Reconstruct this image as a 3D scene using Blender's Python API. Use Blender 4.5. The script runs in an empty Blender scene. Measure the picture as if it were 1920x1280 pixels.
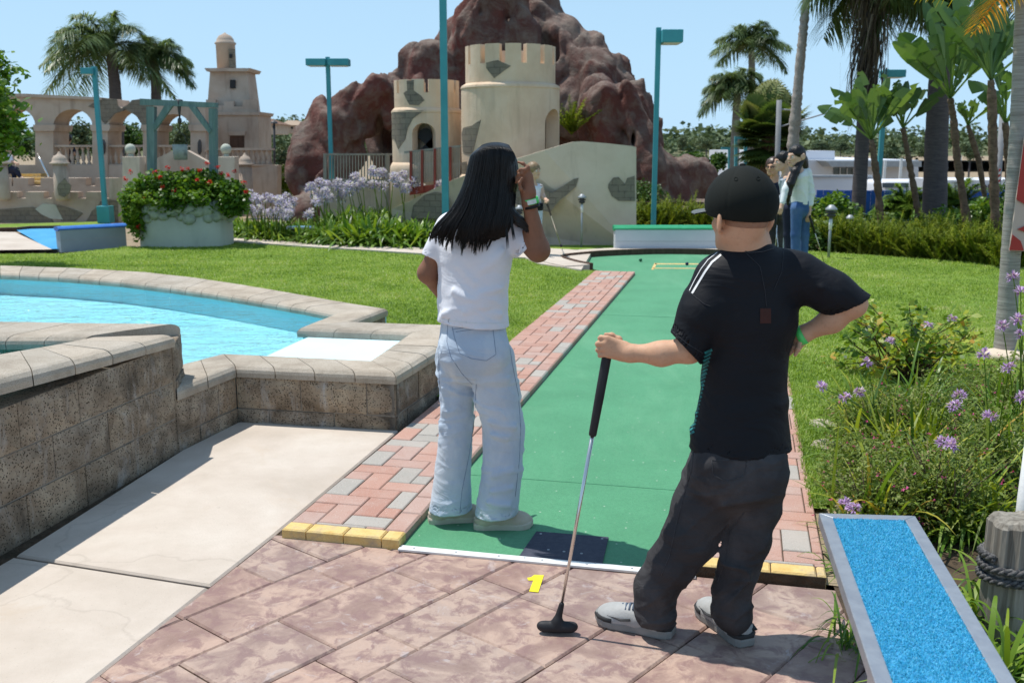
import bpy, bmesh, math, random
import numpy as np
from mathutils import Vector, Matrix
from mathutils.geometry import tessellate_polygon

sc = bpy.context.scene
COL = sc.collection
R = math.radians
# ---------------------------------------------------------------- camera
FPX, PITCH, H = 1870.0, math.atan(366 / 1870.0), 1.55
cam = bpy.data.cameras.new('camera'); camo = bpy.data.objects.new('camera', cam); COL.objects.link(camo)
cam.sensor_width = 36; cam.lens = 36 * FPX / 1920; cam.clip_start = .05; cam.clip_end = 3000
camo.location = (0, 0, H); camo.rotation_euler = (math.pi / 2 - PITCH, 0, 0)
cam.dof.use_dof = True; cam.dof.focus_distance = 3.7; cam.dof.aperture_fstop = 6.3
sc.camera = camo
# ---------------------------------------------------------------- world, sun, exposure
SUN_EL = R(68.5); SUN_DIR = Vector((-.50, .29)).normalized()
world = bpy.data.worlds.new('World'); sc.world = world; world.use_nodes = True
wn = world.node_tree; wn.nodes.clear()
sky = wn.nodes.new('ShaderNodeTexSky'); sky.sky_type = 'NISHITA'; sky.sun_disc = False
sky.sun_elevation = SUN_EL; sky.sun_rotation = math.atan2(SUN_DIR.x, SUN_DIR.y)
sky.air_density = 1.0; sky.dust_density = .3; sky.ozone_density = 1.6; sky.altitude = 50
bg = wn.nodes.new('ShaderNodeBackground'); bg.inputs['Strength'].default_value = .095
wo = wn.nodes.new('ShaderNodeOutputWorld')
stc = wn.nodes.new('ShaderNodeTexCoord'); sx = wn.nodes.new('ShaderNodeSeparateXYZ'); wn.links.new(stc.outputs['Generated'], sx.inputs[0])
srp = wn.nodes.new('ShaderNodeMapRange'); srp.inputs[1].default_value = 0; srp.inputs[2].default_value = .5; srp.inputs[3].default_value = .9; srp.inputs[4].default_value = .35; wn.links.new(sx.outputs[2], srp.inputs[0])
smx = wn.nodes.new('ShaderNodeMix'); smx.data_type = 'RGBA'; smx.inputs[7].default_value = (4.2, 6.6, 8.9, 1)
wn.links.new(srp.outputs[0], smx.inputs[0]); wn.links.new(sky.outputs[0], smx.inputs[6]); wn.links.new(smx.outputs[2], bg.inputs[0]); wn.links.new(bg.outputs[0], wo.inputs[0])
sl = bpy.data.lights.new('sun', 'SUN'); sl.energy = 3.8; sl.angle = R(.53); sl.color = (1, .965, .9)
so = bpy.data.objects.new('sun', sl); COL.objects.link(so)
sv = Vector((SUN_DIR.x * math.cos(SUN_EL), SUN_DIR.y * math.cos(SUN_EL), math.sin(SUN_EL)))
so.rotation_euler = sv.to_track_quat('Z', 'Y').to_euler()
sc.view_settings.view_transform = 'Standard'; sc.view_settings.look = 'None'
sc.view_settings.exposure = .32; sc.view_settings.gamma = 1
sc.render.film_transparent = False
try:
    sc.cycles.max_bounces = 7; sc.cycles.transparent_max_bounces = 12
    sc.cycles.use_denoising = True
    sc.cycles.caustics_reflective = False; sc.cycles.caustics_refractive = False
except Exception: pass

# ---------------------------------------------------------------- photo pixel -> place
CP, SP = math.cos(PITCH), math.sin(PITCH)
def ray(u, v):
    a = (u - 960) / FPX; b = -(v - 640) / FPX
    return Vector((a, CP + b * SP, -SP + b * CP))
def G(u, v, z=0.0):
    d = ray(u, v); t = (z - H) / d.z
    return Vector((d.x * t, d.y * t, z))
def W(u, v, Y):
    d = ray(u, v); t = Y / d.y
    return Vector((d.x * t, Y, H + d.z * t))
def ZY(v, Y): return W(960, v, Y).z

# ---------------------------------------------------------------- objects
def props(o, label=None, cat=None, group=None, kind=None):
    if label: o['label'] = label
    if cat: o['category'] = cat
    if group: o['group'] = group
    if kind: o['kind'] = kind
    return o
def top(name, label, cat, loc=(0, 0, 0), group=None):
    o = bpy.data.objects.new(name, None); COL.objects.link(o); o.location = loc
    o.empty_display_size = .1
    return props(o, label, cat, group)
def adopt(o, parent):
    if parent is not None:
        o.parent = parent
        m = Matrix.Identity(4); p = parent
        # all parents are un-rotated when adopting; offsets only
        loc = Vector((0, 0, 0))
        while p is not None and p.type == 'EMPTY':
            loc += p.location; p = p.parent
        if parent.type == 'EMPTY': o.matrix_parent_inverse = Matrix.Translation(-loc)
    return o
def obj(name, verts, faces, m=None, parent=None, smooth=False, tint=None):
    me = bpy.data.meshes.new(name)
    if isinstance(faces, np.ndarray):
        V = np.asarray(verts, dtype=np.float32).reshape(-1, 3); F = faces.astype(np.int32)
        k = F.shape[1]
        me.vertices.add(len(V)); me.vertices.foreach_set('co', V.ravel())
        me.loops.add(F.size); me.loops.foreach_set('vertex_index', F.ravel())
        me.polygons.add(len(F)); me.polygons.foreach_set('loop_start', np.arange(0, F.size, k, dtype=np.int32))
        try: me.polygons.foreach_set('loop_total', np.full(len(F), k, dtype=np.int32))
        except Exception: pass
        me.update(calc_edges=True)
    else:
        me.from_pydata([tuple(v) for v in verts], [], [tuple(f) for f in faces]); me.update()
    if tint is not None:
        at = me.attributes.new('tint', 'FLOAT', 'POINT'); at.data.foreach_set('value', np.asarray(tint, dtype=np.float32))
    if smooth: me.polygons.foreach_set('use_smooth', np.ones(len(me.polygons), dtype=bool))
    if m: me.materials.append(m)
    o = bpy.data.objects.new(name, me); COL.objects.link(o)
    return adopt(o, parent)
def dup(root, loc=None, rz=0.0, s=1.0, label=None, group=None):
    r = root.copy(); COL.objects.link(r)
    if loc is not None: r.location = loc
    r.rotation_euler = (0, 0, rz); r.scale = (s, s, s)
    if label: r['label'] = label
    if group: r['group'] = group
    for ch in list(root.children):
        c = ch.copy(); COL.objects.link(c); c.parent = r
        for g in list(ch.children):
            d = g.copy(); COL.objects.link(d); d.parent = c
    return r

# ---------------------------------------------------------------- mesh builder
class MB:
    def __init__(s): s.v = []; s.f = []; s.t = []
    def add(s, vs, fs, tint=0.5):
        b = len(s.v); s.v += [tuple(v) for v in vs]; s.f += [tuple(i + b for i in f) for f in fs]; s.t += [tint] * len(vs); return s
    def box(s, c, size, rz=0, bev=0, tint=.5, M=None):
        bm = bmesh.new(); bmesh.ops.create_cube(bm, size=1)
        bmesh.ops.scale(bm, vec=size, verts=bm.verts)
        if bev: bmesh.ops.bevel(bm, geom=bm.edges[:] , offset=bev, segments=2, profile=.5, affect='EDGES')
        T = Matrix.Translation(c) @ Matrix.Rotation(rz, 4, 'Z')
        if M is not None: T = M @ T
        return s.bm(bm, T, tint)
    def bm(s, bm, T=None, tint=.5):
        bm.verts.index_update()
        vs = [(T @ v.co) if T is not None else v.co.copy() for v in bm.verts]
        s.add(vs, [[v.index for v in f.verts] for f in bm.faces], tint); bm.free(); return s
    def tube(s, pts, rads, n=10, caps=True, tint=.5, flat=1.0):
        pts = [Vector(p) for p in pts]
        if not hasattr(rads, '__len__'): rads = [rads] * len(pts)
        vs = []; fs = []
        up = Vector((0, 0, 1))
        d0 = (pts[1] - pts[0]).normalized()
        x = d0.orthogonal().normalized() if abs(d0.z) > .9 else d0.cross(up).normalized()
        for i, p in enumerate(pts):
            d = (pts[min(i + 1, len(pts) - 1)] - pts[max(i - 1, 0)])
            if d.length < 1e-9: d = d0
            d.normalize(); x = (x - d * x.dot(d)).normalized(); y = d.cross(x)
            for k in range(n):
                a = 2 * math.pi * k / n
                vs.append(p + (x * math.cos(a) + y * math.sin(a) * flat) * rads[i])
        for i in range(len(pts) - 1):
            for k in range(n):
                fs.append((i * n + k, i * n + (k + 1) % n, (i + 1) * n + (k + 1) % n, (i + 1) * n + k))
        if caps:
            fs.append(tuple(range(n))[::-1]); fs.append(tuple(range((len(pts) - 1) * n, len(pts) * n)))
        return s.add(vs, fs, tint)
    def lathe(s, c, prof, n=16, tint=.5):
        c = Vector(c); vs = []; fs = []
        for r, z in prof:
            for k in range(n):
                a = 2 * math.pi * k / n; vs.append(c + Vector((r * math.cos(a), r * math.sin(a), z)))
        for i in range(len(prof) - 1):
            for k in range(n):
                fs.append((i * n + k, i * n + (k + 1) % n, (i + 1) * n + (k + 1) % n, (i + 1) * n + k))
        fs.append(tuple(range(n))[::-1]); fs.append(tuple(range((len(prof) - 1) * n, len(prof) * n)))
        return s.add(vs, fs, tint)
    def prism(s, poly, z0, z1, tint=.5):
        n = len(poly); a = sum(poly[i][0] * poly[(i + 1) % n][1] - poly[(i + 1) % n][0] * poly[i][1] for i in range(n))
        if a < 0: poly = poly[::-1]
        vs = [(p[0], p[1], z0) for p in poly] + [(p[0], p[1], z1) for p in poly]
        fs = [tuple(range(n))[::-1], tuple(range(n, 2 * n))] + [(i, (i + 1) % n, n + (i + 1) % n, n + i) for i in range(n)]
        return s.add(vs, fs, tint)
    def out(s, name, m, parent=None, smooth=False, tint=True):
        return obj(name, s.v, s.f, m, parent, smooth, s.t if tint else None)
def bevel_mod(o, w=.01, seg=2):
    b = o.modifiers.new('bevel', 'BEVEL'); b.width = w; b.segments = seg; b.limit_method = 'ANGLE'; b.angle_limit = R(40); return o
def sphere_mb(c, r, seg=12, mb=None, sc3=(1, 1, 1), tint=.5):
    mb = mb or MB(); bm = bmesh.new(); bmesh.ops.create_uvsphere(bm, u_segments=seg, v_segments=max(6, seg * 2 // 3), radius=r)
    return mb.bm(bm, Matrix.Translation(c) @ Matrix.Diagonal((*sc3, 1)), tint)

def extrude_shape(polys, thick, mapf):
    """2-D outline with holes (even-odd) turned into a solid; mapf(x, z, y) places it."""
    cu = bpy.data.curves.new('t', 'CURVE'); cu.dimensions = '2D'; cu.fill_mode = 'BOTH'; cu.extrude = thick / 2
    for p in polys:
        sp = cu.splines.new('POLY'); sp.points.add(len(p) - 1)
        for i, (x, y) in enumerate(p): sp.points[i].co = (x, y, 0, 1)
        sp.use_cyclic_u = True
    o = bpy.data.objects.new('t', cu); COL.objects.link(o)
    dg = bpy.context.evaluated_depsgraph_get(); me = bpy.data.meshes.new_from_object(o.evaluated_get(dg))
    bpy.data.objects.remove(o)
    vs = [mapf(v.co.x, v.co.y, v.co.z) for v in me.vertices]; fs = [tuple(p.vertices) for p in me.polygons]
    bpy.data.meshes.remove(me); bpy.data.curves.remove(cu)
    return vs, fs
def arc(cx, cy, r, a0, a1, n, ry=None):
    ry = ry or r
    return [(cx + r * math.cos(R(a0 + (a1 - a0) * i / n)), cy + ry * math.sin(R(a0 + (a1 - a0) * i / n))) for i in range(n + 1)]

# ---------------------------------------------------------------- noise + SDF surfaces
def _h(i, j, k):
    n = (i * 374761393 + j * 668265263 + k * 2147483647 * 3 + 1013904223) & 0xffffffff
    n = ((n ^ (n >> 13)) * 1274126177) & 0xffffffff
    return ((n ^ (n >> 16)) & 0xffff).astype(np.float32) / 32767.5 - 1
def vnoise(P):
    P = np.asarray(P, dtype=np.float32); I = np.floor(P).astype(np.int64); f = (P - I).astype(np.float32); f = f * f * (3 - 2 * f)
    r = 0
    for a in (0, 1):
        wa = f[..., 0] if a else 1 - f[..., 0]
        for b in (0, 1):
            wb = f[..., 1] if b else 1 - f[..., 1]
            for c in (0, 1):
                wc = f[..., 2] if c else 1 - f[..., 2]
                r = r + wa * wb * wc * _h(I[..., 0] + a, I[..., 1] + b, I[..., 2] + c)
    return r
def fbm(P, o=3):
    r = 0; a = 1
    for i in range(o): r = r + a * vnoise(P * (2 ** i) + i * 17.3); a *= .5
    return r
def A(v): return np.array(v, dtype=np.float32)
def rc(P, a, b, ra, rb, sq=None):
    a = A(a); b = A(b); Q = P
    ab = b - a; L2 = max(float(ab @ ab), 1e-9)
    t = np.clip(((P - a) @ ab) / L2, 0, 1)[:, None]
    D = P - a - t * ab
    if sq is not None:
        dv, k = A(sq[0]), sq[1]; dv = dv / np.linalg.norm(dv)
        D = D + ((k - 1) * (D @ dv))[:, None] * dv
    return np.linalg.norm(D, axis=1) - (ra + (rb - ra) * t[:, 0])
def ell(P, c, r, M=None):
    Q = P - A(c)
    if M is not None: Q = Q @ np.array(M, dtype=np.float32)   # columns = axes
    r = A(r); k0 = np.linalg.norm(Q / r, axis=1); k1 = np.linalg.norm(Q / (r * r), axis=1) + 1e-9
    return k0 * (k0 - 1) / k1
def smin(a, b, k):
    h = np.clip(.5 + .5 * (b - a) / k, 0, 1); return b + (a - b) * h - k * h * (1 - h)
def smax(a, b, k): return -smin(-a, -b, k)
def half(P, p, n):
    n = A(n); n = n / np.linalg.norm(n); return (P - A(p)) @ n
def sdf_mesh(fn, lo, hi, h, slack=.02):
    lo = A(lo); hi = A(hi); n = np.maximum(np.ceil((hi - lo) / h).astype(int) + 1, 3)
    ax = [lo[i] + h * np.arange(n[i], dtype=np.float32) for i in range(3)]
    B = 8; nb = (n + B - 1) // B; bc = np.stack(np.meshgrid(*[np.arange(q) for q in nb], indexing='ij'), -1).reshape(-1, 3)
    cen = (lo + (bc * B + (B - 1) / 2) * h).astype(np.float32); dc = fn(cen); rad = B * h * .87
    Dp = np.empty(nb * B, dtype=np.float32); Db = Dp.reshape(nb[0], B, nb[1], B, nb[2], B)
    Db[:] = dc.reshape(nb)[:, None, :, None, :, None]
    act_ = bc[np.abs(dc) < rad * 1.9 + slack]
    loc = np.stack(np.meshgrid(np.arange(B), np.arange(B), np.arange(B), indexing='ij'), -1).reshape(-1, 3)
    for s in range(0, len(act_), 800):
        b = act_[s:s + 800]; P = (lo + ((b[:, None, :] * B + loc[None]) * h)).reshape(-1, 3).astype(np.float32)
        v = fn(P).reshape(len(b), B, B, B); Db[b[:, 0], :, b[:, 1], :, b[:, 2], :] = v
    D = np.ascontiguousarray(Dp[:n[0], :n[1], :n[2]])
    D[0] = D[-1] = 1; D[:, 0] = D[:, -1] = 1; D[:, :, 0] = D[:, :, -1] = 1
    S = D < 0; nx, ny, nz = n
    acc = np.zeros((nx - 1, ny - 1, nz - 1, 3), np.float32); cnt = np.zeros((nx - 1, ny - 1, nz - 1), np.float32)
    for axis in range(3):
        o = [i for i in range(3) if i != axis]
        for a in (0, 1):
            for b in (0, 1):
                sl0 = [slice(None)] * 3; sl1 = [slice(None)] * 3
                sl0[axis] = slice(0, n[axis] - 1); sl1[axis] = slice(1, n[axis])
                for q, w in zip(o, (a, b)):
                    sl0[q] = slice(w, n[q] - 1 + w); sl1[q] = slice(w, n[q] - 1 + w)
                d0 = D[tuple(sl0)]; d1 = D[tuple(sl1)]; m = (d0 < 0) != (d1 < 0)
                t = np.where(m, d0 / np.where(m, d0 - d1, 1), 0)
                acc[..., axis] += t * m; acc[..., o[0]] += a * m; acc[..., o[1]] += b * m; cnt += m
    act = cnt > 0; idx = -np.ones(act.shape, np.int64); idx[act] = np.arange(act.sum())
    C = np.argwhere(act).astype(np.float32); V = lo + h * (C + acc[act] / cnt[act][:, None])
    F = []
    for axis in range(3):
        o = [i for i in range(3) if i != axis]
        s0 = [slice(1, -1)] * 3; s1 = [slice(1, -1)] * 3
        s0[axis] = slice(0, n[axis] - 1); s1[axis] = slice(1, n[axis])
        a0 = S[tuple(s0)]; a1 = S[tuple(s1)]; m = a0 != a1
        I = np.argwhere(m); 
        if not len(I): continue
        flip = a0[m]
        base = I.copy(); base[:, o[0]] += 1; base[:, o[1]] += 1
        q = []
        for (da, db) in ((1, 1), (0, 1), (0, 0), (1, 0)):
            c = base.copy(); c[:, o[0]] -= da; c[:, o[1]] -= db
            q.append(idx[c[:, 0], c[:, 1], c[:, 2]])
        q = np.stack(q, 1)
        fl = flip if axis != 1 else ~flip
        q[~fl] = q[~fl][:, ::-1]
        F.append(q)
    F = np.concatenate(F); return V, F
def sdf_obj(name, fn, lo, hi, h, m, parent=None, slack=.02):
    V, F = sdf_mesh(fn, lo, hi, h, slack)
    return obj(name, V, F, m, parent, smooth=True)

# ---------------------------------------------------------------- leaves and blades
class Soup:
    """Many small strips gathered into one mesh."""
    def __init__(s): s.V = []; s.F = []; s.T = []; s.n = 0
    def strips(s, S, tint):                      # S (n, k, 2, 3)
        n, k = S.shape[:2]; V = S.reshape(-1, 3)
        b = s.n + (np.arange(n) * k * 2)[:, None] + (np.arange(k - 1) * 2)[None, :]
        F = np.stack([b, b + 1, b + 3, b + 2], -1).reshape(-1, 4)
        s.V.append(V); s.F.append(F); s.T.append(np.repeat(np.broadcast_to(tint, (n,)), k * 2)); s.n += len(V)
    def quads(s, Q, tint):                       # Q (n,4,3)
        n = len(Q); b = s.n + np.arange(n)[:, None] * 4
        s.V.append(Q.reshape(-1, 3)); s.F.append(b + np.arange(4)[None, :]); s.T.append(np.repeat(np.broadcast_to(tint, (n,)), 4)); s.n += n * 4
    def out(s, name, m, parent=None, smooth=False):
        return obj(name, np.concatenate(s.V), np.concatenate(s.F), m, parent, smooth, np.concatenate(s.T))
def nrm(v): return v / (np.linalg.norm(v, axis=-1, keepdims=True) + 1e-9)
def blades(base, d, L, Wd, bend, segs=3, prof=None, side=None, gdir=(0, 0, -1), fold=0.0):
    n = len(base); t = np.linspace(0, 1, segs + 1)
    L = np.broadcast_to(L, (n,)); Wd = np.broadcast_to(Wd, (n,)); bend = np.broadcast_to(bend, (n,))
    d = nrm(np.asarray(d, float))
    p = base[:, None, :] + d[:, None, :] * (L[:, None] * t)[..., None] + np.array(gdir, float) * (bend * L)[:, None, None] * (t ** 2)[None, :, None]
    if side is None: side = nrm(np.cross(d, np.array([0, 0, 1.]) + 1e-3))
    w = np.array([prof(x) for x in t]) if prof else np.sqrt(np.clip(1 - t ** 2, .0, 1)) * .5 + .02
    off = side[:, None, :] * (Wd[:, None] * w[None, :])[..., None]
    return np.stack([p - off, p + off], 2)
rng = np.random.default_rng(7)
def leaf_prof(x): return .5 * math.sin(math.pi * min(1, .06 + x * .94)) ** .8 + .01
def rdirs(n, zmin=-1, zmax=1, r=None):
    r = r or rng; z = r.uniform(zmin, zmax, n); a = r.uniform(0, 2 * np.pi, n); q = np.sqrt(np.clip(1 - z * z, 0, 1))
    return np.stack([q * np.cos(a), q * np.sin(a), z], 1)
def leaves(soup, C, size, tint, up=.5, aspect=.5, r=None, segs=2):
    """leaf-shaped strips at points C with random facing"""
    r = r or rng; n = len(C); d = nrm(rdirs(n, -.6, .9, r)); nn = nrm(rdirs(n, -.2, 1, r) + np.array([0, 0, up]))
    side = nrm(np.cross(d, nn)); sz = size * r.uniform(.6, 1.25, n)
    soup.strips(blades(C, d, sz, sz * aspect, .15, segs, leaf_prof, side), tint)
# ---------------------------------------------------------------- materials
MATS = {}
class NT:
    def __init__(s, name):
        s.m = bpy.data.materials.new(name); s.m.use_nodes = True; s.t = s.m.node_tree; s.b = s.t.nodes['Principled BSDF']; s.out = s.t.nodes['Material Output']
        s.tc = s.t.nodes.new('ShaderNodeTexCoord')
    def n(s, ty, **k):
        x = s.t.nodes.new(ty)
        for a, b in k.items():
            if isinstance(b, tuple) and a.startswith('i_'): x.inputs[a[2:].replace('_', ' ')].default_value = b
            elif a.startswith('i_'): x.inputs[a[2:].replace('_', ' ')].default_value = b
            else: setattr(x, a, b)
        return x
    def l(s, a, b): s.t.links.new(a, b)
    def noise(s, scale, detail=4, rough=.55, dist=0, vec=None):
        x = s.n('ShaderNodeTexNoise'); x.inputs['Scale'].default_value = scale; x.inputs['Detail'].default_value = detail
        x.inputs['Roughness'].default_value = rough; x.inputs['Distortion'].default_value = dist
        s.l(vec or s.tc.outputs['Object'], x.inputs['Vector']); return x.outputs['Fac']
    def scaled(s, sx, sy, sz, rot=(0, 0, 0)):
        x = s.n('ShaderNodeMapping'); x.inputs['Scale'].default_value = (sx, sy, sz); x.inputs['Rotation'].default_value = rot
        s.l(s.tc.outputs['Object'], x.inputs['Vector']); return x.outputs[0]
    def ramp(s, fac, stops):
        x = s.n('ShaderNodeValToRGB'); e = x.color_ramp.elements
        while len(e) < len(stops): e.new(.5)
        for q, (p, c) in zip(e, stops): q.position = p; q.color = (*c, 1) if len(c) == 3 else c
        s.l(fac, x.inputs[0]); return x.outputs[0]
    def mix(s, f, a, b, mode='MIX'):
        x = s.n('ShaderNodeMix', data_type='RGBA', blend_type=mode)
        for sock, val in ((0, f), (6, a), (7, b)):
            if hasattr(val, 'is_linked') or hasattr(val, 'links'): s.l(val, x.inputs[sock])
            else: x.inputs[sock].default_value = (*val, 1) if isinstance(val, tuple) else val
        return x.outputs[2]
    def attr(s, name='tint'):
        x = s.n('ShaderNodeAttribute', attribute_name=name); return x.outputs['Fac']
    def bump(s, h, strength=.3, dist=.01):
        x = s.n('ShaderNodeBump'); x.inputs['Strength'].default_value = strength; x.inputs['Distance'].default_value = dist
        s.l(h, x.inputs['Height'])
        if s.b.inputs['Normal'].is_linked:
            s.l(s.b.inputs['Normal'].links[0].from_socket, x.inputs['Normal'])
        s.l(x.outputs[0], s.b.inputs['Normal'])
    def fin(s, col, rough=.8, spec=.3, metal=0):
        if hasattr(col, 'links'): s.l(col, s.b.inputs['Base Color'])
        else: s.b.inputs['Base Color'].default_value = (*col, 1)
        s.b.inputs['Roughness'].default_value = rough; s.b.inputs['Specular IOR Level'].default_value = spec; s.b.inputs['Metallic'].default_value = metal
        MATS[s.m.name] = s.m; return s.m
def M2(name, c1, c2=None, scale=6, rough=.8, bump=0, bs=60, spec=.3, metal=0, detail=5, c3=None, bd=.01):
    t = NT(name); c2 = c2 or tuple(x * .8 for x in c1)
    stops = [(.35, c1), (.65, c2)] if not c3 else [(.3, c1), (.5, c2), (.68, c3)]
    col = t.ramp(t.noise(scale, detail), stops)
    if bump: t.bump(t.noise(bs, 4), bump, bd)
    return t.fin(col, rough, spec, metal)
def leafmat(name, stops, rough=.55, trans=.25, spec=.35):
    """leaf colour varies from leaf to leaf by the 'tint' attribute; some light passes through"""
    t = NT(name); col = t.ramp(t.attr(), stops); m = t.fin(col, rough, spec)
    tr = t.n('ShaderNodeBsdfTranslucent'); mx = t.n('ShaderNodeMixShader'); mx.inputs[0].default_value = trans
    c2 = t.mix(1.0, col, (1.25, 1.25, .55), 'MULTIPLY'); t.l(c2, tr.inputs[0])
    t.l(t.b.outputs[0], mx.inputs[1]); t.l(tr.outputs[0], mx.inputs[2]); t.l(mx.outputs[0], t.out.inputs['Surface'])
    return m

# --- paving and ground
def m_concrete():
    t = NT('path_concrete'); a = t.noise(1.6, 6, .6, .4); b = t.noise(9, 6, .7)
    c = t.ramp(a, [(.3, (.46, .39, .325)), (.52, (.56, .485, .415)), (.72, (.61, .545, .475))])
    c = t.mix(t.ramp(b, [(.35, (.25,) * 3), (.62, (0,) * 3)]), c, (.43, .37, .30))
    sp = t.noise(120, 2); c = t.mix(t.ramp(sp, [(.28, (.55,) * 3), (.34, (0,) * 3)]), c, (.33, .29, .24))
    st_ = t.noise(2.7, 7, .7, .8); c = t.mix(t.ramp(st_, [(.56, (0,) * 3), (.72, (.45,) * 3)]), c, (.50, .40, .30))
    dn = t.n('ShaderNodeTexNoise'); dn.inputs['Scale'].default_value = 2.2; dn.inputs['Detail'].default_value = 6; t.l(t.tc.outputs['Object'], dn.inputs['Vector'])
    vm = t.n('ShaderNodeVectorMath', operation='MULTIPLY_ADD'); t.l(dn.outputs['Color'], vm.inputs[0]); vm.inputs[1].default_value = (.5, .5, .5); t.l(t.tc.outputs['Object'], vm.inputs[2])
    vo_ = t.n('ShaderNodeTexVoronoi', feature='DISTANCE_TO_EDGE'); vo_.inputs['Scale'].default_value = .42; t.l(vm.outputs[0], vo_.inputs['Vector'])
    ck = t.ramp(vo_.outputs['Distance'], [(.0004, (.16,) * 3), (.0012, (0,) * 3)]); c = t.mix(ck, c, (.16, .13, .10))
    bl_ = t.noise(26, 4, .6); c = t.mix(t.ramp(bl_, [(.24, (.6,) * 3), (.30, (0,) * 3)]), c, (.36, .31, .25))
    t.bump(t.noise(90, 5), .25, .004); t.bump(b, .15, .01)
    return t.fin(c, .85, .25)
def m_stamped():
    t = NT('stamped_paving'); a = t.noise(4.2, 7, .62, .9); b = t.noise(15, 6, .65, .5); w = t.noise(6.5, 8, .72, 1.6)
    c = t.ramp(a, [(.34, (.245, .17, .145)), (.46, (.31, .225, .19)), (.56, (.425, .32, .26)), (.70, (.36, .28, .24))])
    c = t.mix(t.ramp(b, [(.48, (0,) * 3), (.60, (.85,) * 3)]), c, (.23, .15, .14))
    c = t.mix(t.ramp(w, [(.58, (0,) * 3), (.68, (.6,) * 3)]), c, (.46, .43, .43))
    c = t.mix(t.attr(), c, t.mix(1.0, c, (1.12, 1.0, .95), 'MULTIPLY'))
    t.bump(b, .45, .012); t.bump(t.noise(60, 5), .3, .004)
    return t.fin(c, .6, .38)
def m_brick():
    t = NT('paver_brick'); f = t.attr()
    c = t.ramp(f, [(0.0, (.40, .215, .165)), (.3, (.46, .265, .205)), (.62, (.41, .255, .21)), (.72, (.44, .31, .265)), (.80, (.34, .315, .28)), (1, (.40, .37, .33))])
    t.b  # speckle of the aggregate
    sp = t.noise(230, 2, .5); c = t.mix(t.ramp(sp, [(.62, (0,) * 3), (.70, (.7,) * 3)]), c, (.62, .55, .50))
    s2 = t.noise(170, 2, .5); c = t.mix(t.ramp(s2, [(.30, (.6,) * 3), (.38, (0,) * 3)]), c, (.24, .14, .11))
    d = t.noise(5, 5, .6); c = t.mix(t.ramp(d, [(.45, (0,) * 3), (.7, (.35,) * 3)]), c, (.50, .42, .37))
    t.bump(t.noise(200, 3), .4, .003)
    return t.fin(c, .85, .25)
def m_carpet(name, c1, c2, c3):
    t = NT(name); a = t.noise(2.0, 5, .6, .3); f = t.noise(450, 2, .6); g = t.noise(60, 4, .6)
    c = t.ramp(a, [(.3, c1), (.6, c2)]); c = t.mix(t.ramp(f, [(.4, (.8,) * 3), (.56, (0,) * 3)]), c, c3)
    c = t.mix(t.ramp(g, [(.35, (.35,) * 3), (.55, (0,) * 3)]), c, c3)
    v = t.n('ShaderNodeTexVoronoi'); v.inputs['Scale'].default_value = 14; t.l(t.tc.outputs['Object'], v.inputs['Vector'])
    c = t.mix(t.ramp(v.outputs['Distance'], [(.045, (.7,) * 3), (.07, (0,) * 3)]), c, (.62, .66, .56))
    wp = t.noise(.8, 6, .7, 1.0, t.scaled(2.2, .5, 1)); c = t.mix(t.ramp(wp, [(.50, (0,) * 3), (.72, (.30,) * 3)]), c, (.19, .42, .24) if c1[1] < .3 else (.16, .50, .76))
    t.b.inputs['Sheen Weight'].default_value = .15; t.b.inputs['Sheen Roughness'].default_value = .6
    t.bump(f, .6, .004); return t.fin(c, .9, .2)
def m_block():
    t = NT('splitface_block')
    v = t.n('ShaderNodeTexVoronoi'); v.inputs['Scale'].default_value = 95; t.l(t.tc.outputs['Object'], v.inputs['Vector'])
    v2 = t.noise(130, 3, .6); a = t.noise(5.5, 6, .65, .5); big = t.noise(1.7, 5)
    c = t.ramp(a, [(.3, (.11, .09, .07)), (.48, (.235, .19, .145)), (.72, (.40, .345, .27))])
    c = t.mix(t.attr(), c, t.mix(1.0, c, (1.3, 1.2, 1.08), 'MULTIPLY'))
    hole = t.ramp(v.outputs['Distance'], [(.24, (1,) * 3), (.40, (0,) * 3)])
    pick = t.ramp(t.noise(48, 3), [(.40, (0,) * 3), (.46, (1,) * 3)])
    hm = t.mix(1.0, hole, pick, 'MULTIPLY'); c = t.mix(hm, c, (.035, .025, .018))
    # white lime bloom running down
    w = t.noise(3.2, 7, .75, .6, t.scaled(2.4, 2.4, .55)); c = t.mix(t.ramp(w, [(.54, (0,) * 3), (.72, (.75,) * 3)]), c, (.52, .50, .47))
    c = t.mix(t.ramp(big, [(.5, (0,) * 3), (.68, (.45,) * 3)]), c, (.10, .075, .05))
    t.bump(t.mix(1.0, hole, pick, 'MULTIPLY'), -.9, .006); t.bump(v2, .5, .006); t.bump(t.noise(20, 5), .5, .02)
    return t.fin(c, .92, .15)
def m_coping():
    t = NT('coping_stone'); a = t.noise(4, 6, .65); f = t.noise(260, 2, .6)
    c = t.ramp(a, [(.3, (.30, .255, .205)), (.5, (.42, .37, .305)), (.7, (.50, .45, .385))])
    c = t.mix(t.ramp(f, [(.38, (.6,) * 3), (.5, (0,) * 3)]), c, (.19, .155, .12))
    c = t.mix(t.attr(), c, t.mix(1.0, c, (1.16, 1.12, 1.08), 'MULTIPLY'))
    t.bump(f, .7, .004); t.bump(t.noise(30, 4), .35, .01); return t.fin(c, .9, .2)
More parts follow.
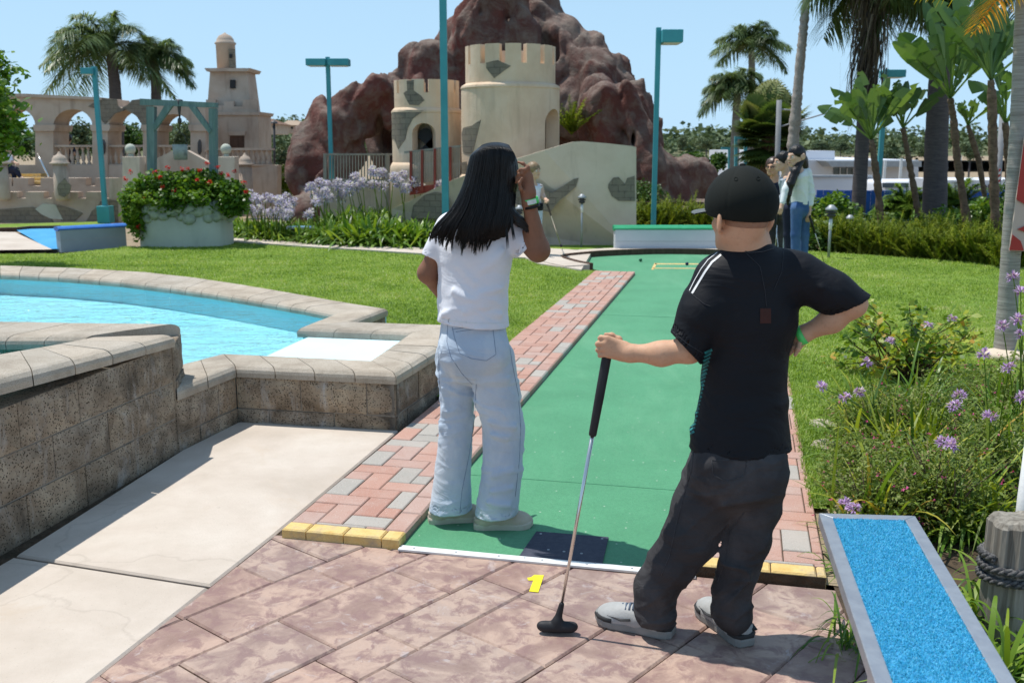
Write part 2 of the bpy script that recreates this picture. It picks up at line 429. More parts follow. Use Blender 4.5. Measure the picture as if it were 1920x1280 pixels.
def m_lawn():
    t = NT('lawn_grass'); a = t.noise(.9, 5, .6, .4); b = t.noise(14, 6, .7); f = t.noise(90, 4, .7)
    c = t.ramp(a, [(.3, (.15, .26, .03)), (.5, (.22, .34, .045)), (.7, (.31, .40, .08))])
    c = t.mix(t.ramp(b, [(.35, (.5,) * 3), (.6, (0,) * 3)]), c, (.09, .17, .025))
    c = t.mix(t.ramp(f, [(.55, (0,) * 3), (.75, (.5,) * 3)]), c, (.33, .42, .12))
    t.bump(f, .8, .03); return t.fin(c, .85, .2)
def m_water(name='pool_water', sc_=5):
    t = NT(name); nz = t.noise(sc_, 4, .55, .8, t.scaled(.55, 1.6, 1)); n2 = t.noise(sc_ * 4.4, 3, .5, .6, t.scaled(.7, 1.5, 1))
    t.bump(nz, .8, .07); t.bump(n2, .6, .02)
    bnode = t.b.inputs['Normal'].links[0].from_socket
    gl = t.n('ShaderNodeBsdfGlossy'); gl.inputs['Roughness'].default_value = .03; gl.inputs['Color'].default_value = (1, 1, 1, 1); t.l(bnode, gl.inputs['Normal'])
    tr = t.n('ShaderNodeBsdfTransparent'); tr.inputs['Color'].default_value = (.82, .97, 1, 1)
    fr = t.n('ShaderNodeFresnel'); fr.inputs['IOR'].default_value = 1.33; t.l(bnode, fr.inputs['Normal'])
    mx = t.n('ShaderNodeMixShader'); t.l(fr.outputs[0], mx.inputs[0]); t.l(tr.outputs[0], mx.inputs[1]); t.l(gl.outputs[0], mx.inputs[2])
    t.l(mx.outputs[0], t.out.inputs['Surface']); MATS[name] = t.m; return t.m
def m_plaster(name, c1, c2, c3, streak=.4):
    t = NT(name); a = t.noise(1.7, 6, .6, .3); b = t.noise(9, 6, .7)
    c = t.ramp(a, [(.3, c1), (.5, c2), (.72, c3)])
    s = t.noise(3.5, 6, .6, .2, t.scaled(1.6, 1.6, .22)); c = t.mix(t.ramp(s, [(.56, (0,) * 3), (.75, (streak,) * 3)]), c, tuple(x * .55 for x in c1))
    t.bump(t.noise(14, 6, .7), .35, .02); t.bump(t.noise(80, 3), .25, .004); return t.fin(c, .88, .2)
def m_stonepatch():
    t = NT('exposed_stone'); br = t.n('ShaderNodeTexBrick'); br.inputs['Scale'].default_value = 2.6; br.inputs['Mortar Size'].default_value = .018
    br.inputs['Color1'].default_value = (.22, .19, .15, 1); br.inputs['Color2'].default_value = (.17, .15, .12, 1); br.inputs['Mortar'].default_value = (.11, .095, .08, 1)
    mp = t.n('ShaderNodeMapping'); mp.inputs['Rotation'].default_value = (math.pi / 2, 0, 0); t.l(t.tc.outputs['Object'], mp.inputs['Vector']); t.l(mp.outputs[0], br.inputs['Vector'])
    c = t.mix(t.ramp(t.noise(7, 6, .7), [(.4, (0,) * 3), (.65, (.6,) * 3)]), br.outputs['Color'], (.27, .23, .165))
    t.bump(br.outputs['Fac'], -.5, .01); t.bump(t.noise(30, 5), .5, .01); return t.fin(c, .92, .15)
def m_rock():
    t = NT('volcano_rock'); a = t.noise(.55, 6, .6, .5); b = t.noise(2.6, 8, .7, .4); f = t.noise(14, 6, .7)
    c = t.ramp(a, [(.34, (.20, .062, .05)), (.5, (.14, .062, .05)), (.66, (.17, .105, .088))])
    c = t.mix(t.ramp(b, [(.45, (0,) * 3), (.66, (.75,) * 3)]), c, (.26, .215, .175))
    c = t.mix(t.ramp(b, [(.30, (.6,) * 3), (.42, (0,) * 3)]), c, (.19, .065, .05))
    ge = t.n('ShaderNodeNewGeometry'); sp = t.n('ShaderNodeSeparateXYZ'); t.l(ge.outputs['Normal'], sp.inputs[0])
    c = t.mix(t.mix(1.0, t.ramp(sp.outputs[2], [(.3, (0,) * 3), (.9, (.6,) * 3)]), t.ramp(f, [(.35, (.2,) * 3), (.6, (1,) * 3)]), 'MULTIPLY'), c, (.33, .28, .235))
    t.bump(b, .9, .12); t.bump(f, .9, .05); t.bump(t.noise(40, 4, .7), .6, .015); return t.fin(c, .9, .2)
def m_wood(name, c1, c2, ax=(9, 9, .8), rough=.75):
    t = NT(name); a = t.noise(2.2, 6, .65, 1.2, t.scaled(*ax)); c = t.ramp(a, [(.3, c1), (.7, c2)]); t.bump(a, .6, .006); return t.fin(c, rough, .2)
def m_skin(name, c1, c2, rough=.6):
    t = NT(name); a = t.noise(14, 6, .7); f = t.noise(330, 2); c = t.ramp(a, [(.3, c1), (.7, c2)]); c = t.mix(t.ramp(t.noise(90, 3), [(.3, (.35,) * 3), (.45, (0,) * 3)]), c, tuple(x * .7 for x in c2)); t.bump(t.noise(45, 4), .25, .003)
    t.b.inputs['Subsurface Weight'].default_value = .12; t.b.inputs['Subsurface Radius'].default_value = (.012, .005, .003); t.b.inputs['Subsurface Scale'].default_value = .6
    t.bump(f, .18, .001); return t.fin(c, rough, .35)
def m_cloth(name, c1, c2, weave=900, rough=.9, wr=0, wscale=9, c3=None, c3amt=.5, c3s=3, ax=(1, 1, 1)):
    t = NT(name); a = t.noise(5, 5, .6); c = t.ramp(a, [(.3, c1), (.7, c2)])
    if c3: c = t.mix(t.ramp(t.noise(c3s, 5, .6, .3, t.scaled(*ax)), [(.45, (0,) * 3), (.65, (c3amt,) * 3)]), c, c3)
    w = t.noise(weave, 2, .6); c = t.mix(t.ramp(w, [(.35, (.22,) * 3), (.55, (0,) * 3)]), c, tuple(x * .55 for x in c1))
    t.bump(w, .2, .0015)
    if wr: t.bump(t.noise(wscale, 3, .5, 1.2, t.scaled(.7, .7, 1.4)), wr, .03)
    t.b.inputs['Sheen Weight'].default_value = .12 if c1[0] > .1 else 0
    return t.fin(c, rough, .2)
m_concrete(); m_stamped(); m_brick(); m_block(); m_coping(); m_lawn(); m_water(); m_stonepatch(); m_rock()
m_carpet('green_carpet', (.075, .285, .135), (.10, .355, .175), (.045, .195, .095))
m_carpet('blue_carpet', (.05, .33, .62), (.07, .40, .70), (.03, .22, .50))
m_plaster('castle_plaster', (.60, .44, .31), (.68, .52, .37), (.74, .60, .46))
m_plaster('stair_plaster', (.53, .43, .33), (.60, .50, .39), (.65, .55, .44), .45)
m_plaster('arcade_plaster', (.40, .30, .235), (.48, .385, .305), (.54, .455, .375), .6)
m_plaster('well_plaster', (.42, .44, .37), (.49, .51, .43), (.54, .55, .47), .35)
M2('yellow_paint', (.62, .40, .13), (.70, .50, .20), 12, .75, .4, 90, c3=(.46, .36, .22))
M2('bright_yellow', (.85, .72, .02), (.80, .68, .03), 30, .55)
M2('white_paint', (.78, .78, .76), (.70, .70, .68), 8, .5, .1, 60)
M2('wall_paint_grey', (.54, .57, .62), (.60, .63, .67), 2.5, .7, .2, 60)
M2('blue_wall_paint', (.25, .33, .38), (.29, .38, .43), 2.5, .7, .2, 60)
M2('green_rail', (.02, .28, .13), (.03, .33, .16), 9, .5)
M2('blue_rail', (.02, .13, .48), (.03, .17, .55), 9, .5)
M2('teal_paint', (.035, .26, .30), (.05, .31, .35), 3, .45, spec=.45)
M2('dark_soil', (.055, .04, .025), (.10, .07, .045), 12, .95, .8, 30, bd=.03)
M2('dry_soil', (.27, .20, .13), (.34, .27, .18), 9, .95, .8, 30, bd=.03)
M2('dark_rubber', (.018, .018, .02), (.025, .025, .028), 20, .6)
M2('navy_mat', (.045, .05, .075), (.065, .07, .095), 40, .8, .3, 300)
M2('chrome', (.75, .72, .68), (.68, .66, .62), 9, .22, metal=1)
M2('galvanised', (.48, .50, .53), (.40, .42, .46), 26, .42, .1, 90, metal=.75)
M2('dark_metal', (.05, .05, .055), (.07, .07, .07), 9, .5, metal=.4)
M2('grey_metal', (.30, .32, .34), (.36, .38, .40), 9, .5, metal=.3)
M2('pool_paint', (.38, .80, .90), (.48, .85, .93), 1.6, .6)
M2('pool_ledge', (.56, .80, .88), (.62, .84, .90), 2, .6)
M2('teal_pool_paint', (.05, .42, .48), (.07, .50, .55), 2, .6)
m_wood('weathered_teal_wood', (.10, .17, .17), (.22, .30, .29))
m_wood('grey_wood', (.24, .22, .18), (.36, .33, .28))
m_wood('old_post_wood', (.12, .105, .085), (.36, .33, .28), (16, 16, .9))
M2('pole_grey', (.20, .21, .22), (.26, .27, .28), 5, .7)
m_wood('dark_wood', (.06, .035, .025), (.12, .07, .05))
m_wood('red_wood', (.22, .045, .03), (.29, .07, .05))
m_wood('trunk_grey', (.17, .155, .13), (.30, .28, .245), (2, 2, 14))
m_wood('trunk_brown', (.065, .042, .028), (.20, .14, .095), (5, 5, 9))
m_wood('trunk_dark', (.07, .06, .065), (.13, .115, .11), (2, 2, 14))
m_skin('skin_tan', (.62, .36, .225), (.55, .30, .18)); m_skin('skin_brown', (.21, .095, .055), (.27, .125, .07)); m_skin('skin_light', (.66, .43, .31), (.58, .36, .25))
m_cloth('white_cotton', (.80, .80, .84), (.75, .75, .80), wr=.25, wscale=8)
m_cloth('light_denim', (.50, .58, .67), (.41, .50, .61), 700, wr=.5, wscale=7, c3=(.68, .71, .73), c3amt=.8, c3s=3.5, ax=(1.4, 1.4, .7))
m_cloth('black_jersey', (.006, .0065, .009), (.009, .0095, .013), 900, .62, wr=.3, wscale=7)
m_cloth('black_denim', (.032, .031, .033), (.055, .053, .056), 700, .85, wr=.5, wscale=8, c3=(.095, .092, .095), c3amt=.7, c3s=4)
m_cloth('blue_denim', (.03, .075, .20), (.05, .12, .27), 500, c3=(.12, .2, .36), c3amt=.6)
m_cloth('cap_cloth', (.008, .010, .0085), (.012, .0145, .012), 900, .85)
m_cloth('pale_knit', (.70, .74, .74), (.76, .79, .78), 500)
m_cloth('grey_hoodie', (.33, .37, .42), (.38, .42, .47), 500)
m_cloth('navy_cloth', (.02, .025, .045), (.03, .035, .06), 500)
def m_hair():
    t = NT('hair_black'); a = t.noise(7, 3, .6, .3, t.scaled(30, 30, .9)); c = t.ramp(a, [(.3, (.003, .0025, .0024)), (.7, (.012, .009, .008))]); t.bump(a, .9, .004)
    return t.fin(c, .36, .33)
m_hair()
M2('hair_brown', (.045, .022, .013), (.07, .035, .02), 30, .4, spec=.5)
M2('hair_blond', (.30, .20, .11), (.20, .13, .07), 30, .45, spec=.4)
leafmat('grass_blades', [(0, (.11, .19, .025)), (.4, (.24, .36, .05)), (.75, (.38, .48, .11)), (1, (.56, .52, .30))], .6, .35)
leafmat('leaf_green', [(0, (.02, .05, .012)), (.5, (.055, .12, .02)), (1, (.13, .21, .035))], .5, .25)
leafmat('leaf_bright', [(0, (.04, .10, .015)), (.5, (.12, .23, .025)), (1, (.25, .34, .04))], .4, .3)
leafmat('leaf_fern', [(0, (.07, .11, .012)), (.5, (.17, .24, .02)), (1, (.34, .37, .05))], .5, .35)
leafmat('leaf_dry', [(0, (.06, .10, .02)), (.4, (.17, .24, .04)), (.8, (.26, .29, .08)), (1, (.36, .24, .15))], .6, .3)
leafmat('leaf_palm', [(0, (.05, .09, .035)), (.5, (.11, .17, .06)), (1, (.25, .31, .14))], .4, .35)
leafmat('leaf_fan', [(0, (.05, .09, .02)), (.5, (.11, .18, .04)), (1, (.34, .34, .13))], .5, .25)
leafmat('leaf_paradise', [(0, (.04, .09, .03)), (.5, (.09, .18, .05)), (1, (.20, .31, .09))], .35, .35, .5)
leafmat('leaf_yellow', [(0, (.45, .36, .03)), (.6, (.65, .50, .05)), (1, (.7, .30, .03))], .5, .35)
leafmat('leaf_hill', [(0, (.06, .09, .05)), (.5, (.12, .16, .085)), (1, (.21, .25, .14))], .8, .1, .1)
leafmat('petal_lilac', [(0, (.42, .25, .62)), (.6, (.58, .40, .74)), (1, (.75, .62, .82))], .6, .35)
leafmat('petal_blue', [(0, (.36, .33, .72)), (.5, (.56, .56, .84)), (1, (.80, .80, .86))], .6, .35)
leafmat('petal_pink', [(0, (.55, .05, .22)), (1, (.72, .14, .36))], .6, .3)
leafmat('petal_red', [(0, (.45, .01, .01)), (1, (.70, .03, .03))], .6, .3)

m_wood('trunk_ringed', (.20, .18, .16), (.46, .43, .385), (1.5, 1.5, 38))
leafmat('leaf_rose', [(0, (.04, .10, .02)), (.5, (.16, .26, .03)), (.85, (.42, .46, .06)), (1, (.50, .30, .06))], .45, .35)
# ---------------------------------------------------------------- the ground
LANE_D = (Vector(G(1185, 520)) - Vector(G(752, 1025)))
A0 = G(752, 1026); A1 = G(1186, 521); LD = (A1 - A0).normalized(); LN = Vector((LD.y, -LD.x, 0))   # along the lane, to its right
LW = 1.145
def LP(s, q, z=0): p = A0 + LD * s + LN * q; return Vector((p.x, p.y, z))
SLEN = (A1 - A0).length
def struct(name, vs, fs, m, **k): return props(obj(name, vs, fs, m, **k), kind='structure')

# base sheet out to the horizon
xs_ = [-400, 5.2, 6.2, 400]; ys_ = [-20, 23.2, 27, 900]; gz = [[-.06] * 4, [-.06] * 4, [-.06, -.06, -2.6, -2.6], [-.06, -.06, -2.6, -2.6]]
struct('ground', [(x, y, gz[j][i]) for j, y in enumerate(ys_) for i, x in enumerate(xs_)], [(j * 4 + i, j * 4 + i + 1, j * 4 + i + 5, j * 4 + i + 4) for j in range(3) for i in range(3)], MATS['dry_soil'])

def clip_poly(poly, clip):
    """Sutherland-Hodgman against a convex counter-clockwise polygon."""
    out = list(poly)
    for i in range(len(clip)):
        a = clip[i]; b = clip[(i + 1) % len(clip)]; inp = out; out = []
        if not inp: break
        def sd(p): return (b[0] - a[0]) * (p[1] - a[1]) - (b[1] - a[1]) * (p[0] - a[0])
        for j in range(len(inp)):
            p = inp[j]; q = inp[(j + 1) % len(inp)]; sp, sq_ = sd(p), sd(q)
            if sp >= 0: out.append(p)
            if (sp >= 0) != (sq_ >= 0):
                t = sp / (sp - sq_); out.append((p[0] + (q[0] - p[0]) * t, p[1] + (q[1] - p[1]) * t))
    return out
def area(p): return .5 * sum(p[i][0] * p[(i + 1) % len(p)][1] - p[(i + 1) % len(p)][0] * p[i][1] for i in range(len(p)))
def inset(poly, d):
    c = (sum(p[0] for p in poly) / len(poly), sum(p[1] for p in poly) / len(poly)); out = []
    n = len(poly)
    for i in range(n):
        a = Vector(poly[i - 1]); b = Vector(poly[i]); e = Vector(poly[(i + 1) % n])
        d1 = (b - a); d2 = (e - b)
        if d1.length < 1e-6 or d2.length < 1e-6: continue
        d1.normalize(); d2.normalize(); n1 = Vector((-d1.y, d1.x)); n2 = Vector((-d2.y, d2.x)); m = n1 + n2
        if m.length < 1e-4: continue
        m.normalize(); k = d / max(.35, m.dot(n1)); out.append((b.x + m.x * k, b.y + m.y * k))
    return out
def paver(mb, poly, z0, z1, gap=.002, ch=.004, tint=.5):
    if len(poly) < 3 or abs(area(poly)) < 2e-4: return
    if area(poly) < 0: poly = poly[::-1]
    a = inset(poly, gap); b = inset(poly, gap + ch)
    if len(a) != len(b) or len(a) < 3 or area(b) < 1e-4: return
    n = len(a); vs = [(x, y, z0) for x, y in a] + [(x, y, z1 - ch) for x, y in a] + [(x, y, z1) for x, y in b]
    fs = [tuple(range(2 * n, 3 * n))]
    for i in range(n):
        j = (i + 1) % n; fs += [(i, j, n + j, n + i), (n + i, n + j, 2 * n + j, 2 * n + i)]
    mb.add(vs, fs, tint)

def to2(v): return (v.x, v.y)
rnd = random.Random(5)
def brick_tint():
    r = rnd.random(); return rnd.uniform(0, .7) if r < .84 else rnd.uniform(.82, 1)
def strip(name, q0, q1, s0, s1, yellow_len=.085, curve=None, edge=None):
    """brick strip beside the lane, herringbone with a straight course on the lane side"""
    Wb = .108; mb = MB(); z1 = .04
    lo, hi = min(q0, q1), max(q0, q1)
    inner = q1 if abs(q1 - LW / 2) < abs(q0 - LW / 2) else q0
    cs = Wb * .9
    fl, fh = (lo, hi - cs) if inner == hi else (lo + cs, hi)
    def toW(poly): return [to2(LP(s, q)) for s, q in poly]
    clipr = [(s0 + yellow_len, fl), (s1, fl), (s1, fh), (s0 + yellow_len, fh)]
    for i in range(-4, int((s1 - s0) / Wb) + 4):
        for j in range(-3, int((fh - fl) / Wb) + 4):
            r = (i - j) % 4
            if r == 0: p = [(i, j), (i + 2, j), (i + 2, j + 1), (i, j + 1)]
            elif r == 3: p = [(i, j), (i + 1, j), (i + 1, j + 2), (i, j + 2)]
            else: continue
            p = [(s0 + x * Wb, fl + y * Wb) for x, y in p]
            p = clip_poly(p, clipr)
            if len(p) > 2: paver(mb, toW(p), -.04, z1 + rnd.uniform(-.0015, .0015), tint=brick_tint())
    s = s0 + yellow_len
    while s < s1:
        e = min(s1, s + .2); a, b = (inner - cs, inner) if inner == hi else (inner, inner + cs)
        paver(mb, toW([(s, a), (e, a), (e, b), (s, b)]), -.04, z1 + .001, ch=.008, tint=brick_tint()); s = e
    o = mb.out(name, MATS['paver_brick']); props(o, kind='structure')
    yb = MB(); q = lo; k = 0
    while q < hi - .01:
        e = min(hi, q + (.105 if k % 3 == 0 else .16)); 
        paver(yb, toW([(s0, q), (s0 + yellow_len, q), (s0 + yellow_len, e), (s0, e)]), -.04, z1 + .002, ch=.006); q = e; k += 1
    return yb
Y1 = strip('brick_paving', -.50, 0, -.02, SLEN + .3)
Y2 = strip('brick_paving', LW, LW + .46, -.0, SLEN + 1.0)
for yb, lb in ((Y1, 'yellow painted brick edge left of the green lane'), (Y2, 'yellow painted brick edge right of the green lane behind the boy')):
    props(yb.out('painted_brick_edge', MATS['yellow_paint']), lb, 'brick edging', 'yellow painted brick edgings')
# mortar bed under bricks
bed = MB()
for q0, q1 in ((-.50, 0), (LW, LW + .46)):
    a = [LP(.0, q0 + .004), LP(SLEN + (.28 if q0 < 0 else .95), q0 + .004), LP(SLEN + (.28 if q0 < 0 else .95), q1 - .004), LP(.0, q1 - .004)]
    bed.prism([to2(p) for p in a], -.05, .034)
props(bed.out('mortar_bed', MATS['dark_soil']), kind='structure')

# green lane: straight run and bulb at the far end
bulb = [G(*p) for p in ((1112, 505.5), (1085, 500), (1064, 494), (1058, 490), (1066, 487), (1094, 484), (1130, 481), (1169, 479), (1220, 477.3), (1262, 477), (1322, 478), (1390, 481), (1440, 487), (1466, 494), (1470, 503))]
lane_poly = [LP(0, 0), LP(SLEN + .05, 0)] + bulb + [LP(SLEN + .7, LW), LP(0, LW)]
def flat(name, pts, z, m, kind='structure', sub=None):
    tr = tessellate_polygon([[Vector((p[0], p[1], 0)) for p in pts]])
    fs = []
    for t in tr:
        a, b, c = [pts[i] for i in t]
        if (b[0] - a[0]) * (c[1] - a[1]) - (b[1] - a[1]) * (c[0] - a[0]) < 0: t = t[::-1]
        fs.append(tuple(t))
    return props(obj(name, [(p[0], p[1], z) for p in pts], fs, m), kind=kind)
flat('putting_green', lane_poly, .004, MATS['green_carpet'])
# seams and marks on the carpet
# kerb round the bulb
kb = MB(); ring_out = []
cen = sum((p for p in bulb), Vector()) / len(bulb)
for w_, m_, nm in ((.0, 'dark_rubber', 'lane_kerb'),):
    pass
def ribbon(mb, line, offs, z0, z1, tint=.5, closed=False):
    L = [Vector((p[0], p[1], 0)) for p in line]; inn = []; out = []
    for i, p in enumerate(L):
        a = L[max(i - 1, 0)]; b = L[min(i + 1, len(L) - 1)]; d = (b - a).normalized(); n = Vector((-d.y, d.x, 0))
        inn.append(p + n * offs[0]); out.append(p + n * offs[1])
    for i in range(len(L) - 1):
        poly = [to2(inn[i]), to2(inn[i + 1]), to2(out[i + 1]), to2(out[i])]
        mb.prism(poly, z0, z1, tint)
kb = MB(); ribbon(kb, bulb, (0, .05), -.04, .085); props(kb.out('lane_kerb', MATS['dark_wood']), kind='structure')
ob = MB(); ribbon(ob, bulb, (.052, .42), -.04, .07); props(ob.out('concrete_border', MATS['path_concrete']), kind='structure')

# stamped patio (ashlar pattern) in front
th = R(90 - 40.0); e1 = Vector((math.cos(th), math.sin(th))); e2 = Vector((-e1.y, e1.x))
E0 = G(515, 1002); E1 = G(395, 1097); Ed = (E1 - E0).normalized()
E2 = E0 + Ed * 6
patio = [to2(E2), (3.4, E2.y), to2(LP(-.02, LW + 1.6)), to2(E0)]
patio_ccw = patio if area(patio) > 0 else patio[::-1]
mb = MB(); row = -6.0; k = 0
while row < 7:
    hgt = (.25, .37, .20, .30)[k % 4]; x = -7 + rnd.random() * .3
    while x < 7:
        w = rnd.choice((.25, .37, .52, .32)); p = [(x, row), (x + w, row), (x + w, row + hgt), (x, row + hgt)]
        pw = [to2(Vector((0, 2.9)) + e1 * a + e2 * b) for a, b in p]; pw = clip_poly(pw, patio_ccw)
        if len(pw) > 2: paver(mb, pw, -.02, rnd.uniform(-.002, .002), gap=.0018, ch=.0065, tint=rnd.random())
        x += w
    row += hgt; k += 1
props(mb.out('stamped_patio', MATS['stamped_paving']), kind='structure')
flat('patio_joints', [Vector((p[0], p[1], 0)) for p in patio], -.010, MATS['dark_soil'])

# concrete path in slabs with open joints
J0 = G(28, 1040); J1 = G(395, 1097)
wb0 = G(340, 843); wb1 = G(0, 1036); wd = (wb1 - wb0).normalized(); wb2 = wb0 + wd * 6
c_in = G(447, 790)
slab1 = [J0, J1 + (E0 - E1) * .012, E0, LP(0.0, -.50), G(745, 812), c_in, wb0, J0]
outerline = LP(SLEN * .35, -.505)
slab1 = [J0, J1, E0, G(748, 806), G(730, 800), c_in, wb0]
slab2 = [J0 - Vector((0, .012, 0)) , wb2, Vector((E2.x, E2.y, 0)), J1 - Vector((0, .012, 0))]
for s_ in (slab1, slab2):
    p = [to2(v) for v in s_]; p = p if area(p) > 0 else p[::-1]
    mb = MB(); paver(mb, p, -.03, .0, gap=.004, ch=.008); 
    # concave slab: tessellate the top
    vs = mb.v; fs = mb.f; n = len(p)
    topf = fs[0]; tr = tessellate_polygon([[Vector(vs[i]) for i in topf]]) if topf else []
    fs = [tuple(topf[i] for i in t) for t in tr] + list(fs[1:])
    o = obj('concrete_path', vs, fs, MATS['path_concrete'], tint=[.5] * len(vs)); props(o, kind='structure')
flat('path_bed', [wb2 + Vector((-1.5, .3, 0)), G(340, 800), G(760, 780), G(760, 1000), E0, Vector((E2.x, E2.y, 0))], -.014, MATS['dark_soil'])
# ---------------------------------------------------------------- pool walls
def coping(mb, O, I, ztops, piece=.27, th=.065, over=.018):
    """O, I: matching corner lists (Vector xy) of the outer and inner top edges"""
    for k in range(len(O) - 1):
        o0, o1, i0, i1 = [Vector((p.x, p.y, 0)) for p in (O[k], O[k + 1], I[k], I[k + 1])]
        z0, z1 = ztops[k], ztops[k + 1]
        n = max(1, round(max((o1 - o0).length, (i1 - i0).length) / piece))
        for j in range(n):
            a, b = j / n, (j + 1) / n
            ins = .0035 / max(.1, (o1 - o0).length)
            vs = []; 
            for t in (a + ins, b - ins):
                o = o0.lerp(o1, t); i = i0.lerp(i1, t); z = z0 + (z1 - z0) * t + rnd.uniform(-.001, .001)
                w = (i - o); wl = w.length; w.normalize()
                for x, dz in ((-over + .004, -th), (-over, -th * .6), (-over + .006, -.022), (.012, -.006), (.04, 0), (wl - .04, 0), (wl - .012, -.006), (wl + over - .006, -.022), (wl + over, -th * .6), (wl + over - .004, -th)):
                    p = o + w * x; vs.append((p.x, p.y, z + dz))
            m = 10; fs = [(q, q + 1, m + q + 1, m + q) for q in range(m - 1)] + [(m - 1, 0, m, 2 * m - 1), tuple(range(m))[::-1], tuple(range(m, 2 * m))]
            mb.add(vs, fs, rnd.random())
def blockwall(mb, mor, A, B, ztop, thick=.16, courses=3, bh=.192, bl=.39, inn=None, off0=0.0):
    """A->B base line, body lies to the right-hand (inner) side given by inn"""
    A = Vector((A.x, A.y, 0)); B = Vector((B.x, B.y, 0)); d = (B - A); L = d.length; d.normalize(); n = Vector((inn.x, inn.y, 0)).normalized()
    for c in range(courses + 1):
        z1 = ztop - c * bh; z0 = max(-.06, z1 - bh + .004)
        if z1 < 0.01: break
        x = -((c % 2) * bl / 2 + off0)
        while x < L:
            a, b = max(x, 0), min(x + bl - .006, L)
            if b - a > .02:
                bm = bmesh.new(); bmesh.ops.create_cube(bm, size=1)
                bmesh.ops.subdivide_edges(bm, edges=bm.edges[:], cuts=3, use_grid_fill=True)
                bmesh.ops.scale(bm, vec=(b - a, thick, z1 - .003 - z0), verts=bm.verts)
                M = Matrix.Translation(A + d * ((a + b) / 2) + n * (thick / 2 + rnd.uniform(-.003, .003)) + Vector((0, 0, (z0 + z1) / 2))) @ Matrix.Rotation(math.atan2(d.y, d.x), 4, 'Z')
                hx, hz = (b - a) / 2, (z1 - .003 - z0) / 2
                for v in bm.verts:
                    ex = 1 - abs(v.co.x) / hx; ez = 1 - abs(v.co.z) / hz
                    push = min(1, 4 * ex) * min(1, 4 * ez)
                    s_ = 1 if v.co.y > 0 else -1
                    v.co.y += s_ * (push * rnd.uniform(.002, .009) - (1 - push) * .004)
                mb.bm(bm, M, rnd.random())
            x += bl
    mor.prism([to2(A + n * .008), to2(B + n * .008), to2(B + n * (thick - .008)), to2(A + n * (thick - .008))], -.06, ztop - .004)
M2('mortar', (.20, .175, .145), (.30, .27, .23), 8, .95, .4, 60)
def wall_thing(label, segs, cop, name='block_wall', sm=True):
    t = top(name, label, 'wall', (segs[0][0].x, segs[0][0].y, 0)); mb = MB(); mo = MB()
    for A_, B_, zt, inn, th in segs: blockwall(mb, mo, A_, B_, zt, th, inn=inn)
    mb.out('blocks', MATS['splitface_block'], t); mo.out('mortar', MATS['mortar'], t)
    cm = MB(); 
    for c in cop: coping(cm, *c)
    o = cm.out('coping', MATS['coping_stone'], t, smooth=False)
    return t
zh0, zh1 = .615, .68
hA = G(336, 845); hB = G(0, 1036); hd = (hB - hA).normalized(); hE = hA + hd * 4
hn = Vector((-hd.y, hd.x, 0)); hn = hn if hn.x < 0 else -hn
zE = zh0 + (zh1 - zh0) * 4 / (hB - hA).length
iR = G(160, 627, .63); iL = iR + (G(0, 661, .68) - iR) * 3
rimn0 = G(160, 627, .63); rimn1 = G(-500, 628, .63); rimf1 = G(-500, 592, .63); rimf0 = G(333, 606, .62)
HW = wall_thing('tall split-face block wall with stone coping at the left front', [(hA, hE, zh0 - .06, hn, .22), (hA, G(333, 606, .62) + Vector((.0, .02, 0)), zh0 - .06, -hn.cross(Vector((0, 0, 1))) * 0 + hn, .2)],
    [([hA, hE], [G(160, 627, .63), iL], [zh0, zE])], 'block_wall')
cm = MB(); coping(cm, [rimf0, rimf1], [rimn0, rimn1], [.62, .63]); cm.out('coping', MATS['coping_stone'], HW)
mo = MB(); mo.prism([to2(hA), to2(rimf0), to2(rimf1), to2(rimf1 + Vector((0, -.25, 0))), to2(iR + Vector((.02, .03, 0)))], -.06, .555); mo.out('back_wall', MATS['splitface_block'], HW)
# upper basin water
flat('upper_pool_floor', [iR + Vector((.2, -.05, 0)), iL + Vector((.1, 0, 0)), rimn1 + Vector((0, -3, 0)), rimn1 + Vector((0, .1, 0)), rimn0 + Vector((.0, .1, 0))], .30, MATS['teal_pool_paint'])
uw = flat('water', [iR + Vector((.2, -.05, 0)), iL + Vector((.1, 0, 0)), rimn1 + Vector((0, -3, 0)), rimn1 + Vector((0, .1, 0)), rimn0 + Vector((.0, .1, 0))], .545, MATS['pool_water'])

zt = .33
def g(u, v): return G(u, v, zt)
Oc = [hA + Vector((0, .02, 0)), G(447, 790), G(743, 807), LP((g(845, 608) - A0).dot(LD), -.53), g(657, 602), g(724, 577)]
Ic = [g(331, 683), g(417, 661), g(693, 674), g(770, 622), g(560, 614), g(632, 586)]
def inward(a, b, cx): 
    d = (b - a).normalized(); n = Vector((-d.y, d.x, 0)); m = Vector((cx.x, cx.y, 0)) - (a + b) / 2
    return n if n.dot(m) > 0 else -n
pc = g(500, 620)
segs = []
for k in range(3): segs.append((Oc[k], Oc[k + 1], zt - .06, inward(Oc[k], Oc[k + 1], g(600, 650) if k else g(300, 660)), .2))
segs.append((Oc[3], Oc[4], zt - .06, Vector((0, -1, 0)), .2)); segs.append((Oc[4], Oc[5], zt - .06, inward(Oc[4], Oc[5], g(560, 590)), .2))
wall_thing('low split-face block wall with stone coping round the notch of the pool', segs, [(Oc, Ic, [zt] * 6)], 'block_wall')
Or = [g(724, 577), g(653, 566), g(589, 555), g(520, 543), g(453, 532), g(365, 519), g(272, 509), g(130, 501), g(0, 497), g(-300, 496)]
Ir = [g(632, 586), g(575, 575), g(521, 566), g(465, 557), g(408, 548), g(320, 536), g(227, 525), g(110, 516), g(0, 511), g(-300, 509)]
rt = top('pool_rim', 'curved stone-capped rim between the pool and the lawn', 'pool rim', (Or[4].x, Or[4].y, 0))
cm = MB(); coping(cm, Or, Ir, [zt] * 10, piece=.3); cm.out('coping', MATS['coping_stone'], rt)
rb = MB()
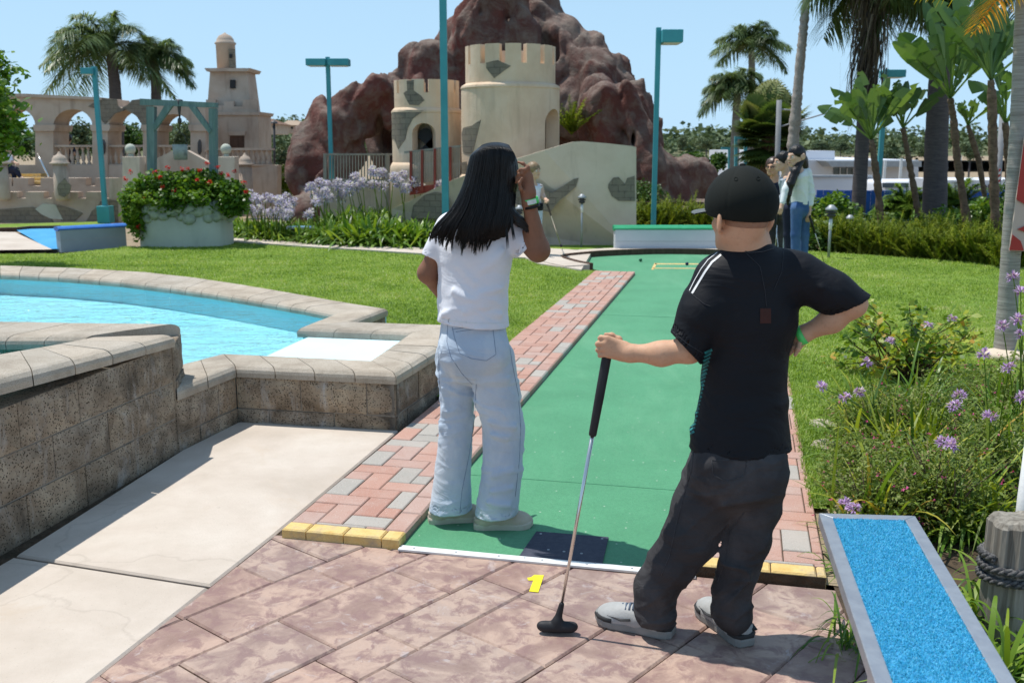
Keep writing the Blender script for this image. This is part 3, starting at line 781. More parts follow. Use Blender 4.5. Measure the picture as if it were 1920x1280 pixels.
for k in range(9): rb.prism([to2(Or[k]), to2(Or[k + 1]), to2(Ir[k + 1]), to2(Ir[k])], -.1, zt - .062)
rb.out('wall_body', MATS['pool_paint'], rt)
ring_in = Ic + Ir[1:]
waterpoly = [a.lerp(b, .6) for a, b in zip(Oc, Ic)] + [a.lerp(b, .6) for a, b in zip(Or, Ir)][1:] + [Vector((-10, 5.5, 0)), Vector((rimf1.x, rimf1.y - .1, 0)), Vector((rimf0.x - .05, rimf0.y - .1, 0))]
flat('pool_floor', waterpoly, .11, MATS['pool_paint'])
flat('water', waterpoly, .262, MATS['pool_water'])
pw = MB()
for k in range(5):
    ribbon(pw, [Oc[k].lerp(Ic[k], .9), Oc[k + 1].lerp(Ic[k + 1], .9)], (-.01, .01), -.03, zt - .065)
props(pw.out('pool_side', MATS['pool_paint']), kind='structure')
flat('pool_ledge', [g(455, 668), Oc[2].lerp(Ic[2], .7), Oc[3].lerp(Ic[3], .7), Oc[4].lerp(Ic[4], .7), g(560, 622)], .268, MATS['pool_ledge'])

# ---------------------------------------------------------------- lawns
def inside(P, poly):
    x, y = P[:, 0], P[:, 1]; c = np.zeros(len(P), bool); n = len(poly)
    for i in range(n):
        x0, y0 = poly[i]; x1, y1 = poly[(i + 1) % n]
        if y0 == y1: continue
        m = ((y0 > y) != (y1 > y)) & (x < (x1 - x0) * (y - y0) / (y1 - y0) + x0); c ^= m
    return c
poolpoly = [to2(p) for p in (Oc + Or[1:] + [Vector((-12, 9.5, 0)), Vector((-12, 3, 0)), Vector((-1.7, 3, 0))])]
def sm(x, a, b): t = np.clip((x - a) / (b - a), 0, 1); return t * t * (3 - 2 * t)
def qs(P): D = P[:, :2] - np.array([A0.x, A0.y]); return D @ np.array([LD.x, LD.y]), D @ np.array([LN.x, LN.y])
def lawn_z(P):
    s, q = qs(P)
    left = .03 + .13 * sm(-q, .55, 2.2) * (1 - sm(P[:, 1], 10.5, 13.5))
    return np.where(q < 0, left, .035)
far_edge = [(-700, 470), (0, 481), (118, 480), (240, 466), (300, 466), (436, 456), (500, 461), (600, 468), (700, 474), (790, 480), (900, 484), (985, 488), (1010, 500), (1085, 512), (1120, 513)]
farp = [G(u, v) for u, v in far_edge]
leftlawn = [to2(p) for p in farp] + [to2(LP(SLEN + .2, -.49)), to2(LP(2.0, -.49)), (-12, 5.5), (-14, 13)]
def lawn_mesh(name, x0, x1, y0, y1, h, polyg, holes):
    xs = np.arange(x0, x1, h); ys = np.arange(y0, y1, h); X, Y = np.meshgrid(xs, ys, indexing='ij')
    P = np.stack([X.ravel(), Y.ravel()], 1); z = lawn_z(P) + .008 * vnoise(np.stack([P[:, 0] * 1.3, P[:, 1] * 1.3, 0 * P[:, 0]], 1))
    ok = inside(P, polyg)
    for hh in holes: ok &= ~inside(P, hh)
    nx, ny = len(xs), len(ys); I = np.arange(nx * ny).reshape(nx, ny)
    F = np.stack([I[:-1, :-1], I[1:, :-1], I[1:, 1:], I[:-1, 1:]], -1).reshape(-1, 4)
    F = F[ok[F].sum(1) >= 2]
    V = np.column_stack([P, z]); used = np.unique(F); mp = np.zeros(len(V), int); mp[used] = np.arange(len(used))
    return props(obj(name, V[used], mp[F], MATS['lawn_grass'], smooth=True), kind='structure')
rl_far = [G(u, v) for u, v in ((1380, 474), (1500, 474), (1600, 481), (1720, 489), (1830, 497), (1960, 506))]
bed_edge = [G(u, v) for u, v in ((1556, 960), (1556, 900), (1580, 850), (1640, 820), (1720, 800), (1800, 790), (1990, 780))]
rightlawn = [to2(LP(.7, LW + .44)), to2(LP(SLEN + 1.4, LW + .44))] + [to2(p) for p in rl_far] + [(9, 9), to2(bed_edge[-1])] + [to2(p) for p in bed_edge[::-1]]
lawn_mesh('lawn', -13, 2.0, 6.0, 17.2, .07, leftlawn, [poolpoly])
lawn_mesh('lawn', .6, 9, 3.3, 16, .05, rightlawn, [])
# strip of grass behind the far lane
flat('lawn', [G(960, 470), G(1152, 472), G(1152, 463), G(960, 463)], .03, MATS['lawn_grass'])
flat('lawn', [G(-200, 425), G(205, 415), G(232, 445), G(112, 428), G(20, 426), G(-200, 432)], .0, MATS['lawn_grass'])
def grass(name, polyg, holes, n, y0, y1, x0, x1, hgt, seed):
    r = np.random.default_rng(seed); P = np.empty((0, 2))
    while len(P) < n:
        y = 1 / r.uniform(1 / y1, 1 / y0, n) ; x = r.uniform(x0, x1, n); Q = np.stack([x, y], 1)
        ok = inside(Q, polyg) & (np.abs(Q[:, 0]) < Q[:, 1] * .56)
        for hh in holes: ok &= ~inside(Q, hh)
        P = np.concatenate([P, Q[ok]])
    P = P[:n]; z = lawn_z(P); B = np.column_stack([P, z])
    pn = vnoise(np.column_stack([P * 1.6, 0 * P[:, 0]])) * .5 + vnoise(np.column_stack([P * 9, 0 * P[:, 0]])) * .5
    d = np.column_stack([r.normal(0, .5, n), r.normal(0, .5, n), np.ones(n)]); s = Soup()
    k = .6 + .08 * P[:, 1]
    s.strips(blades(B, d, hgt * r.uniform(.5, 1.2, n), .0042 * k * r.uniform(.7, 1.3, n), r.uniform(.1, .5, n), 2), np.clip(.45 + .42 * pn + r.normal(0, .2, n), 0, .99))
    return props(s.out(name, MATS['grass_blades']), 'short green mown grass covering the lawn', 'grass', kind='stuff')
grass('grass', leftlawn, [poolpoly], 150000, 6.3, 17, -9, 2, .034, 3)
grass('grass', rightlawn, [], 110000, 3.6, 15.5, .9, 8.5, .034, 4)
# far pale path edging at the foot of the agapanthus bed
fp = [(430, 451), (500, 456), (600, 463), (700, 467), (790, 470), (900, 471), (985, 470), (1060, 474), (1110, 478)]
fq = [(430, 458), (500, 463), (600, 470), (700, 476), (790, 482), (900, 487), (985, 490), (1012, 502), (1090, 514)]
pm = MB()
for k in range(len(fp) - 1):
    a, b, c, d = [to2(G(*p)) for p in (fq[k], fq[k + 1], fp[k + 1], fp[k])]
    pm.prism([a, b, c, d], -.03, .055 + (.0 if k < 7 else .002))
props(pm.out('concrete_kerb', MATS['path_concrete']), kind='structure')
flat('planting_bed', [G(300, 462), G(420, 452), G(500, 456), G(600, 463), G(790, 470), G(985, 470), G(985, 440), G(600, 425), G(400, 420)], .012, MATS['dark_soil'])
flat('planting_bed', [bed_edge[0], *bed_edge[1:], Vector((7, 3, 0)), Vector((3.4, 1.2, 0)), G(1640, 1290), G(1562, 1100)], .006, MATS['dark_soil'])
flat('planting_bed', [*rl_far, Vector((12, 14, 0)), Vector((12, 20, 0)), Vector((3, 20, 0))], -.006, MATS['dry_soil'])
# joint stones by the bed
# blue lane far left
flat('blue_green', [G(28, 431), G(113, 429), G(116, 468), G(92, 468)], .012, MATS['blue_carpet'])
flat('concrete_border', [G(-120, 436), G(28, 437), G(98, 470), G(-120, 473)], .02, MATS['path_concrete'])
kb = MB(); ribbon(kb, [G(-60, 435), G(30, 432), G(55, 429.5), G(114, 428.5)], (0, -.1), -.02, .06); props(kb.out('lane_kerb', MATS['dark_wood']), kind='structure')
def cap_wall(name, label, p0, p1, thick, h, mat_b, mat_c, caph=.04, over=.02):
    t = top(name, label, 'wall', (p0.x, p0.y, 0)); d = (p1 - p0); L = d.length; d.normalize(); n = Vector((-d.y, d.x, 0)); 
    if n.y < 0: n = -n
    b = MB(); c = (p0 + p1) / 2 + n * thick / 2
    rz = math.atan2(d.y, d.x)
    b.box((c.x, c.y, h / 2 - .02), (L, thick, h + .04), rz, .006)
    o = b.out('wall_body', MATS[mat_b], t)
    m = MB(); 
    m.tube([p0 + n * (thick / 2) - d * over + Vector((0, 0, h + caph * .45)), p1 + n * (thick / 2) + d * over + Vector((0, 0, h + caph * .45))], thick * .5 + over, 10, flat=caph / (thick * .5 + over) * .9)
    m.out('rail', MATS[mat_c], t, smooth=False)
    # block joints as shallow grooves
    g_ = MB()
    g_.box((c.x - n.x * thick / 2 * 1.003, c.y - n.y * thick / 2 * 1.003, h * .5), (L * .998, .004, .004), rz)
    g_.out('joint', MATS['grey_metal'], t)
    return t
cap_wall('block_barrier', 'pale grey block wall with blue rounded top at the far left', G(115, 469), G(238, 461), .2, .30, 'blue_wall_paint', 'blue_rail')
cap_wall('block_barrier', 'long pale block wall with green rounded top at the end of the green lane', G(1153, 474), G(1470, 474), .24, .34, 'wall_paint_grey', 'green_rail', .045)

sd_ = MB(); s0_ = (G(1100, 908) - A0).dot(LD); sd_.prism([to2(LP(s0_, .004)), to2(LP(s0_, LW - .004)), to2(LP(s0_ + .004, LW - .004)), to2(LP(s0_ + .004, .004))], .0042, .0052); s1_ = (G(1240, 595) - A0).dot(LD)
sd_.prism([to2(LP(s1_, .004)), to2(LP(s1_, LW - .004)), to2(LP(s1_ + .006, LW - .004)), to2(LP(s1_ + .006, .004))], .0042, .0052); props(sd_.out('lane_seam', M2('seam_green', (.045, .19, .10), None, 9, .9)), kind='structure')
# ---------------------------------------------------------------- people
class Shape:
    """smooth union of round limbs, evaluated as one surface"""
    def __init__(s, k=.03): s.p = []; s.k = k; s.cuts = []; s.post = None
    ks = 1.0
    def sub(s, sh, k=None): s.p.append(('s', sh, k)); return s
    def limb(s, pts, rads, sq=None, k=None):
        rads = [r * Shape.ks for r in rads]
        for i in range(len(pts) - 1): s.p.append(('c', pts[i], pts[i + 1], rads[i], rads[i + 1], sq, k))
        return s
    def ball(s, c, r, M=None, k=None):
        r = r if hasattr(r, '__len__') else (r, r, r); s.p.append(('e', c, tuple(x * Shape.ks for x in r), M, k)); return s
    def carve(s, c, r, M=None, k=.004): r = tuple(x * Shape.ks for x in r); s.p.append(('x', c, r, M, k)); return s
    def cut(s, p, n): s.cuts.append((p, n)); return s
    def __call__(s, P):
        d = None
        for q in s.p:
            if q[0] == 'c': e = rc(P, q[1], q[2], q[3], q[4], q[5]); k = q[6]
            elif q[0] == 'e': e = ell(P, q[1], q[2], q[3]); k = q[4]
            elif q[0] == 's': e = q[1](P); k = q[2]
            else: d = smax(d, -ell(P, q[1], q[2], q[3]), q[4]); continue
            d = e if d is None else smin(d, e, k or s.k)
        if s.post: d = s.post(P, d)
        for p, n in s.cuts: d = np.maximum(d, half(P, p, n))
        return d
    def mesh(s, name, m, parent, h, pad=.03, slack=.02):
        pts = []
        for q in s.p + [z for x in s.p if x[0] == 's' for z in x[1].p]:
            if q[0] == 'c':
                for c, r in ((q[1], q[3]), (q[2], q[4])): pts += [A(c) - r, A(c) + r]
            elif q[0] == 'e': r = max(q[2]); pts += [A(q[1]) - r, A(q[1]) + r]
        pts = np.array(pts); return sdf_obj(name, s, pts.min(0) - pad, pts.max(0) + pad, h, m, parent, slack)
_oldcall = Shape.__call__
def _call(s, P):
    d = _oldcall(s, P)
    for p, n, c, rad, th in getattr(s, 'hollow', []):      # hollow out the open ends
        m = (np.linalg.norm(P - A(c), axis=1) < rad) & (half(P, p, n) > -.03)
        d = np.where(m, np.maximum(d, -(d + th)), d)
    return d
Shape.__call__ = _call
def frame(f, up=(0, 0, 1)):
    """columns: left-right, forward, up"""
    f = Vector(f).normalized(); u = Vector(up); r = f.cross(u).normalized(); u = r.cross(f).normalized()
    return np.array([[r.x, f.x, u.x], [r.y, f.y, u.y], [r.z, f.z, u.z]])
def fr(M, c, x, y, z): v = np.array(c) + M @ np.array([x, y, z]); return Vector(v.tolist())
def head_shape(S, c, f, s=1.0, up=(0, 0, 1), neck=None, nr=.052, ears=True):
    """c centre of the skull; s = 1 for a 22 cm head"""
    M = frame(f, up); P = lambda x, y, z: fr(M, c, x * s * Shape.ks, y * s * Shape.ks, z * s * Shape.ks)
    S.ball(P(0, -.012, .022), (.076 * s, .095 * s, .090 * s), M, .03)
    S.ball(P(0, .030, -.035), (.058 * s, .062 * s, .072 * s), M, .03)
    S.ball(P(0, .055, -.085), (.026 * s, .024 * s, .020 * s), M, .03)
    for sd in (-1, 1):
        S.limb([P(sd * .055, .0, -.045), P(sd * .022, .062, -.082)], [.020 * s, .016 * s], k=.025)
        S.ball(P(sd * .035, .068, -.018), (.020 * s, .018 * s, .016 * s), M, .02)
    S.limb([P(0, .088, .010), P(0, .108, -.022)], [.008 * s, .012 * s], k=.012)
    S.ball(P(-.011, .098, -.028), (.009 * s,) * 3, M, .008); S.ball(P(.011, .098, -.028), (.009 * s,) * 3, M, .008)
    S.limb([P(-.028, .082, .018), P(.028, .082, .018)], [.010 * s, .010 * s], k=.015)
    for sd in (-1, 1): S.carve(P(sd * .031, .100, .002), (.015 * s, .014 * s, .009 * s), M, .012)
    S.limb([P(-.018, .086, -.052), P(0, .095, -.050)], [.0055 * s, .007 * s], k=.006); S.limb([P(0, .095, -.050), P(.018, .086, -.052)], [.007 * s, .0055 * s], k=.006)
    S.limb([P(-.016, .086, -.062), P(.016, .086, -.062)], [.007 * s, .007 * s], k=.006)
    if ears:
        for sd in (-1, 1):
            E = frame(Vector((M[0][1], M[1][1], 0)) + Vector((M[0][0], M[1][0], 0)) * sd * -.55)
            S.ball(P(sd * .095, -.018, -.004), (.008 * s, .023 * s, .035 * s), E, .004); S.ball(P(sd * .080, -.006, -.002), (.010 * s, .014 * s, .022 * s), E, .004)
            S.ball(P(sd * .087, -.010, -.034), (.007 * s, .011 * s, .012 * s), E, .004)
            S.carve(P(sd * .097, -.006, .000), (.006 * s, .010 * s, .017 * s), E, .004)
    if neck is not None: S.limb([neck, P(0, -.02, -.05)], [nr * 1.08, nr], k=.03)
    return M
def eyes(parent, c, f, s, tone='dark_metal', wm='white_paint'):
    M = frame(f); 
    s = s * Shape.ks
    for sd in (-1, 1):
        e = MB(); sphere_mb(fr(M, c, sd * .031 * s, .080 * s, .002 * s), .0115 * s, 10, e); eo = e.out('eye', MATS[wm], parent, True)
        b = MB(); sphere_mb(fr(M, c, sd * .031 * s, .0885 * s, .002 * s), .0048 * s, 8, b); b.out('iris', MATS['dark_rubber'], eo, True)
        b = MB(); b.tube([fr(M, c, sd * .016 * s, .094 * s, .022 * s), fr(M, c, sd * .032 * s, .094 * s, .028 * s), fr(M, c, sd * .046 * s, .084 * s, .022 * s)], .0032 * s, 6)
        b.out('eyebrow', MATS['hair_black'], parent, True)
    l = MB(); l.tube([fr(M, c, -.020 * s, .090 * s, -.056 * s), fr(M, c, 0, .1005 * s, -.057 * s), fr(M, c, .020 * s, .090 * s, -.056 * s)], [.002 * s, .0065 * s, .002 * s], 8, flat=.7)
    l.out('lips', MATS['lip'], parent, True)
M2('lip', (.40, .12, .10), (.35, .10, .09), 30, .5)
def fingers(S, chains, r=.0082, k=.005):
    for ch in chains:
        rr = [r * (1.0 - .10 * i) for i in range(len(ch))]; S.limb(ch, rr, k=k)
        for p, q in zip(ch[1:-1], rr[1:-1]): S.ball(p, q * 1.09, None, k)
def wr(P, amp, f, seed=0, st=(1, 1, 1)):
    return amp * fbm(P * (A(st) * f) + seed, 3)
def crease(P, f, seed, amp, st=(1, 1, 1), tilt=0.0):
    """soft sharp-backed folds running across the cloth"""
    Q = np.column_stack([P[:, 0] * st[0] + P[:, 2] * tilt, P[:, 1] * st[1], P[:, 2] * st[2]]) * f
    wv = np.column_stack([vnoise(Q * .6 + seed), vnoise(Q * .6 + seed + 9), vnoise(Q * .6 + seed + 19)]) * .55
    n1 = vnoise(Q + wv + seed); r1 = np.clip(1 - np.abs(n1) * 4.2, 0, 1) ** 1.25
    mask = np.clip(vnoise(Q * .33 + seed + 41) * 1.6 + .45, 0, 1)
    n2 = vnoise(Q * 2.1 + wv * 2 + seed + 60); r2 = np.clip(1 - np.abs(n2) * 4.0, 0, 1) ** 1.25
    return amp * (mask * (1.15 * r1 + .5 * r2) - .12)
def folds(lines, amp_w):
    """explicit cloth ridges: each line is (a, b, width, height)"""
    def F(P, d):
        for a, b, w, hgt in lines: 
            e = rc(P, a, b, 0, 0); d = d - hgt * np.exp(-(e / w) ** 2)
        return d
    return F
def shoe(person, heel, toe, mats, wid=.088, hgt=.075, zt0=0.0, accents=None):
    ks0 = Shape.ks; Shape.ks = 1.0
    heel = Vector((heel.x, heel.y, zt0)); toe = Vector((toe.x, toe.y, zt0)); f = (toe - heel); L = f.length; f.normalize(); M = frame(f)
    Q = lambda x, y, z: fr(M, heel, x, y * L, z)
    S = Shape(.02)
    S.ball(Q(0, .785, .028), (wid * .505, L * .215, .038), M, .03); S.ball(Q(0, .5, .036), (wid * .45, L * .32, .044), M, .03)
    S.ball(Q(0, .16, .040), (wid * .40, L * .15, .042), M, .03); S.limb([Q(0, .19, .04), Q(0, .22, hgt)], [.034, .031], k=.03)
    S.cut(Q(0, 0, .018), (0, 0, -1)); S.cut(Q(0, .2, hgt), (f.x * -.25, f.y * -.25, 1))
    up = S.mesh('shoe', MATS[mats[0]], person, .0042); Shape.ks = ks0
    prof = [(0, .5), (.05, .72), (.15, .86), (.3, .84), (.45, .82), (.6, .92), (.75, 1.03), (.86, .98), (.94, .78), (1.0, .35)]
    pts = [(w * wid / 2, y) for y, w in prof] + [(-w * wid / 2 * .96, y) for y, w in prof[::-1]]
    sb = MB(); lay = [(.0, 1.0), (.004, 1.04), (.021, 1.05), (.028, 1.0)]; n = len(pts); vs = []; fs = []
    for z, k in lay:
        for x, y in pts: 
            rise = .012 * max(0, (y - .78) / .22) ** 2
            v = Q(x * k, .5 + (y - .5) * (1 + (k - 1) * .4), z + rise); vs.append(v)
    for i in range(len(lay) - 1):
        for j in range(n): fs.append((i * n + j, i * n + (j + 1) % n, (i + 1) * n + (j + 1) % n, (i + 1) * n + j))
    fs += [tuple(range(n))[::-1], tuple(range((len(lay) - 1) * n, len(lay) * n))]
    sb.add(vs, fs); sb.out('sole', MATS[mats[1]], up, False)
    lc = MB()
    for i in range(6):
        y = .44 + i * .05; z = .084 - (y - .5) * .075
        lc.tube([Q(-.026, y, z - .010), Q(0, y + .02, z + .001), Q(.026, y, z - .010)], .0042, 6)
    lc.out('laces', MATS[mats[2]], up, True)
    if len(mats) > 3:
        for nm, sel, z in (('toe_band', lambda y: y > .60, .036), ('heel_band', lambda y: y < .27, .040)):
            tb = MB(); L1 = [(x, y) for x, y in pts if sel(y)]
            if nm == 'heel_band': h_ = len(L1) // 2; L1 = L1[h_:] + L1[:h_]
            tb.tube([Q(x * .90, .5 + (y - .5) * .95, z - .006) for x, y in L1], .011, 8, flat=.9); tb.out(nm, MATS[mats[3]], up, True)
    if accents:
        am = MB()
        for sd in (-1, 1):
            for a in accents:
                am.tube([Q(sd * x * wid, y, z) for x, y, z in a[0]], a[1], 8, flat=.35)
        am.out('side_panel', MATS[mats[3]], up, True)
    return up
M2('shoe_cream', (.52, .46, .36), (.46, .39, .30), 20, .6, .15, 90); M2('sole_cream', (.56, .51, .42), (.50, .45, .36), 20, .6)
M2('shoe_grey', (.40, .40, .39), (.34, .34, .33), 20, .6, .15, 90); M2('sole_grey', (.20, .20, .19), (.30, .295, .28), 10, .6)
M2('lace_blue', (.09, .12, .17), (.12, .15, .20), 20, .8); M2('shoe_black', (.03, .03, .032), (.045, .045, .045), 20, .7)
M2('red_mark', (.50, .03, .02), (.45, .03, .02), 20, .5); M2('band_green', (.08, .62, .12), (.10, .68, .16), 20, .4, spec=.5); M2('gold', (.65, .50, .26), None, 9, .25, metal=1)
M2('band_white', (.7, .75, .72), (.6, .66, .62), 90, .5)
def ring(mb, c, ax, r, w, th=.003, n=28, sx=1.0, u=None):
    """a flat band round a wrist"""
    ax = Vector(ax).normalized(); x = (Vector(u) if u else ax.orthogonal()); x = (x - ax * x.dot(ax)).normalized(); y = ax.cross(x); c = Vector(c); vs = []; fs = []
    for k in range(n):
        a = 2 * math.pi * k / n; d = x * math.cos(a) * sx + y * math.sin(a)
        for rr, hh in ((r, -w / 2), (r + th, -w / 2), (r + th, w / 2), (r, w / 2)): vs.append(c + d * rr + ax * hh)
    for k in range(n):
        for j in range(4): fs.append((k * 4 + j, k * 4 + (j + 1) % 4, ((k + 1) % n) * 4 + (j + 1) % 4, ((k + 1) % n) * 4 + j))
    return mb.add(vs, fs)

# ---- girl -----------------------------------------------------------------
GB = G(892, 984)
girl = top('person', 'girl with long black hair in white t-shirt and pale wide jeans touching her hair', 'person', (GB.x, GB.y, 0))
gf = Vector((.62, .78, 0)).normalized(); gl = Vector((gf.y, -gf.x, 0))
Shape.ks = .936
def w(u, v, Y): return W(u, v, Y * .936)
S = Shape(.03)
hc = w(922, 334, 4.20); Mh = head_shape(S, hc, (.45, .89, -.02), .98, neck=w(905, 412, 4.22), nr=.048)
S.limb([w(905, 415, 4.22), w(895, 470, 4.22), w(888, 545, 4.22), w(886, 640, 4.22)], [.085, .115, .095, .115], (gf, 1.35))
S.limb([w(840, 424, 4.25), w(801, 512, 4.27)], [.045, .037]); S.limb([w(801, 512, 4.27), w(845, 572, 4.44)], [.037, .026])
el = w(1009, 469, 4.13); wrp = w(992, 380, 4.10)
S.limb([w(955, 426, 4.20), el], [.046, .044]); S.limb([el, wrp], [.044, .0265])
for hx, hz, yy in ((860, 940, 4.32), (930, 945, 4.18)): pass
S.limb([w(858, 665, 4.26), w(862, 800, 4.25), w(850, 945, 4.24)], [.08, .055, .038]); S.limb([w(918, 670, 4.18), w(938, 800, 4.17), w(925, 945, 4.17)], [.085, .055, .038])
# raised hand
pl = [w(991, 362, 4.10), w(986, 336, 4.11)]
S.limb([wrp, pl[0]], [.0255, .026], k=.02); S.limb([w(985, 362, 4.11), w(981, 338, 4.12)], [.018, .016], k=.02); S.limb([w(995, 360, 4.09), w(993, 330, 4.09)], [.018, .014], k=.02); S.limb([w(990, 360, 4.10), w(987, 334, 4.10)], [.019, .015], k=.02)
fingers(S, [[w(994, 330, 4.09), w(990, 314, 4.085), w(981, 307, 4.09), w(972, 304, 4.10)], [w(989, 331, 4.095), w(985, 318, 4.08), w(977, 318, 4.085), w(970, 322, 4.10)],
            [w(984, 335, 4.10), w(979, 325, 4.085), w(973, 327, 4.09), w(968, 333, 4.10)], [w(980, 341, 4.11), w(975, 335, 4.09), w(970, 338, 4.095), w(967, 343, 4.10)],
            [w(983, 362, 4.09), w(976, 354, 4.065), w(974, 343, 4.06), w(979, 334, 4.06)]], .0078)
fingers(S, [[w(846, 575, 4.44), w(856, 590, 4.47), w(862, 600, 4.48)], [w(850, 572, 4.44), w(862, 586, 4.47), w(868, 594, 4.48)], [w(854, 570, 4.45), w(867, 580, 4.48), w(873, 588, 4.49)], [w(857, 568, 4.46), w(868, 574, 4.49), w(876, 580, 4.50)], [w(843, 572, 4.46), w(846, 582, 4.49)]], .008)
body = S.mesh('body', MATS['skin_brown'], girl, .0042)
eyes(girl, hc, (.45, .89, -.02), .98)
# t-shirt
T = Shape(.035)
T.limb([w(901, 430, 4.22), w(890, 478, 4.22), w(886, 540, 4.22), w(887, 625, 4.22)], [.135, .168, .160, .172], (gf, 1.28))
def sleeve(T, pts, rads, p, n, k=.03, th=.006):
    q = Shape(.03); q.limb(pts, rads); q.cut(p, n); q.hollow = [(p, n, p, .14, th)]; T.sub(q, k)
sleeve(T, [w(842, 428, 4.25), w(804, 500, 4.262)], [.062, .053], w(805, 480, 4.26), Vector((-.35, 0, -1)))
sleeve(T, [w(955, 428, 4.20), w(1006, 484, 4.14)], [.064, .060], w(984, 470, 4.15), Vector((.72, 0, -.72)))
T.limb([w(858, 424, 4.24), w(945, 422, 4.21)], [.062, .062]); T.limb([w(903, 412, 4.22), w(900, 430, 4.22)], [.058, .07])
def gpost(P, d):
    z = P[:, 2]
    n1 = fbm(np.column_stack([P[:, 0] * 4.5 + P[:, 2] * 3, P[:, 1] * 4.5, P[:, 2] * 12]) + 3, 2)
    ridge = 1 - np.abs(fbm(np.column_stack([P[:, 0] * 3.2 + P[:, 2] * 4.2, P[:, 1] * 3.2, P[:, 2] * 9.5]) + 11, 2)) * 1.6
    low = np.clip((1.30 - z) / .25, 0, 1)
    d = d - crease(P, 5.0, 3, .007, (1, 1, 1.9), 1.2) * (.5 + low) - .005 * low * n1
    for a, b, wd, hg in GF: d = d - hg * np.exp(-(rc(P, a, b, 0, 0) / wd) ** 2)
    return d
GF = [(w(850, 545, 4.10), w(905, 572, 4.08), .016, .014), (w(830, 590, 4.14), w(885, 578, 4.08), .014, .012), (w(905, 505, 4.08), w(945, 470, 4.09), .016, .010), (w(862, 500, 4.10), w(890, 530, 4.08), .014, .009),
      (w(870, 586, 4.08), w(940, 590, 4.10), .012, .011), (w(900, 550, 4.06), w(950, 540, 4.10), .015, .009)]
T.post = gpost
hemp = w(886, 605, 4.22); T.cut(hemp, (-.06, 0, -1))
T.hollow = [(hemp, Vector((0, 0, -1)), hemp, .25, .008)]
ts = T.mesh('t_shirt', MATS['white_cotton'], girl, .0048)
# jeans
J = Shape(.03)
J.limb([w(887, 604, 4.22), w(887, 655, 4.22)], [.150, .163], (gf, 1.22))
J.ball(w(862, 660, 4.17), (.085, .075, .09), None, .05); J.ball(w(918, 662, 4.12), (.085, .075, .09), None, .05)
J.limb([w(856, 670, 4.26), w(858, 740, 4.26), w(856, 800, 4.25), w(849, 880, 4.25), w(845, 962, 4.24)], [.094, .078, .072, .080, .098], k=.008)
J.limb([w(920, 675, 4.18), w(932, 740, 4.18), w(944, 800, 4.17), w(942, 880, 4.16), w(931, 962, 4.16)], [.106, .096, .088, .088, .094], k=.008)
JF = [(w(905, 790, 4.08), w(965, 800, 4.09), .014, .012), (w(900, 812, 4.08), w(950, 822, 4.08), .012, .010), (w(828, 800, 4.22), w(872, 780, 4.22), .014, .011), (w(830, 830, 4.22), w(862, 812, 4.22), .013, .010),
      (w(830, 700, 4.2), w(880, 690, 4.16), .014, .010), (w(890, 705, 4.1), w(955, 712, 4.09), .014, .007), (w(845, 890, 4.21), w(870, 850, 4.22), .014, .008), (w(905, 900, 4.06), w(960, 880, 4.08), .015, .007),
      (w(896, 940, 4.06), w(955, 948, 4.07), .014, .012), (w(905, 925, 4.06), w(960, 915, 4.08), .012, .008)]
def jpost(P, d):
    r_ = 1 - np.abs(fbm(np.column_stack([P[:, 0] * 5, P[:, 1] * 5, P[:, 2] * 7]) + 5, 2)) * 1.5
    d = d - crease(P, 6.0, 7, .008, (1, 1, 1.7), .8)
    for a, b, wd, hg in JF: d = d - 1.35 * hg * np.exp(-(rc(P, a, b, 0, 0) / wd) ** 2)
    return d
J.post = jpost; J.cut(w(887, 595, 4.22), (0, 0, 1)); J.cut(Vector((0, 0, .070)), (.05, 0, -1))
J.hollow = [(Vector((GB.x, GB.y, .062)), Vector((0, 0, -1)), w(847, 968, 4.24), .16, .006), (Vector((GB.x, GB.y, .062)), Vector((0, 0, -1)), w(927, 965, 4.16), .16, .006)]
jn = J.mesh('jeans', MATS['light_denim'], girl, .0048)
# seams and pocket stitched on the jeans: thin cords laid on the surface
from mathutils.bvhtree import BVHTree
def laid(me_obj, pix, Y0, rad, mb, off=.001, n=5):
    """a thin cord laid on a surface seen through the listed photo points"""
    me = me_obj.data; bv = BVHTree.FromPolygons([v.co for v in me.vertices], [tuple(p.vertices) for p in me.polygons]) if not hasattr(laid, 'c') or laid.c[0] is not me_obj else laid.c[1]
    laid.c = (me_obj, bv); out = []
    for a, b in zip(pix[:-1], pix[1:]):
        for i in range(n):
            t = i / n; u, v = a[0] + (b[0] - a[0]) * t, a[1] + (b[1] - a[1]) * t
            h = bv.ray_cast(Vector((0, 0, H)), ray(u, v).normalized())
            if h[0]: out.append(h[0] + h[1] * off)
    u, v = pix[-1]; h = bv.ray_cast(Vector((0, 0, H)), ray(u, v).normalized())
    if h[0]: out.append(h[0] + h[1] * off)
    if len(out) > 1: mb.tube(out, rad, 5)
M2('stitch_blue', (.16, .22, .32), (.22, .28, .38), 60, .9); M2('stitch_black', (.05, .05, .055), (.07, .07, .075), 60, .9)
sm_ = MB()
for pts in ([(848, 613), (852, 632), (862, 662), (884, 672), (912, 676), (930, 664), (927, 640), (923, 606), (895, 611), (850, 617)], [(855, 622), (922, 612)], [(819, 614), (822, 640), (828, 662)], [(840, 600), (838, 640), (845, 668), (866, 700), (885, 720)],
            [(950, 612), (960, 680), (972, 740), (976, 800), (974, 860), (966, 930)], [(822, 660), (824, 720)], [(893, 720), (890, 780), (880, 850), (866, 920), (862, 962)]):
    laid(jn, pts, 4.1, .0011, sm_, .0005)
sm_.out('seam', MATS['stitch_blue'], jn, True)
hm = MB(); laid(ts, [(815, 596), (840, 600), (870, 604), (900, 606), (930, 606), (956, 603)], 4, .0009, hm, .0004); hm.out('hem', MATS['band_white'], ts, True)
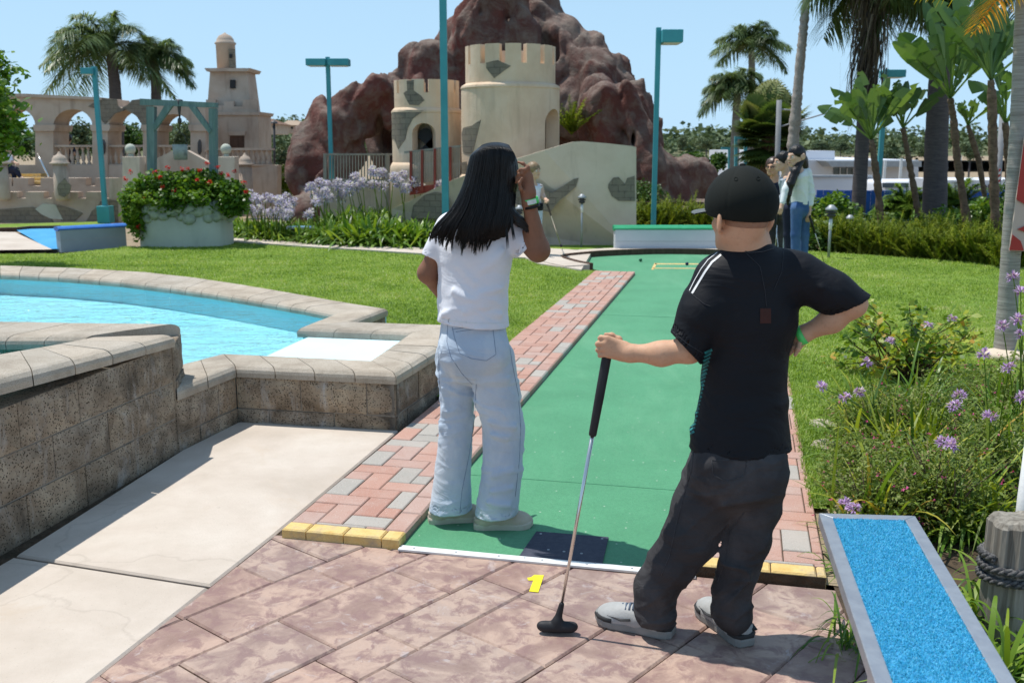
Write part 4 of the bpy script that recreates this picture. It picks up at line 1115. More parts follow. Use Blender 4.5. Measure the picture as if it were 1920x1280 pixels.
# shoes
ghl, gtl = G(804, 980), G(905, 972); shoe(girl, ghl, gtl, ('shoe_cream', 'sole_cream', 'shoe_cream'), .088, .06)
ghr, gtr = G(889, 990), G(998, 987); shoe(girl, ghr, gtr, ('shoe_cream', 'sole_cream', 'shoe_cream'), .09, .06)
bw = MB(); ax = (w(993, 365, 4.10) - w(1003, 410, 4.11)).normalized(); ring(bw, w(995, 377, 4.10), ax, .0295, .022, .002); bw.out('wristband', MATS['band_green'], girl, True)
bw = MB()
c_ = w(995, 377, 4.10); ring(bw, c_, ax, .0298, .018, .0028, n=28)
# pale label on the band: a short arc facing the viewer
bw = MB(); x_ = (ax.cross(Vector((0, -1, 0)))).normalized(); y_ = Vector((0, -1, 0)) - ax * ax.dot(Vector((0, -1, 0))); y_.normalize(); vs = []; 
for k in range(7):
    a = R(50 + k * 11); d = x_ * math.cos(a) + y_ * math.sin(a); vs += [c_ + d * .0322 - ax * .0085, c_ + d * .0322 + ax * .0085]
bw.add(vs, [(2 * k, 2 * k + 1, 2 * k + 3, 2 * k + 2) for k in range(6)]); bw.out('band_label', MATS['band_white'], girl)
bw = MB(); ring(bw, w(997, 387, 4.10), ax, .0285, .010, .004); bw.out('hair_tie', MATS['hair_black'], girl, True)
# hair: a combed mass and many tapered locks
HS = Shape(.03)
HS.ball(w(926, 330, 4.18), (.098, .108, .118), None, .03); HS.ball(w(926, 306, 4.16), (.088, .090, .070), None, .04)
HS.limb([w(922, 345, 4.14), w(913, 385, 4.125), w(903, 415, 4.105)], [.098, .096, .090], ((0, 1, 0), 1.35), .04)
HS.limb([w(900, 415, 4.10), w(890, 436, 4.09)], [.085, .060], ((-.5, -.85, .1), 2.4), .04)
HS.limb([w(862, 405, 4.12), w(838, 424, 4.13)], [.045, .018], None, .03)
HS.limb([w(953, 398, 4.12), w(975, 416, 4.12), w(988, 432, 4.125)], [.03, .018, .006], None, .02)
def hpost(P, d):
    ang = np.arctan2(P[:, 0] - hc.x, -(P[:, 1] - hc.y - .02)) ; n_ = vnoise(np.column_stack([ang * 26, P[:, 2] * 1.4, 0 * ang])) * .6 + vnoise(np.column_stack([ang * 60, P[:, 2] * 2.2, 0 * ang + 5])) * .4
    return d - .003 * n_
HS.post = hpost; HS.cut(w(890, 446, 4.1), (0, 0, -1))
hair = HS.mesh('hair', MATS['hair_black'], girl, .005)
lk = MB(); r_ = random.Random(3)
def spl(pts, n=10):
    """Catmull-Rom through the points"""
    P = [pts[0]] + list(pts) + [pts[-1]]; out = []
    for i in range(1, len(P) - 2):
        for k in range(n):
            t = k / n; a, b, c, d = P[i - 1], P[i], P[i + 1], P[i + 2]
            out.append(.5 * ((2 * b) + (c - a) * t + (2 * a - 5 * b + 4 * c - d) * t * t + (3 * b - a - 3 * c + d) * t ** 3))
    out.append(P[-2]); return out
ncl = 46
for ci in range(ncl):
    ac = -1 + 2 * (ci + .5) / ncl + r_.uniform(-.02, .02); flare = max(0, -ac - .45) * 52
    ev = 478 - 20 * abs(ac + .1) ** 2 + r_.uniform(-24, 6) - (14 if ac > .75 else 0); eu = 884 + ac * 50 - flare + r_.uniform(-3, 3)
    for k in range(26):
        a = max(-1, min(1, ac + r_.gauss(0, .030))); q = math.sqrt(max(0, 1 - a * a)); j = lambda s: r_.gauss(0, s)
        off = r_.uniform(-.006, .005); sp_ = (a - ac) * 40
        e_ = ev - abs(j(9)); 
        pts = [w(929 + a * 25, 267 + 5 * a * a, 4.20 - .03 * q), w(926 + a * 34, 273 + 9 * a * a, 4.17 - .085 * q - off), w(924 + a * 41, 286 + 5 * a * a, 4.165 - .101 * q - off), w(923 + a * 44, 303, 4.165 - .106 * q - off), w(918 + a * 50, 345, 4.165 - .110 * q - off), w(911 + a * 54 - flare * .35, 388, 4.145 - .106 * q - off),
               w(899 + a * 59 - flare * .9, 424, 4.12 - .092 * q - off), w(890 + ac * 55 - flare + sp_ * .9 + j(1), 445, 4.10 - .072 * q + .02 * abs(a) - off), w(eu + sp_ * .25 + j(1), e_, 4.09 - .060 * q + .03 * abs(a) - off)]
        p = spl(pts, 5); n = len(p); rr = [.0017 * min(1, .5 + t / n * 3) * (1 - (t / (n - 1)) ** 6) + .0002 for t in range(n)]
        lk.tube(p, rr, 3, False)
for i in range(26):
    jx = r_.uniform(-6, 6); jy = r_.uniform(-5, 5)
    p = spl([w(950 + jx * .4, 370, 4.10), w(957 + jx, 396 + jy, 4.09), w(975 + jx, 414 + jy, 4.085), w(992 + jx, 433 + jy, 4.09)], 5); n = len(p)
    lk.tube(p, [.0042 * (1 - (t / (n - 1)) ** 3) + .0004 for t in range(n)], 5, False)
for x0, x1, v1 in ((858, 818, 448), (862, 810, 438), (856, 824, 462), (866, 832, 470), (955, 962, 452), (945, 950, 468), (860, 806, 446)):
    for k in range(4):
        p = spl([w(880 + (x0 - 860) * .5, 350, 4.085), w(x0 + k, 400, 4.085), w((x0 + x1) / 2 + k, 424, 4.075), w(x1 + k * 1.5, v1 - k, 4.075 if x1 < 900 else 4.06)], 5); n = len(p)
        lk.tube(p, [.0028 * (1 - (t / (n - 1)) ** 3) + .0003 for t in range(n)], 5, False)
lk.out('locks', MATS['hair_black'], hair, True)

# ---- boy -------------------------------------------------------------------
BB = G(1290, 1192)
boy = top('person', 'boy in black cap and black t-shirt leaning one hand on a putter', 'person', (BB.x, BB.y, 0))
Shape.ks = .912
def w(u, v, Y): return W(u, v, Y * .912)
bf = Vector((-.22, .97, 0)).normalized(); hf = Vector((-.42, .90, -.03)).normalized()
S = Shape(.03); hb = w(1388, 411, 3.27)
Mb = head_shape(S, hb, hf, 1.02, neck=w(1402, 478, 3.28), nr=.056)
S.limb([w(1402, 470, 3.28), w(1405, 560, 3.28), w(1400, 700, 3.27), w(1385, 860, 3.26)], [.08, .12, .11, .12], (bf, 1.3))
Lsh, Lel, Lwr = w(1335, 520, 3.27), w(1293, 655, 3.24), w(1180, 662, 3.29)
S.limb([Lsh, Lel], [.050, .040]); S.limb([Lel, w(1240, 663, 3.26), Lwr], [.041, .037, .0275], k=.03)
Rsh, Rel, Rwr = w(1515, 520, 3.28), w(1600, 570, 3.24), w(1505, 627, 3.30)
S.limb([Rsh, Rel], [.052, .040]); S.limb([Rel, w(1560, 600, 3.27), Rwr], [.038, .037, .027], k=.03)
# right hand resting on the hip
S.limb([Rwr, w(1491, 647, 3.31)], [.026, .024], k=.02)
fingers(S, [[w(1497, 639, 3.30), w(1489, 652, 3.28), w(1482, 662, 3.28)], [w(1494, 645, 3.30), w(1485, 657, 3.29), w(1479, 665, 3.30)], [w(1491, 647, 3.32), w(1481, 657, 3.32), w(1474, 664, 3.33)], [w(1489, 645, 3.34), w(1478, 653, 3.34), w(1471, 659, 3.35)], [w(1499, 642, 3.28), w(1496, 655, 3.26), w(1491, 665, 3.26)]], .0085)
# left fist round the grip
gx = lambda v, dx=0, Y=3.15: w(1143 - (v - 645) * .045 + dx, v, Y)
S.limb([Lwr, w(1166, 657, 3.30)], [.0275, .027], k=.02)
for (u0, v0, u1, v1, ra, rb_) in ((1168, 650, 1141, 636, .020, .0125), (1166, 656, 1136, 645, .021, .0135), (1166, 662, 1137, 655, .020, .0125), (1166, 667, 1140, 665, .017, .0115)):
    S.limb([w(u0, v0, 3.30), w(u1, v1, 3.295)], [ra, rb_], k=.012)
fc = []
for u1, v1, dv in ((1138, 633, 0), (1133, 643, 1), (1134, 654, 1), (1138, 664, 1)):
    fc.append([w(u1, v1, 3.294), w(u1 - 11, v1 + dv, 3.304), w(u1 - 13, v1 + dv + 1, 3.330), w(u1 - 2, v1 + dv + 2, 3.352), w(u1 + 9, v1 + dv + 2, 3.350)])
fingers(S, fc, .0093, .004)
fingers(S, [[w(1168, 650, 3.32), w(1160, 636, 3.335), w(1147, 629, 3.34), w(1136, 627, 3.337)]], .0105, .008)
S.mesh('body', MATS['skin_tan'], boy, .0040); eyes(boy, hb, hf, 1.02)
# short cropped hair under the cap
C = Shape(.02); C.ball(fr(Mb, hb, 0, -.011, .020), (.079, .099, .093), Mb); C.cut(fr(Mb, hb, 0, .02, 0), hf); C.cut(fr(Mb, hb, 0, 0, -.022), (0, 0, -1))
M2('buzz_hair', (.36, .205, .13), (.30, .165, .105), 60, .8, .4, 400)
C.mesh('hair', MATS['buzz_hair'], boy, .004)
# cap
capc = fr(Mb, hb, 0, -.004, .054)
C = Shape(.015); C.ball(capc, (.104, .112, .114), Mb)
C.limb([fr(Mb, hb, 0, -.018, .046), fr(Mb, hb, 0, .012, .046)], [.105, .103], ((0, 0, 1), 1.15), .03)
def cpost(P, d):
    Q = (P - A(capc)) @ Mb; ang = np.arctan2(Q[:, 0], Q[:, 1]); g_ = np.abs(((ang / (math.pi / 3) + .5) % 1) - .5) * (math.pi / 3) * np.hypot(Q[:, 0], Q[:, 1])
    return d + .0016 * np.exp(-(g_ / .0035) ** 2)
C.post = cpost; C.cut(fr(Mb, hb, 0, 0, .006), Vector((hf.x * .10, hf.y * .10, -1)))
cap = C.mesh('cap', MATS['cap_cloth'], boy, .004)
bm_ = MB(); nb = 13; vs = []; fs = []
for r0, dz in ((.088, .0), (.125, -.001), (.165, -.006), (.168, -.009), (.125, -.005), (.088, -.004)):
    for k in range(nb):
        a = R(-62 + 124 * k / (nb - 1)); rr = r0 if r0 < .09 else .088 + (r0 - .088) * math.cos(a * .9) ** .6
        vs.append(fr(Mb, hb, math.sin(a) * rr * .93, math.cos(a) * rr - .004, .034 + dz - .012 * math.sin(a) ** 2))
for i in range(6):
    for k in range(nb - 1): fs.append((i * nb + k, i * nb + k + 1, ((i + 1) % 6) * nb + k + 1, ((i + 1) % 6) * nb + k))
bm_.add(vs, fs); bm_.out('brim', MATS['brim_grey'] if 'brim_grey' in MATS else M2('brim_grey', (.10, .115, .115), (.13, .145, .145), 40, .8), cap, True)
bt = MB(); sphere_mb(fr(Mb, capc, 0, 0, .104), .010, 10, bt, (1, 1, .6)); bt.out('button', MATS['cap_cloth'], cap, True)
for (u, v) in ((1380, 336), (1421, 335)):
    ey = MB(); laid(cap, [(u + 3.4 * math.cos(a * .7854), v + 3.4 * math.sin(a * .7854)) for a in range(9)], 3, .0011, ey, .0006, 1); ey.out('eyelet', MATS['cap_cloth'], cap, True)
# t-shirt
T = Shape(.035)
T.limb([w(1404, 530, 3.28), w(1408, 600, 3.28), w(1395, 690, 3.275), w(1388, 845, 3.26)], [.145, .152, .134, .180], (bf, 1.25))
T.limb([w(1352, 514, 3.28), w(1468, 508, 3.29)], [.060, .068]); T.limb([w(1405, 470, 3.285), w(1405, 500, 3.285)], [.060, .085])
sleeve(T, [w(1342, 524, 3.27), w(1320, 585, 3.25), w(1285, 656, 3.24)], [.076, .080, .070], w(1284, 652, 3.24), Vector((-.72, 0, -.69)), .03)
sleeve(T, [w(1500, 520, 3.285), w(1560, 549, 3.26), w(1616, 577, 3.235)], [.082, .068, .050], w(1590, 574, 3.24), Vector((.50, 0, -.87)), .04)
def bpost(P, d):
    r2 = 1 - np.abs(fbm(np.column_stack([P[:, 0] * 4, P[:, 1] * 4, P[:, 2] * 3.4 + P[:, 0] * 3]) + 31, 2)) * 1.6
    d = d - crease(P, 4.6, 31, .008, (1, 1, .9), .9)
    for a, b, wd, hg in BF: d = d - hg * np.exp(-(rc(P, a, b, 0, 0) / wd) ** 2)
    return d
BF = [(w(1420, 480, 3.14), w(1438, 590, 3.10), .020, .008), (w(1365, 520, 3.14), w(1345, 640, 3.12), .018, .009), (w(1470, 560, 3.13), w(1540, 540, 3.18), .016, .010), (w(1465, 590, 3.12), w(1520, 570, 3.16), .014, .009),
      (w(1440, 640, 3.10), w(1480, 610, 3.14), .015, .009), (w(1345, 760, 3.10), w(1440, 790, 3.09), .018, .008), (w(1300, 610, 3.14), w(1330, 600, 3.13), .015, .007)]
T.post = bpost
bh = w(1388, 838, 3.26); T.cut(bh, (0, 0, -1)); T.cut(w(1405, 457, 3.29), (.0, .1, 1))
T.hollow = [(bh, Vector((0, 0, -1)), bh, .26, .008)]
bts = T.mesh('t_shirt', MATS['black_jersey'], boy, .0048)
M2('stripe_white', (.78, .78, .78), (.72, .72, .72), 60, .7); M2('stripe_teal', (.03, .26, .25), (.02, .10, .10), 60, .7); M2('seam_black', (.035, .036, .042), (.05, .05, .055), 60, .7); M2('tag_brown', (.06, .02, .015), (.05, .018, .013), 60, .8)
def band(me_obj, pix, wpx, mb, off=.0015, n=8, wv=None):
    """a flat ribbon laid on a surface along photo points"""
    me = me_obj.data; 
    if not hasattr(laid, 'c') or laid.c[0] is not me_obj: laid.c = (me_obj, BVHTree.FromPolygons([v.co for v in me.vertices], [tuple(p.vertices) for p in me.polygons]))
    bv = laid.c[1]; L = []
    for a, b in zip(pix[:-1], pix[1:]):
        for i in range(n): t = i / n; L.append((a[0] + (b[0] - a[0]) * t, a[1] + (b[1] - a[1]) * t))
    L.append(pix[-1]); vs = []
    for i, (u, v) in enumerate(L):
        a = L[max(0, i - 1)]; b = L[min(len(L) - 1, i + 1)]; dx, dy = b[0] - a[0], b[1] - a[1]; q = math.hypot(dx, dy) or 1
        if wv: nx, ny = wv
        else: nx, ny = -dy / q, dx / q
        row = []
        for s_ in (-1, -.33, .33, 1):
            h = bv.ray_cast(Vector((0, 0, H)), ray(u + nx * s_ * wpx / 2, v + ny * s_ * wpx / 2).normalized())
            row.append(h[0] + h[1] * off if h[0] else None)
        vs.append(row)
    b0 = 0; V = []; F = []
    for i in range(len(vs) - 1):
        for k in range(3):
            q = (vs[i][k], vs[i][k + 1], vs[i + 1][k + 1], vs[i + 1][k])
            if all(x is not None for x in q): F.append(tuple(range(len(V), len(V) + 4))); V += list(q)
    if F: mb.add(V, F)
st = MB(); band(bts, [(1352, 478), (1335, 492), (1322, 510), (1310, 530), (1298, 550)], 3.6, st)
band(bts, [(1345, 474), (1328, 487), (1315, 504), (1303, 525), (1293, 545)], 1.2, st); st.out('shoulder_stripe', MATS['stripe_white'], bts)
st = MB(); zz = []
for k in range(22):
    v = 662 + k * 7.3; u = 1322 - (v - 662) * .215
    band(bts, [(u - 1, v), (u + 5, v - 3), (u + 13, v - 7)], 3.6 if k % 3 else 5, st, .0012, 3)
st.out('side_panel', MATS['stripe_teal'], bts)
st = MB(); laid(bts, [(1385, 466), (1405, 474), (1430, 472), (1450, 466)], 3, .0014, st); laid(bts, [(1398, 474), (1425, 500), (1434, 545), (1437, 575)], 3, .0008, st)
laid(bts, [(1290, 545), (1320, 570), (1332, 574)], 3, .0010, st); laid(bts, [(1262, 622), (1290, 645), (1318, 662)], 3, .0008, st); laid(bts, [(1470, 466), (1465, 510), (1450, 545)], 3, .0008, st); st.out('seam', MATS['seam_black'], bts, True)
st = MB(); band(bts, [(1435, 578), (1435, 606)], 20, st, .002); st.out('patch', MATS['tag_brown'], bts)
nk = MB(); cN = w(1402, 462, 3.29)
nk.tube([fr(Mb, cN, .062 * math.cos(a), .058 * math.sin(a), -.012 * math.sin(a) + .003) for a in [2 * math.pi * i / 40 for i in range(41)]], [.0016 + .0006 * (i % 2) for i in range(41)], 6)
nk.out('necklace', MATS['gold'], boy, True)
bw = MB(); ring(bw, w(1502, 629, 3.30), (Rwr - w(1560, 600, 3.27)), .0275, .020, .003); bw.out('wristband', MATS['band_green'], boy, True)
# trousers
J = Shape(.03)
J.limb([w(1388, 822, 3.26), w(1382, 880, 3.26)], [.150, .168], (bf, 1.2))
J.ball(w(1350, 885, 3.20), (.09, .075, .1), None, .05); J.ball(w(1425, 885, 3.20), (.09, .075, .1), None, .05)
J.limb([w(1345, 890, 3.27), w(1315, 950, 3.27), w(1292, 1005, 3.26), w(1260, 1055, 3.27), w(1230, 1100, 3.28), w(1224, 1140, 3.28)], [.112, .100, .090, .084, .077, .070], k=.02)
J.ball(w(1232, 1158, 3.27), (.062, .055, .045), None, .03)
J.limb([w(1420, 890, 3.26), w(1412, 950, 3.25), w(1402, 1010, 3.23), w(1385, 1062, 3.22), w(1372, 1105, 3.22), w(1374, 1145, 3.22)], [.098, .086, .074, .068, .064, .062], k=.02)
J.ball(w(1374, 1158, 3.22), (.058, .055, .045), None, .03)
JB = [(w(1200, 1085, 3.14), w(1270, 1040, 3.14), .014, .014), (w(1190, 1110, 3.14), w(1250, 1120, 3.14), .015, .014), (w(1215, 1130, 3.14), w(1260, 1100, 3.14), .012, .012), (w(1250, 960, 3.17), w(1300, 950, 3.15), .014, .009), (w(1245, 985, 3.16), w(1300, 990, 3.15), .013, .009),
      (w(1340, 1100, 3.11), w(1400, 1085, 3.10), .013, .011), (w(1335, 1130, 3.11), w(1405, 1120, 3.10), .013, .013), (w(1345, 1060, 3.11), w(1370, 1030, 3.12), .012, .007), (w(1360, 950, 3.12), w(1440, 930, 3.12), .016, .007), (w(1190, 1140, 3.14), w(1255, 1145, 3.13), .010, .010)]
def tpost(P, d):
    r_ = 1 - np.abs(fbm(np.column_stack([P[:, 0] * 5, P[:, 1] * 5, P[:, 2] * 6]) + 15, 2)) * 1.5
    d = d - crease(P, 6.0, 15, .013, (1, 1, 1.5), -.8) * (.5 + 1.0 * np.clip((.45 - P[:, 2]) / .35, 0, 1))
    for a, b, wd, hg in JB: d = d - 1.5 * hg * np.exp(-(rc(P, a, b, 0, 0) / wd) ** 2)
    return d
J.post = tpost; J.cut(w(1388, 812, 3.26), (0, 0, 1)); J.cut(Vector((0, 0, .040)), (0, 0, -1))
tr_ = J.mesh('trousers', MATS['black_denim'], boy, .0048)
st = MB()
for pts in ([(1302, 835), (1297, 880), (1282, 930), (1268, 985), (1256, 1040), (1240, 1078)], [(1335, 862), (1337, 890), (1362, 902), (1395, 892), (1400, 864), (1335, 862)], [(1395, 960), (1368, 1000), (1360, 1050), (1346, 1090)]): laid(tr_, pts, 3, .0010, st)
st.out('seam', MATS['stitch_black'], tr_, True)
acc = [([(.36, .80, .045), (.44, .62, .040), (.43, .50, .046)], .010), ([(.43, .30, .040), (.42, .18, .048), (.30, .03, .050)], .012)]
shoe(boy, G(1262, 1192), G(1120, 1160), ('shoe_grey', 'sole_grey', 'lace_blue', 'shoe_black'), .098, .085, accents=acc)
s2_ = shoe(boy, G(1400, 1212), G(1316, 1142), ('shoe_grey', 'sole_grey', 'lace_blue', 'shoe_black'), .098, .085, accents=acc)
hp = G(1400, 1212); ff = (G(1316, 1142) - hp).normalized(); rr_ = Vector((ff.y, -ff.x, 0))
rm = MB(); sphere_mb(hp + ff * .012 + Vector((-.012, -.002, .066)), .016, 10, rm, (1, .55, 1.1)); rm.out('heel_patch', MATS['red_mark'], s2_, True)

# ---- putter held by the boy ---------------------------------------------------
ph = G(1046, 1186); pt = w(1144, 634, 3.325)
put = top('putter', 'steel shaft putter with black grip held by the boy in the cap', 'putter', (ph.x, ph.y, 0))
hz = Vector((ph.x, ph.y, .028)); ax = (pt - hz); 
def along(t): return hz + ax * t
pg = MB(); gs = .67
pg.tube([along(gs), along(gs + .005), along(.8), along(.985), along(1.0)], [.0105, .0125, .0145, .0155, .013], 14); pg.out('grip', MATS['dark_rubber'], put, True)
pg = MB(); pg.tube([along(.06), along(.35), along(gs + .01)], [.0048, .0055, .0068], 12); pg.out('shaft', MATS['chrome'], put, True)
pg = Shape(.012); hd_ = Vector((.98, -.06, 0)).normalized(); hc_ = Vector((ph.x - .002, ph.y, .024))
pg.limb([hc_ - hd_ * .052, hc_ + hd_ * .052], [.0165, .0165], ((0, 1, 0), 1.1)); pg.limb([hc_ - hd_ * .04 + Vector((0, 0, -.004)), hc_ + hd_ * .04 + Vector((0, 0, -.004))], [.019, .019], None, .01)
pg.limb([hc_, hc_ + Vector((0, 0, .018)), along(.075)], [.016, .014, .0095], None, .014); pg.cut(Vector((0, 0, .004)), (0, 0, -1))
pg.mesh('head', MATS['dark_rubber'], put, .003)

Shape.ks = 1.0
# ---------------------------------------------------------------- things on and beside the lane
def one(name, mb, m, label, cat, group=None, smooth=False):
    return props(mb.out(name, MATS[m], None, smooth), label, cat, group)
t = top('metal_strip', 'white metal strip screwed across the front edge of the green lane', 'metal strip', tuple(LP(0, LW / 2)))
mb = MB(); c = LP(-.018, LW / 2); rzL = math.atan2(LN.y, LN.x); mb.box((c.x, c.y, .006), (LW, .042, .010), rzL, .002); mb.out('plate', MATS['white_paint'], t)
for k in range(7):
    p = LP(-.018, .06 + k * .17); mb = MB(); mb.lathe((p.x, p.y, .0105), [(.0055, 0), (.0045, .002), (.001, .003)], 8); mb.out('screw', MATS['grey_metal'], t)
q = [G(1006, 996, .008), G(1141, 1007, .008), G(1128, 1062, .008), G(968, 1050, .008)]
t = top('tee_mat', 'dark navy rubber tee mat screwed to the green carpet', 'mat', (q[3].x, q[3].y, 0))
mb = MB(); mb.prism([to2(p) for p in q], .0045, .010); mb.out('pad', MATS['navy_mat'], t)
for a, b in ((.08, .08), (.92, .08), (.08, .92), (.92, .92), (.3, .6), (.5, .62), (.72, .64)):
    p = q[0].lerp(q[1], a).lerp(q[3].lerp(q[2], a), b); mb = MB(); mb.lathe((p.x, p.y, .0098), [(.006, 0), (.005, .0015), (.001, .002)], 8); mb.out('screw', MATS['grey_metal'], t)
one_px = [(22, 880), (40, 878), (56, 866), (102, 868), (75, 950), (31, 945), (51, 893), (27, 893)]
mb = MB(); pl_ = [to2(G(980 + x / 2.56, 740 + y / 2.56)) for x, y in one_px]; mb.prism(pl_, .0022, .0034); one('painted_number', mb, 'bright_yellow', 'yellow painted number 1 on the stamped paving before the lane', 'painted number')
mb = MB()
for pts in ([(1221, 506), (1226, 506), (1232, 494), (1227, 494)], [(1228, 496.2), (1330, 496.6), (1330, 494.8), (1228, 494.4)], [(1224, 504), (1330, 504.6), (1330, 503.4), (1224, 502.8)]):
    mb.prism([to2(G(*p)) for p in pts], .0045, .0055)
one('painted_box', mb, 'yellow_paint', 'yellow painted box outline far down the green lane', 'painted marking')
for (u, v, m, lb) in ((1201, 491, 'green_rail', 'dark green golf ball near the far kerb of the lane'), (1288, 498, 'blue_rail', 'dark blue golf ball inside the yellow painted box')):
    p = G(u, v); mb = MB(); sphere_mb((p.x, p.y, .026), .023, 16, mb); M2('ball_' + m, (.01, .10, .05) if m[0] == 'g' else (.012, .015, .06), None, 9, .3); one('golf_ball', mb, 'ball_' + m, lb, 'golf ball', None, True)

# turf-topped rest with galvanised frame
def turf_rest(z, TL, TR, BL, BR, fr_=.045, label='', legs=True):
    """corner points of the outer frame at height z"""
    t = top('turf_rest', label, 'club rest', (TL.x, TL.y, 0)); th = .032
    C4 = [TL, TR, BR, BL]; cx = sum((p for p in C4), Vector()) / 4
    I4 = [Vector((*inset([to2(p) for p in C4][::-1], fr_)[::-1][i], z)) for i in range(4)]
    fm = MB(); 
    for i in range(4):
        j = (i + 1) % 4; ci = min(range(4), key=lambda k: (I4[k] - C4[i]).length); cj = min(range(4), key=lambda k: (I4[k] - C4[j]).length)
        fm.prism([to2(C4[i]), to2(C4[j]), to2(I4[cj]), to2(I4[ci])], z - th, z)
    o = fm.out('frame', MATS['galvanised'], t); bevel_mod(o, .0025, 2)
    tb = MB(); tb.prism([to2(p) for p in I4], z - .02, z - .004); tb.out('base_board', MATS['blue_carpet'], t)
    r = np.random.default_rng(5); a, b = r.uniform(0, 1, 60000), r.uniform(0, 1, 60000)
    if abs((TR - TL).length) < .2 or not legs: a = a[:3000]; b = b[:3000]
    Q = [np.array(p) for p in I4]; i0 = min(range(4), key=lambda k: (I4[k] - TL).length); i1 = min(range(4), key=lambda k: (I4[k] - TR).length); i2 = min(range(4), key=lambda k: (I4[k] - BR).length); i3 = min(range(4), key=lambda k: (I4[k] - BL).length)
    B = (Q[i0][None] * (1 - a)[:, None] + Q[i1][None] * a[:, None]) * (1 - b)[:, None] + (Q[i3][None] * (1 - a)[:, None] + Q[i2][None] * a[:, None]) * b[:, None]
    B[:, 2] = z - .005; d = np.column_stack([r.normal(0, .8, len(a)), r.normal(0, .8, len(a)), np.ones(len(a))])
    s = Soup(); s.strips(blades(B, d, r.uniform(.006, .012, len(a)), .0016, .2, 2), r.uniform(0, 1, len(a))); s.out('turf', MATS['blue_tuft'], t)
    for w_ in ((.25,), (.8,)):
        p = TL.lerp(TR, .5).lerp(BL.lerp(BR, .5), w_[0]); mb = MB(); mb.box((p.x, p.y, (z - th) / 2), (.05, .05, z - th)); mb.out('leg', MATS['galvanised'], t)
    return t
leafmat('blue_tuft', [(0, (.03, .34, .66)), (.5, (.05, .46, .80)), (1, (.16, .58, .88))], .6, .3)
zr = .55; tl, trr, bl, br = G(1535, 961, zr), G(1716, 966, zr), G(1641, 1280, zr), G(1907, 1280, zr)
bl2 = tl + (bl - tl) * 1.5; br2 = trr + (br - trr) * 1.5
turf_rest(zr, tl, trr, bl2, br2, .034, 'long club rest with bright blue turf in a galvanised frame at the right front')
p0 = G(560, 454); zf = .26
turf_rest(zf, Vector((p0.x - .20, p0.y + .12, zf)), Vector((p0.x + .26, p0.y + .10, zf)), Vector((p0.x - .16, p0.y - .16, zf)), Vector((p0.x + .30, p0.y - .14, zf)), .04, 'small grey shelf-like club rest among the agapanthus leaves', False)

# old wooden pile with a rope round it
pc_ = W(1899, 1060, 2.98); pc_.z = 0
t = top('wooden_pile', 'weathered grey wooden post bound with dark rope among the strap leaves', 'post', (pc_.x, pc_.y, 0))
mb = MB(); n = 40; vs = []; fs = []; hts = [0, .08, .16, .24, .32, .385, .40, .405]
for i, h_ in enumerate(hts):
    for k in range(n):
        a = 2 * math.pi * k / n; r0 = .088 - .014 * h_ + .004 * math.sin(7 * a + 1) + .0035 * math.sin(13 * a + 4 * h_) - (.012 if i == 6 else 0) - (.03 if i == 7 else 0)
        vs.append((pc_.x + r0 * math.cos(a), pc_.y + r0 * math.sin(a), h_ + .006 * math.sin(3 * a) * (i > 4)))
for i in range(len(hts) - 1):
    for k in range(n): fs.append((i * n + k, i * n + (k + 1) % n, (i + 1) * n + (k + 1) % n, (i + 1) * n + k))
fs.append(tuple(range((len(hts) - 1) * n, len(hts) * n))); mb.add(vs, fs); mb.out('trunk_post', MATS['old_post_wood'], t)
M2('rope', (.035, .035, .04), (.16, .155, .15), 90, .8, .5, 200)
mb = MB()
for s_ in range(3):
    pts = []
    for i in range(150):
        a = i / 150 * 2 * math.pi * 2.6; tw = a * 9 + s_ * 2.1
        r0 = .094 + .008 * math.cos(tw); pts.append((pc_.x + r0 * math.cos(a), pc_.y + r0 * math.sin(a), .19 + .030 * a / math.pi * .6 + .008 * math.sin(tw)))
    mb.tube(pts, .0070, 6)
mb.out('rope', MATS['rope'], t, True)
mb = MB(); a = W(1922, 935, 3.1); b = W(1948, 700, 3.3); mb.tube([Vector((a.x, a.y, .0)), a, b], [.028, .024, .016], 12); one('leaning_pole', mb, 'white_paint', 'white painted pole leaning at the right edge behind the old post', 'pole', None, True)

# ---- planting by the lane ---------------------------------------------------
def garlic(c, n, heads, label, r, L=.42):
    c = Vector(c); t = top('society_garlic', label, 'flowering plant', (c.x, c.y, 0), 'lilac flowering plants beside the lane')
    s = Soup(); d = rdirs(n, .25, 1.3, r); d[:, 2] = np.abs(d[:, 2]) + .35; B = np.column_stack([c.x + r.normal(0, .05, n), c.y + r.normal(0, .05, n), np.zeros(n)])
    s.strips(blades(B, d, L * r.uniform(.6, 1.15, n), r.uniform(.005, .010, n), r.uniform(.3, 1.0, n), 7), r.uniform(0, 1, n)); s.out('leaves', MATS['leaf_bright'], t)
    for hd_ in heads:
        hd_ = Vector(hd_); base = Vector((c.x + r.normal(0, .03), c.y + r.normal(0, .03), 0)); mid = base.lerp(hd_, .5) + Vector((0, 0, .08)) * (1 if (hd_ - base).xy.length > .1 else .2)
        st = MB(); st.tube([base, mid, hd_], [.0028, .0024, .002], 5); so_ = st.out('stem', MATS['leaf_bright'], t, True)
        m = 15; D = nrm(rdirs(m, -.25, 1, r)); Bp = np.repeat(np.array(hd_)[None], m, 0) + D * .012; s = Soup()
        s.strips(blades(np.repeat(np.array(hd_)[None], m, 0), D, .014, .0025, 0, 1), .2)
        for q in range(5):
            D2 = nrm(D + rdirs(m, -1, 1, r) * .75); s.strips(blades(Bp, D2, r.uniform(.016, .026, m), .0075, .1, 2, leaf_prof), r.uniform(0, 1, m))
        s.out('flower', MATS['petal_lilac'], so_)
    return t
rg = np.random.default_rng(11)
def hp_(u, v, Y): return W(u, v, Y)
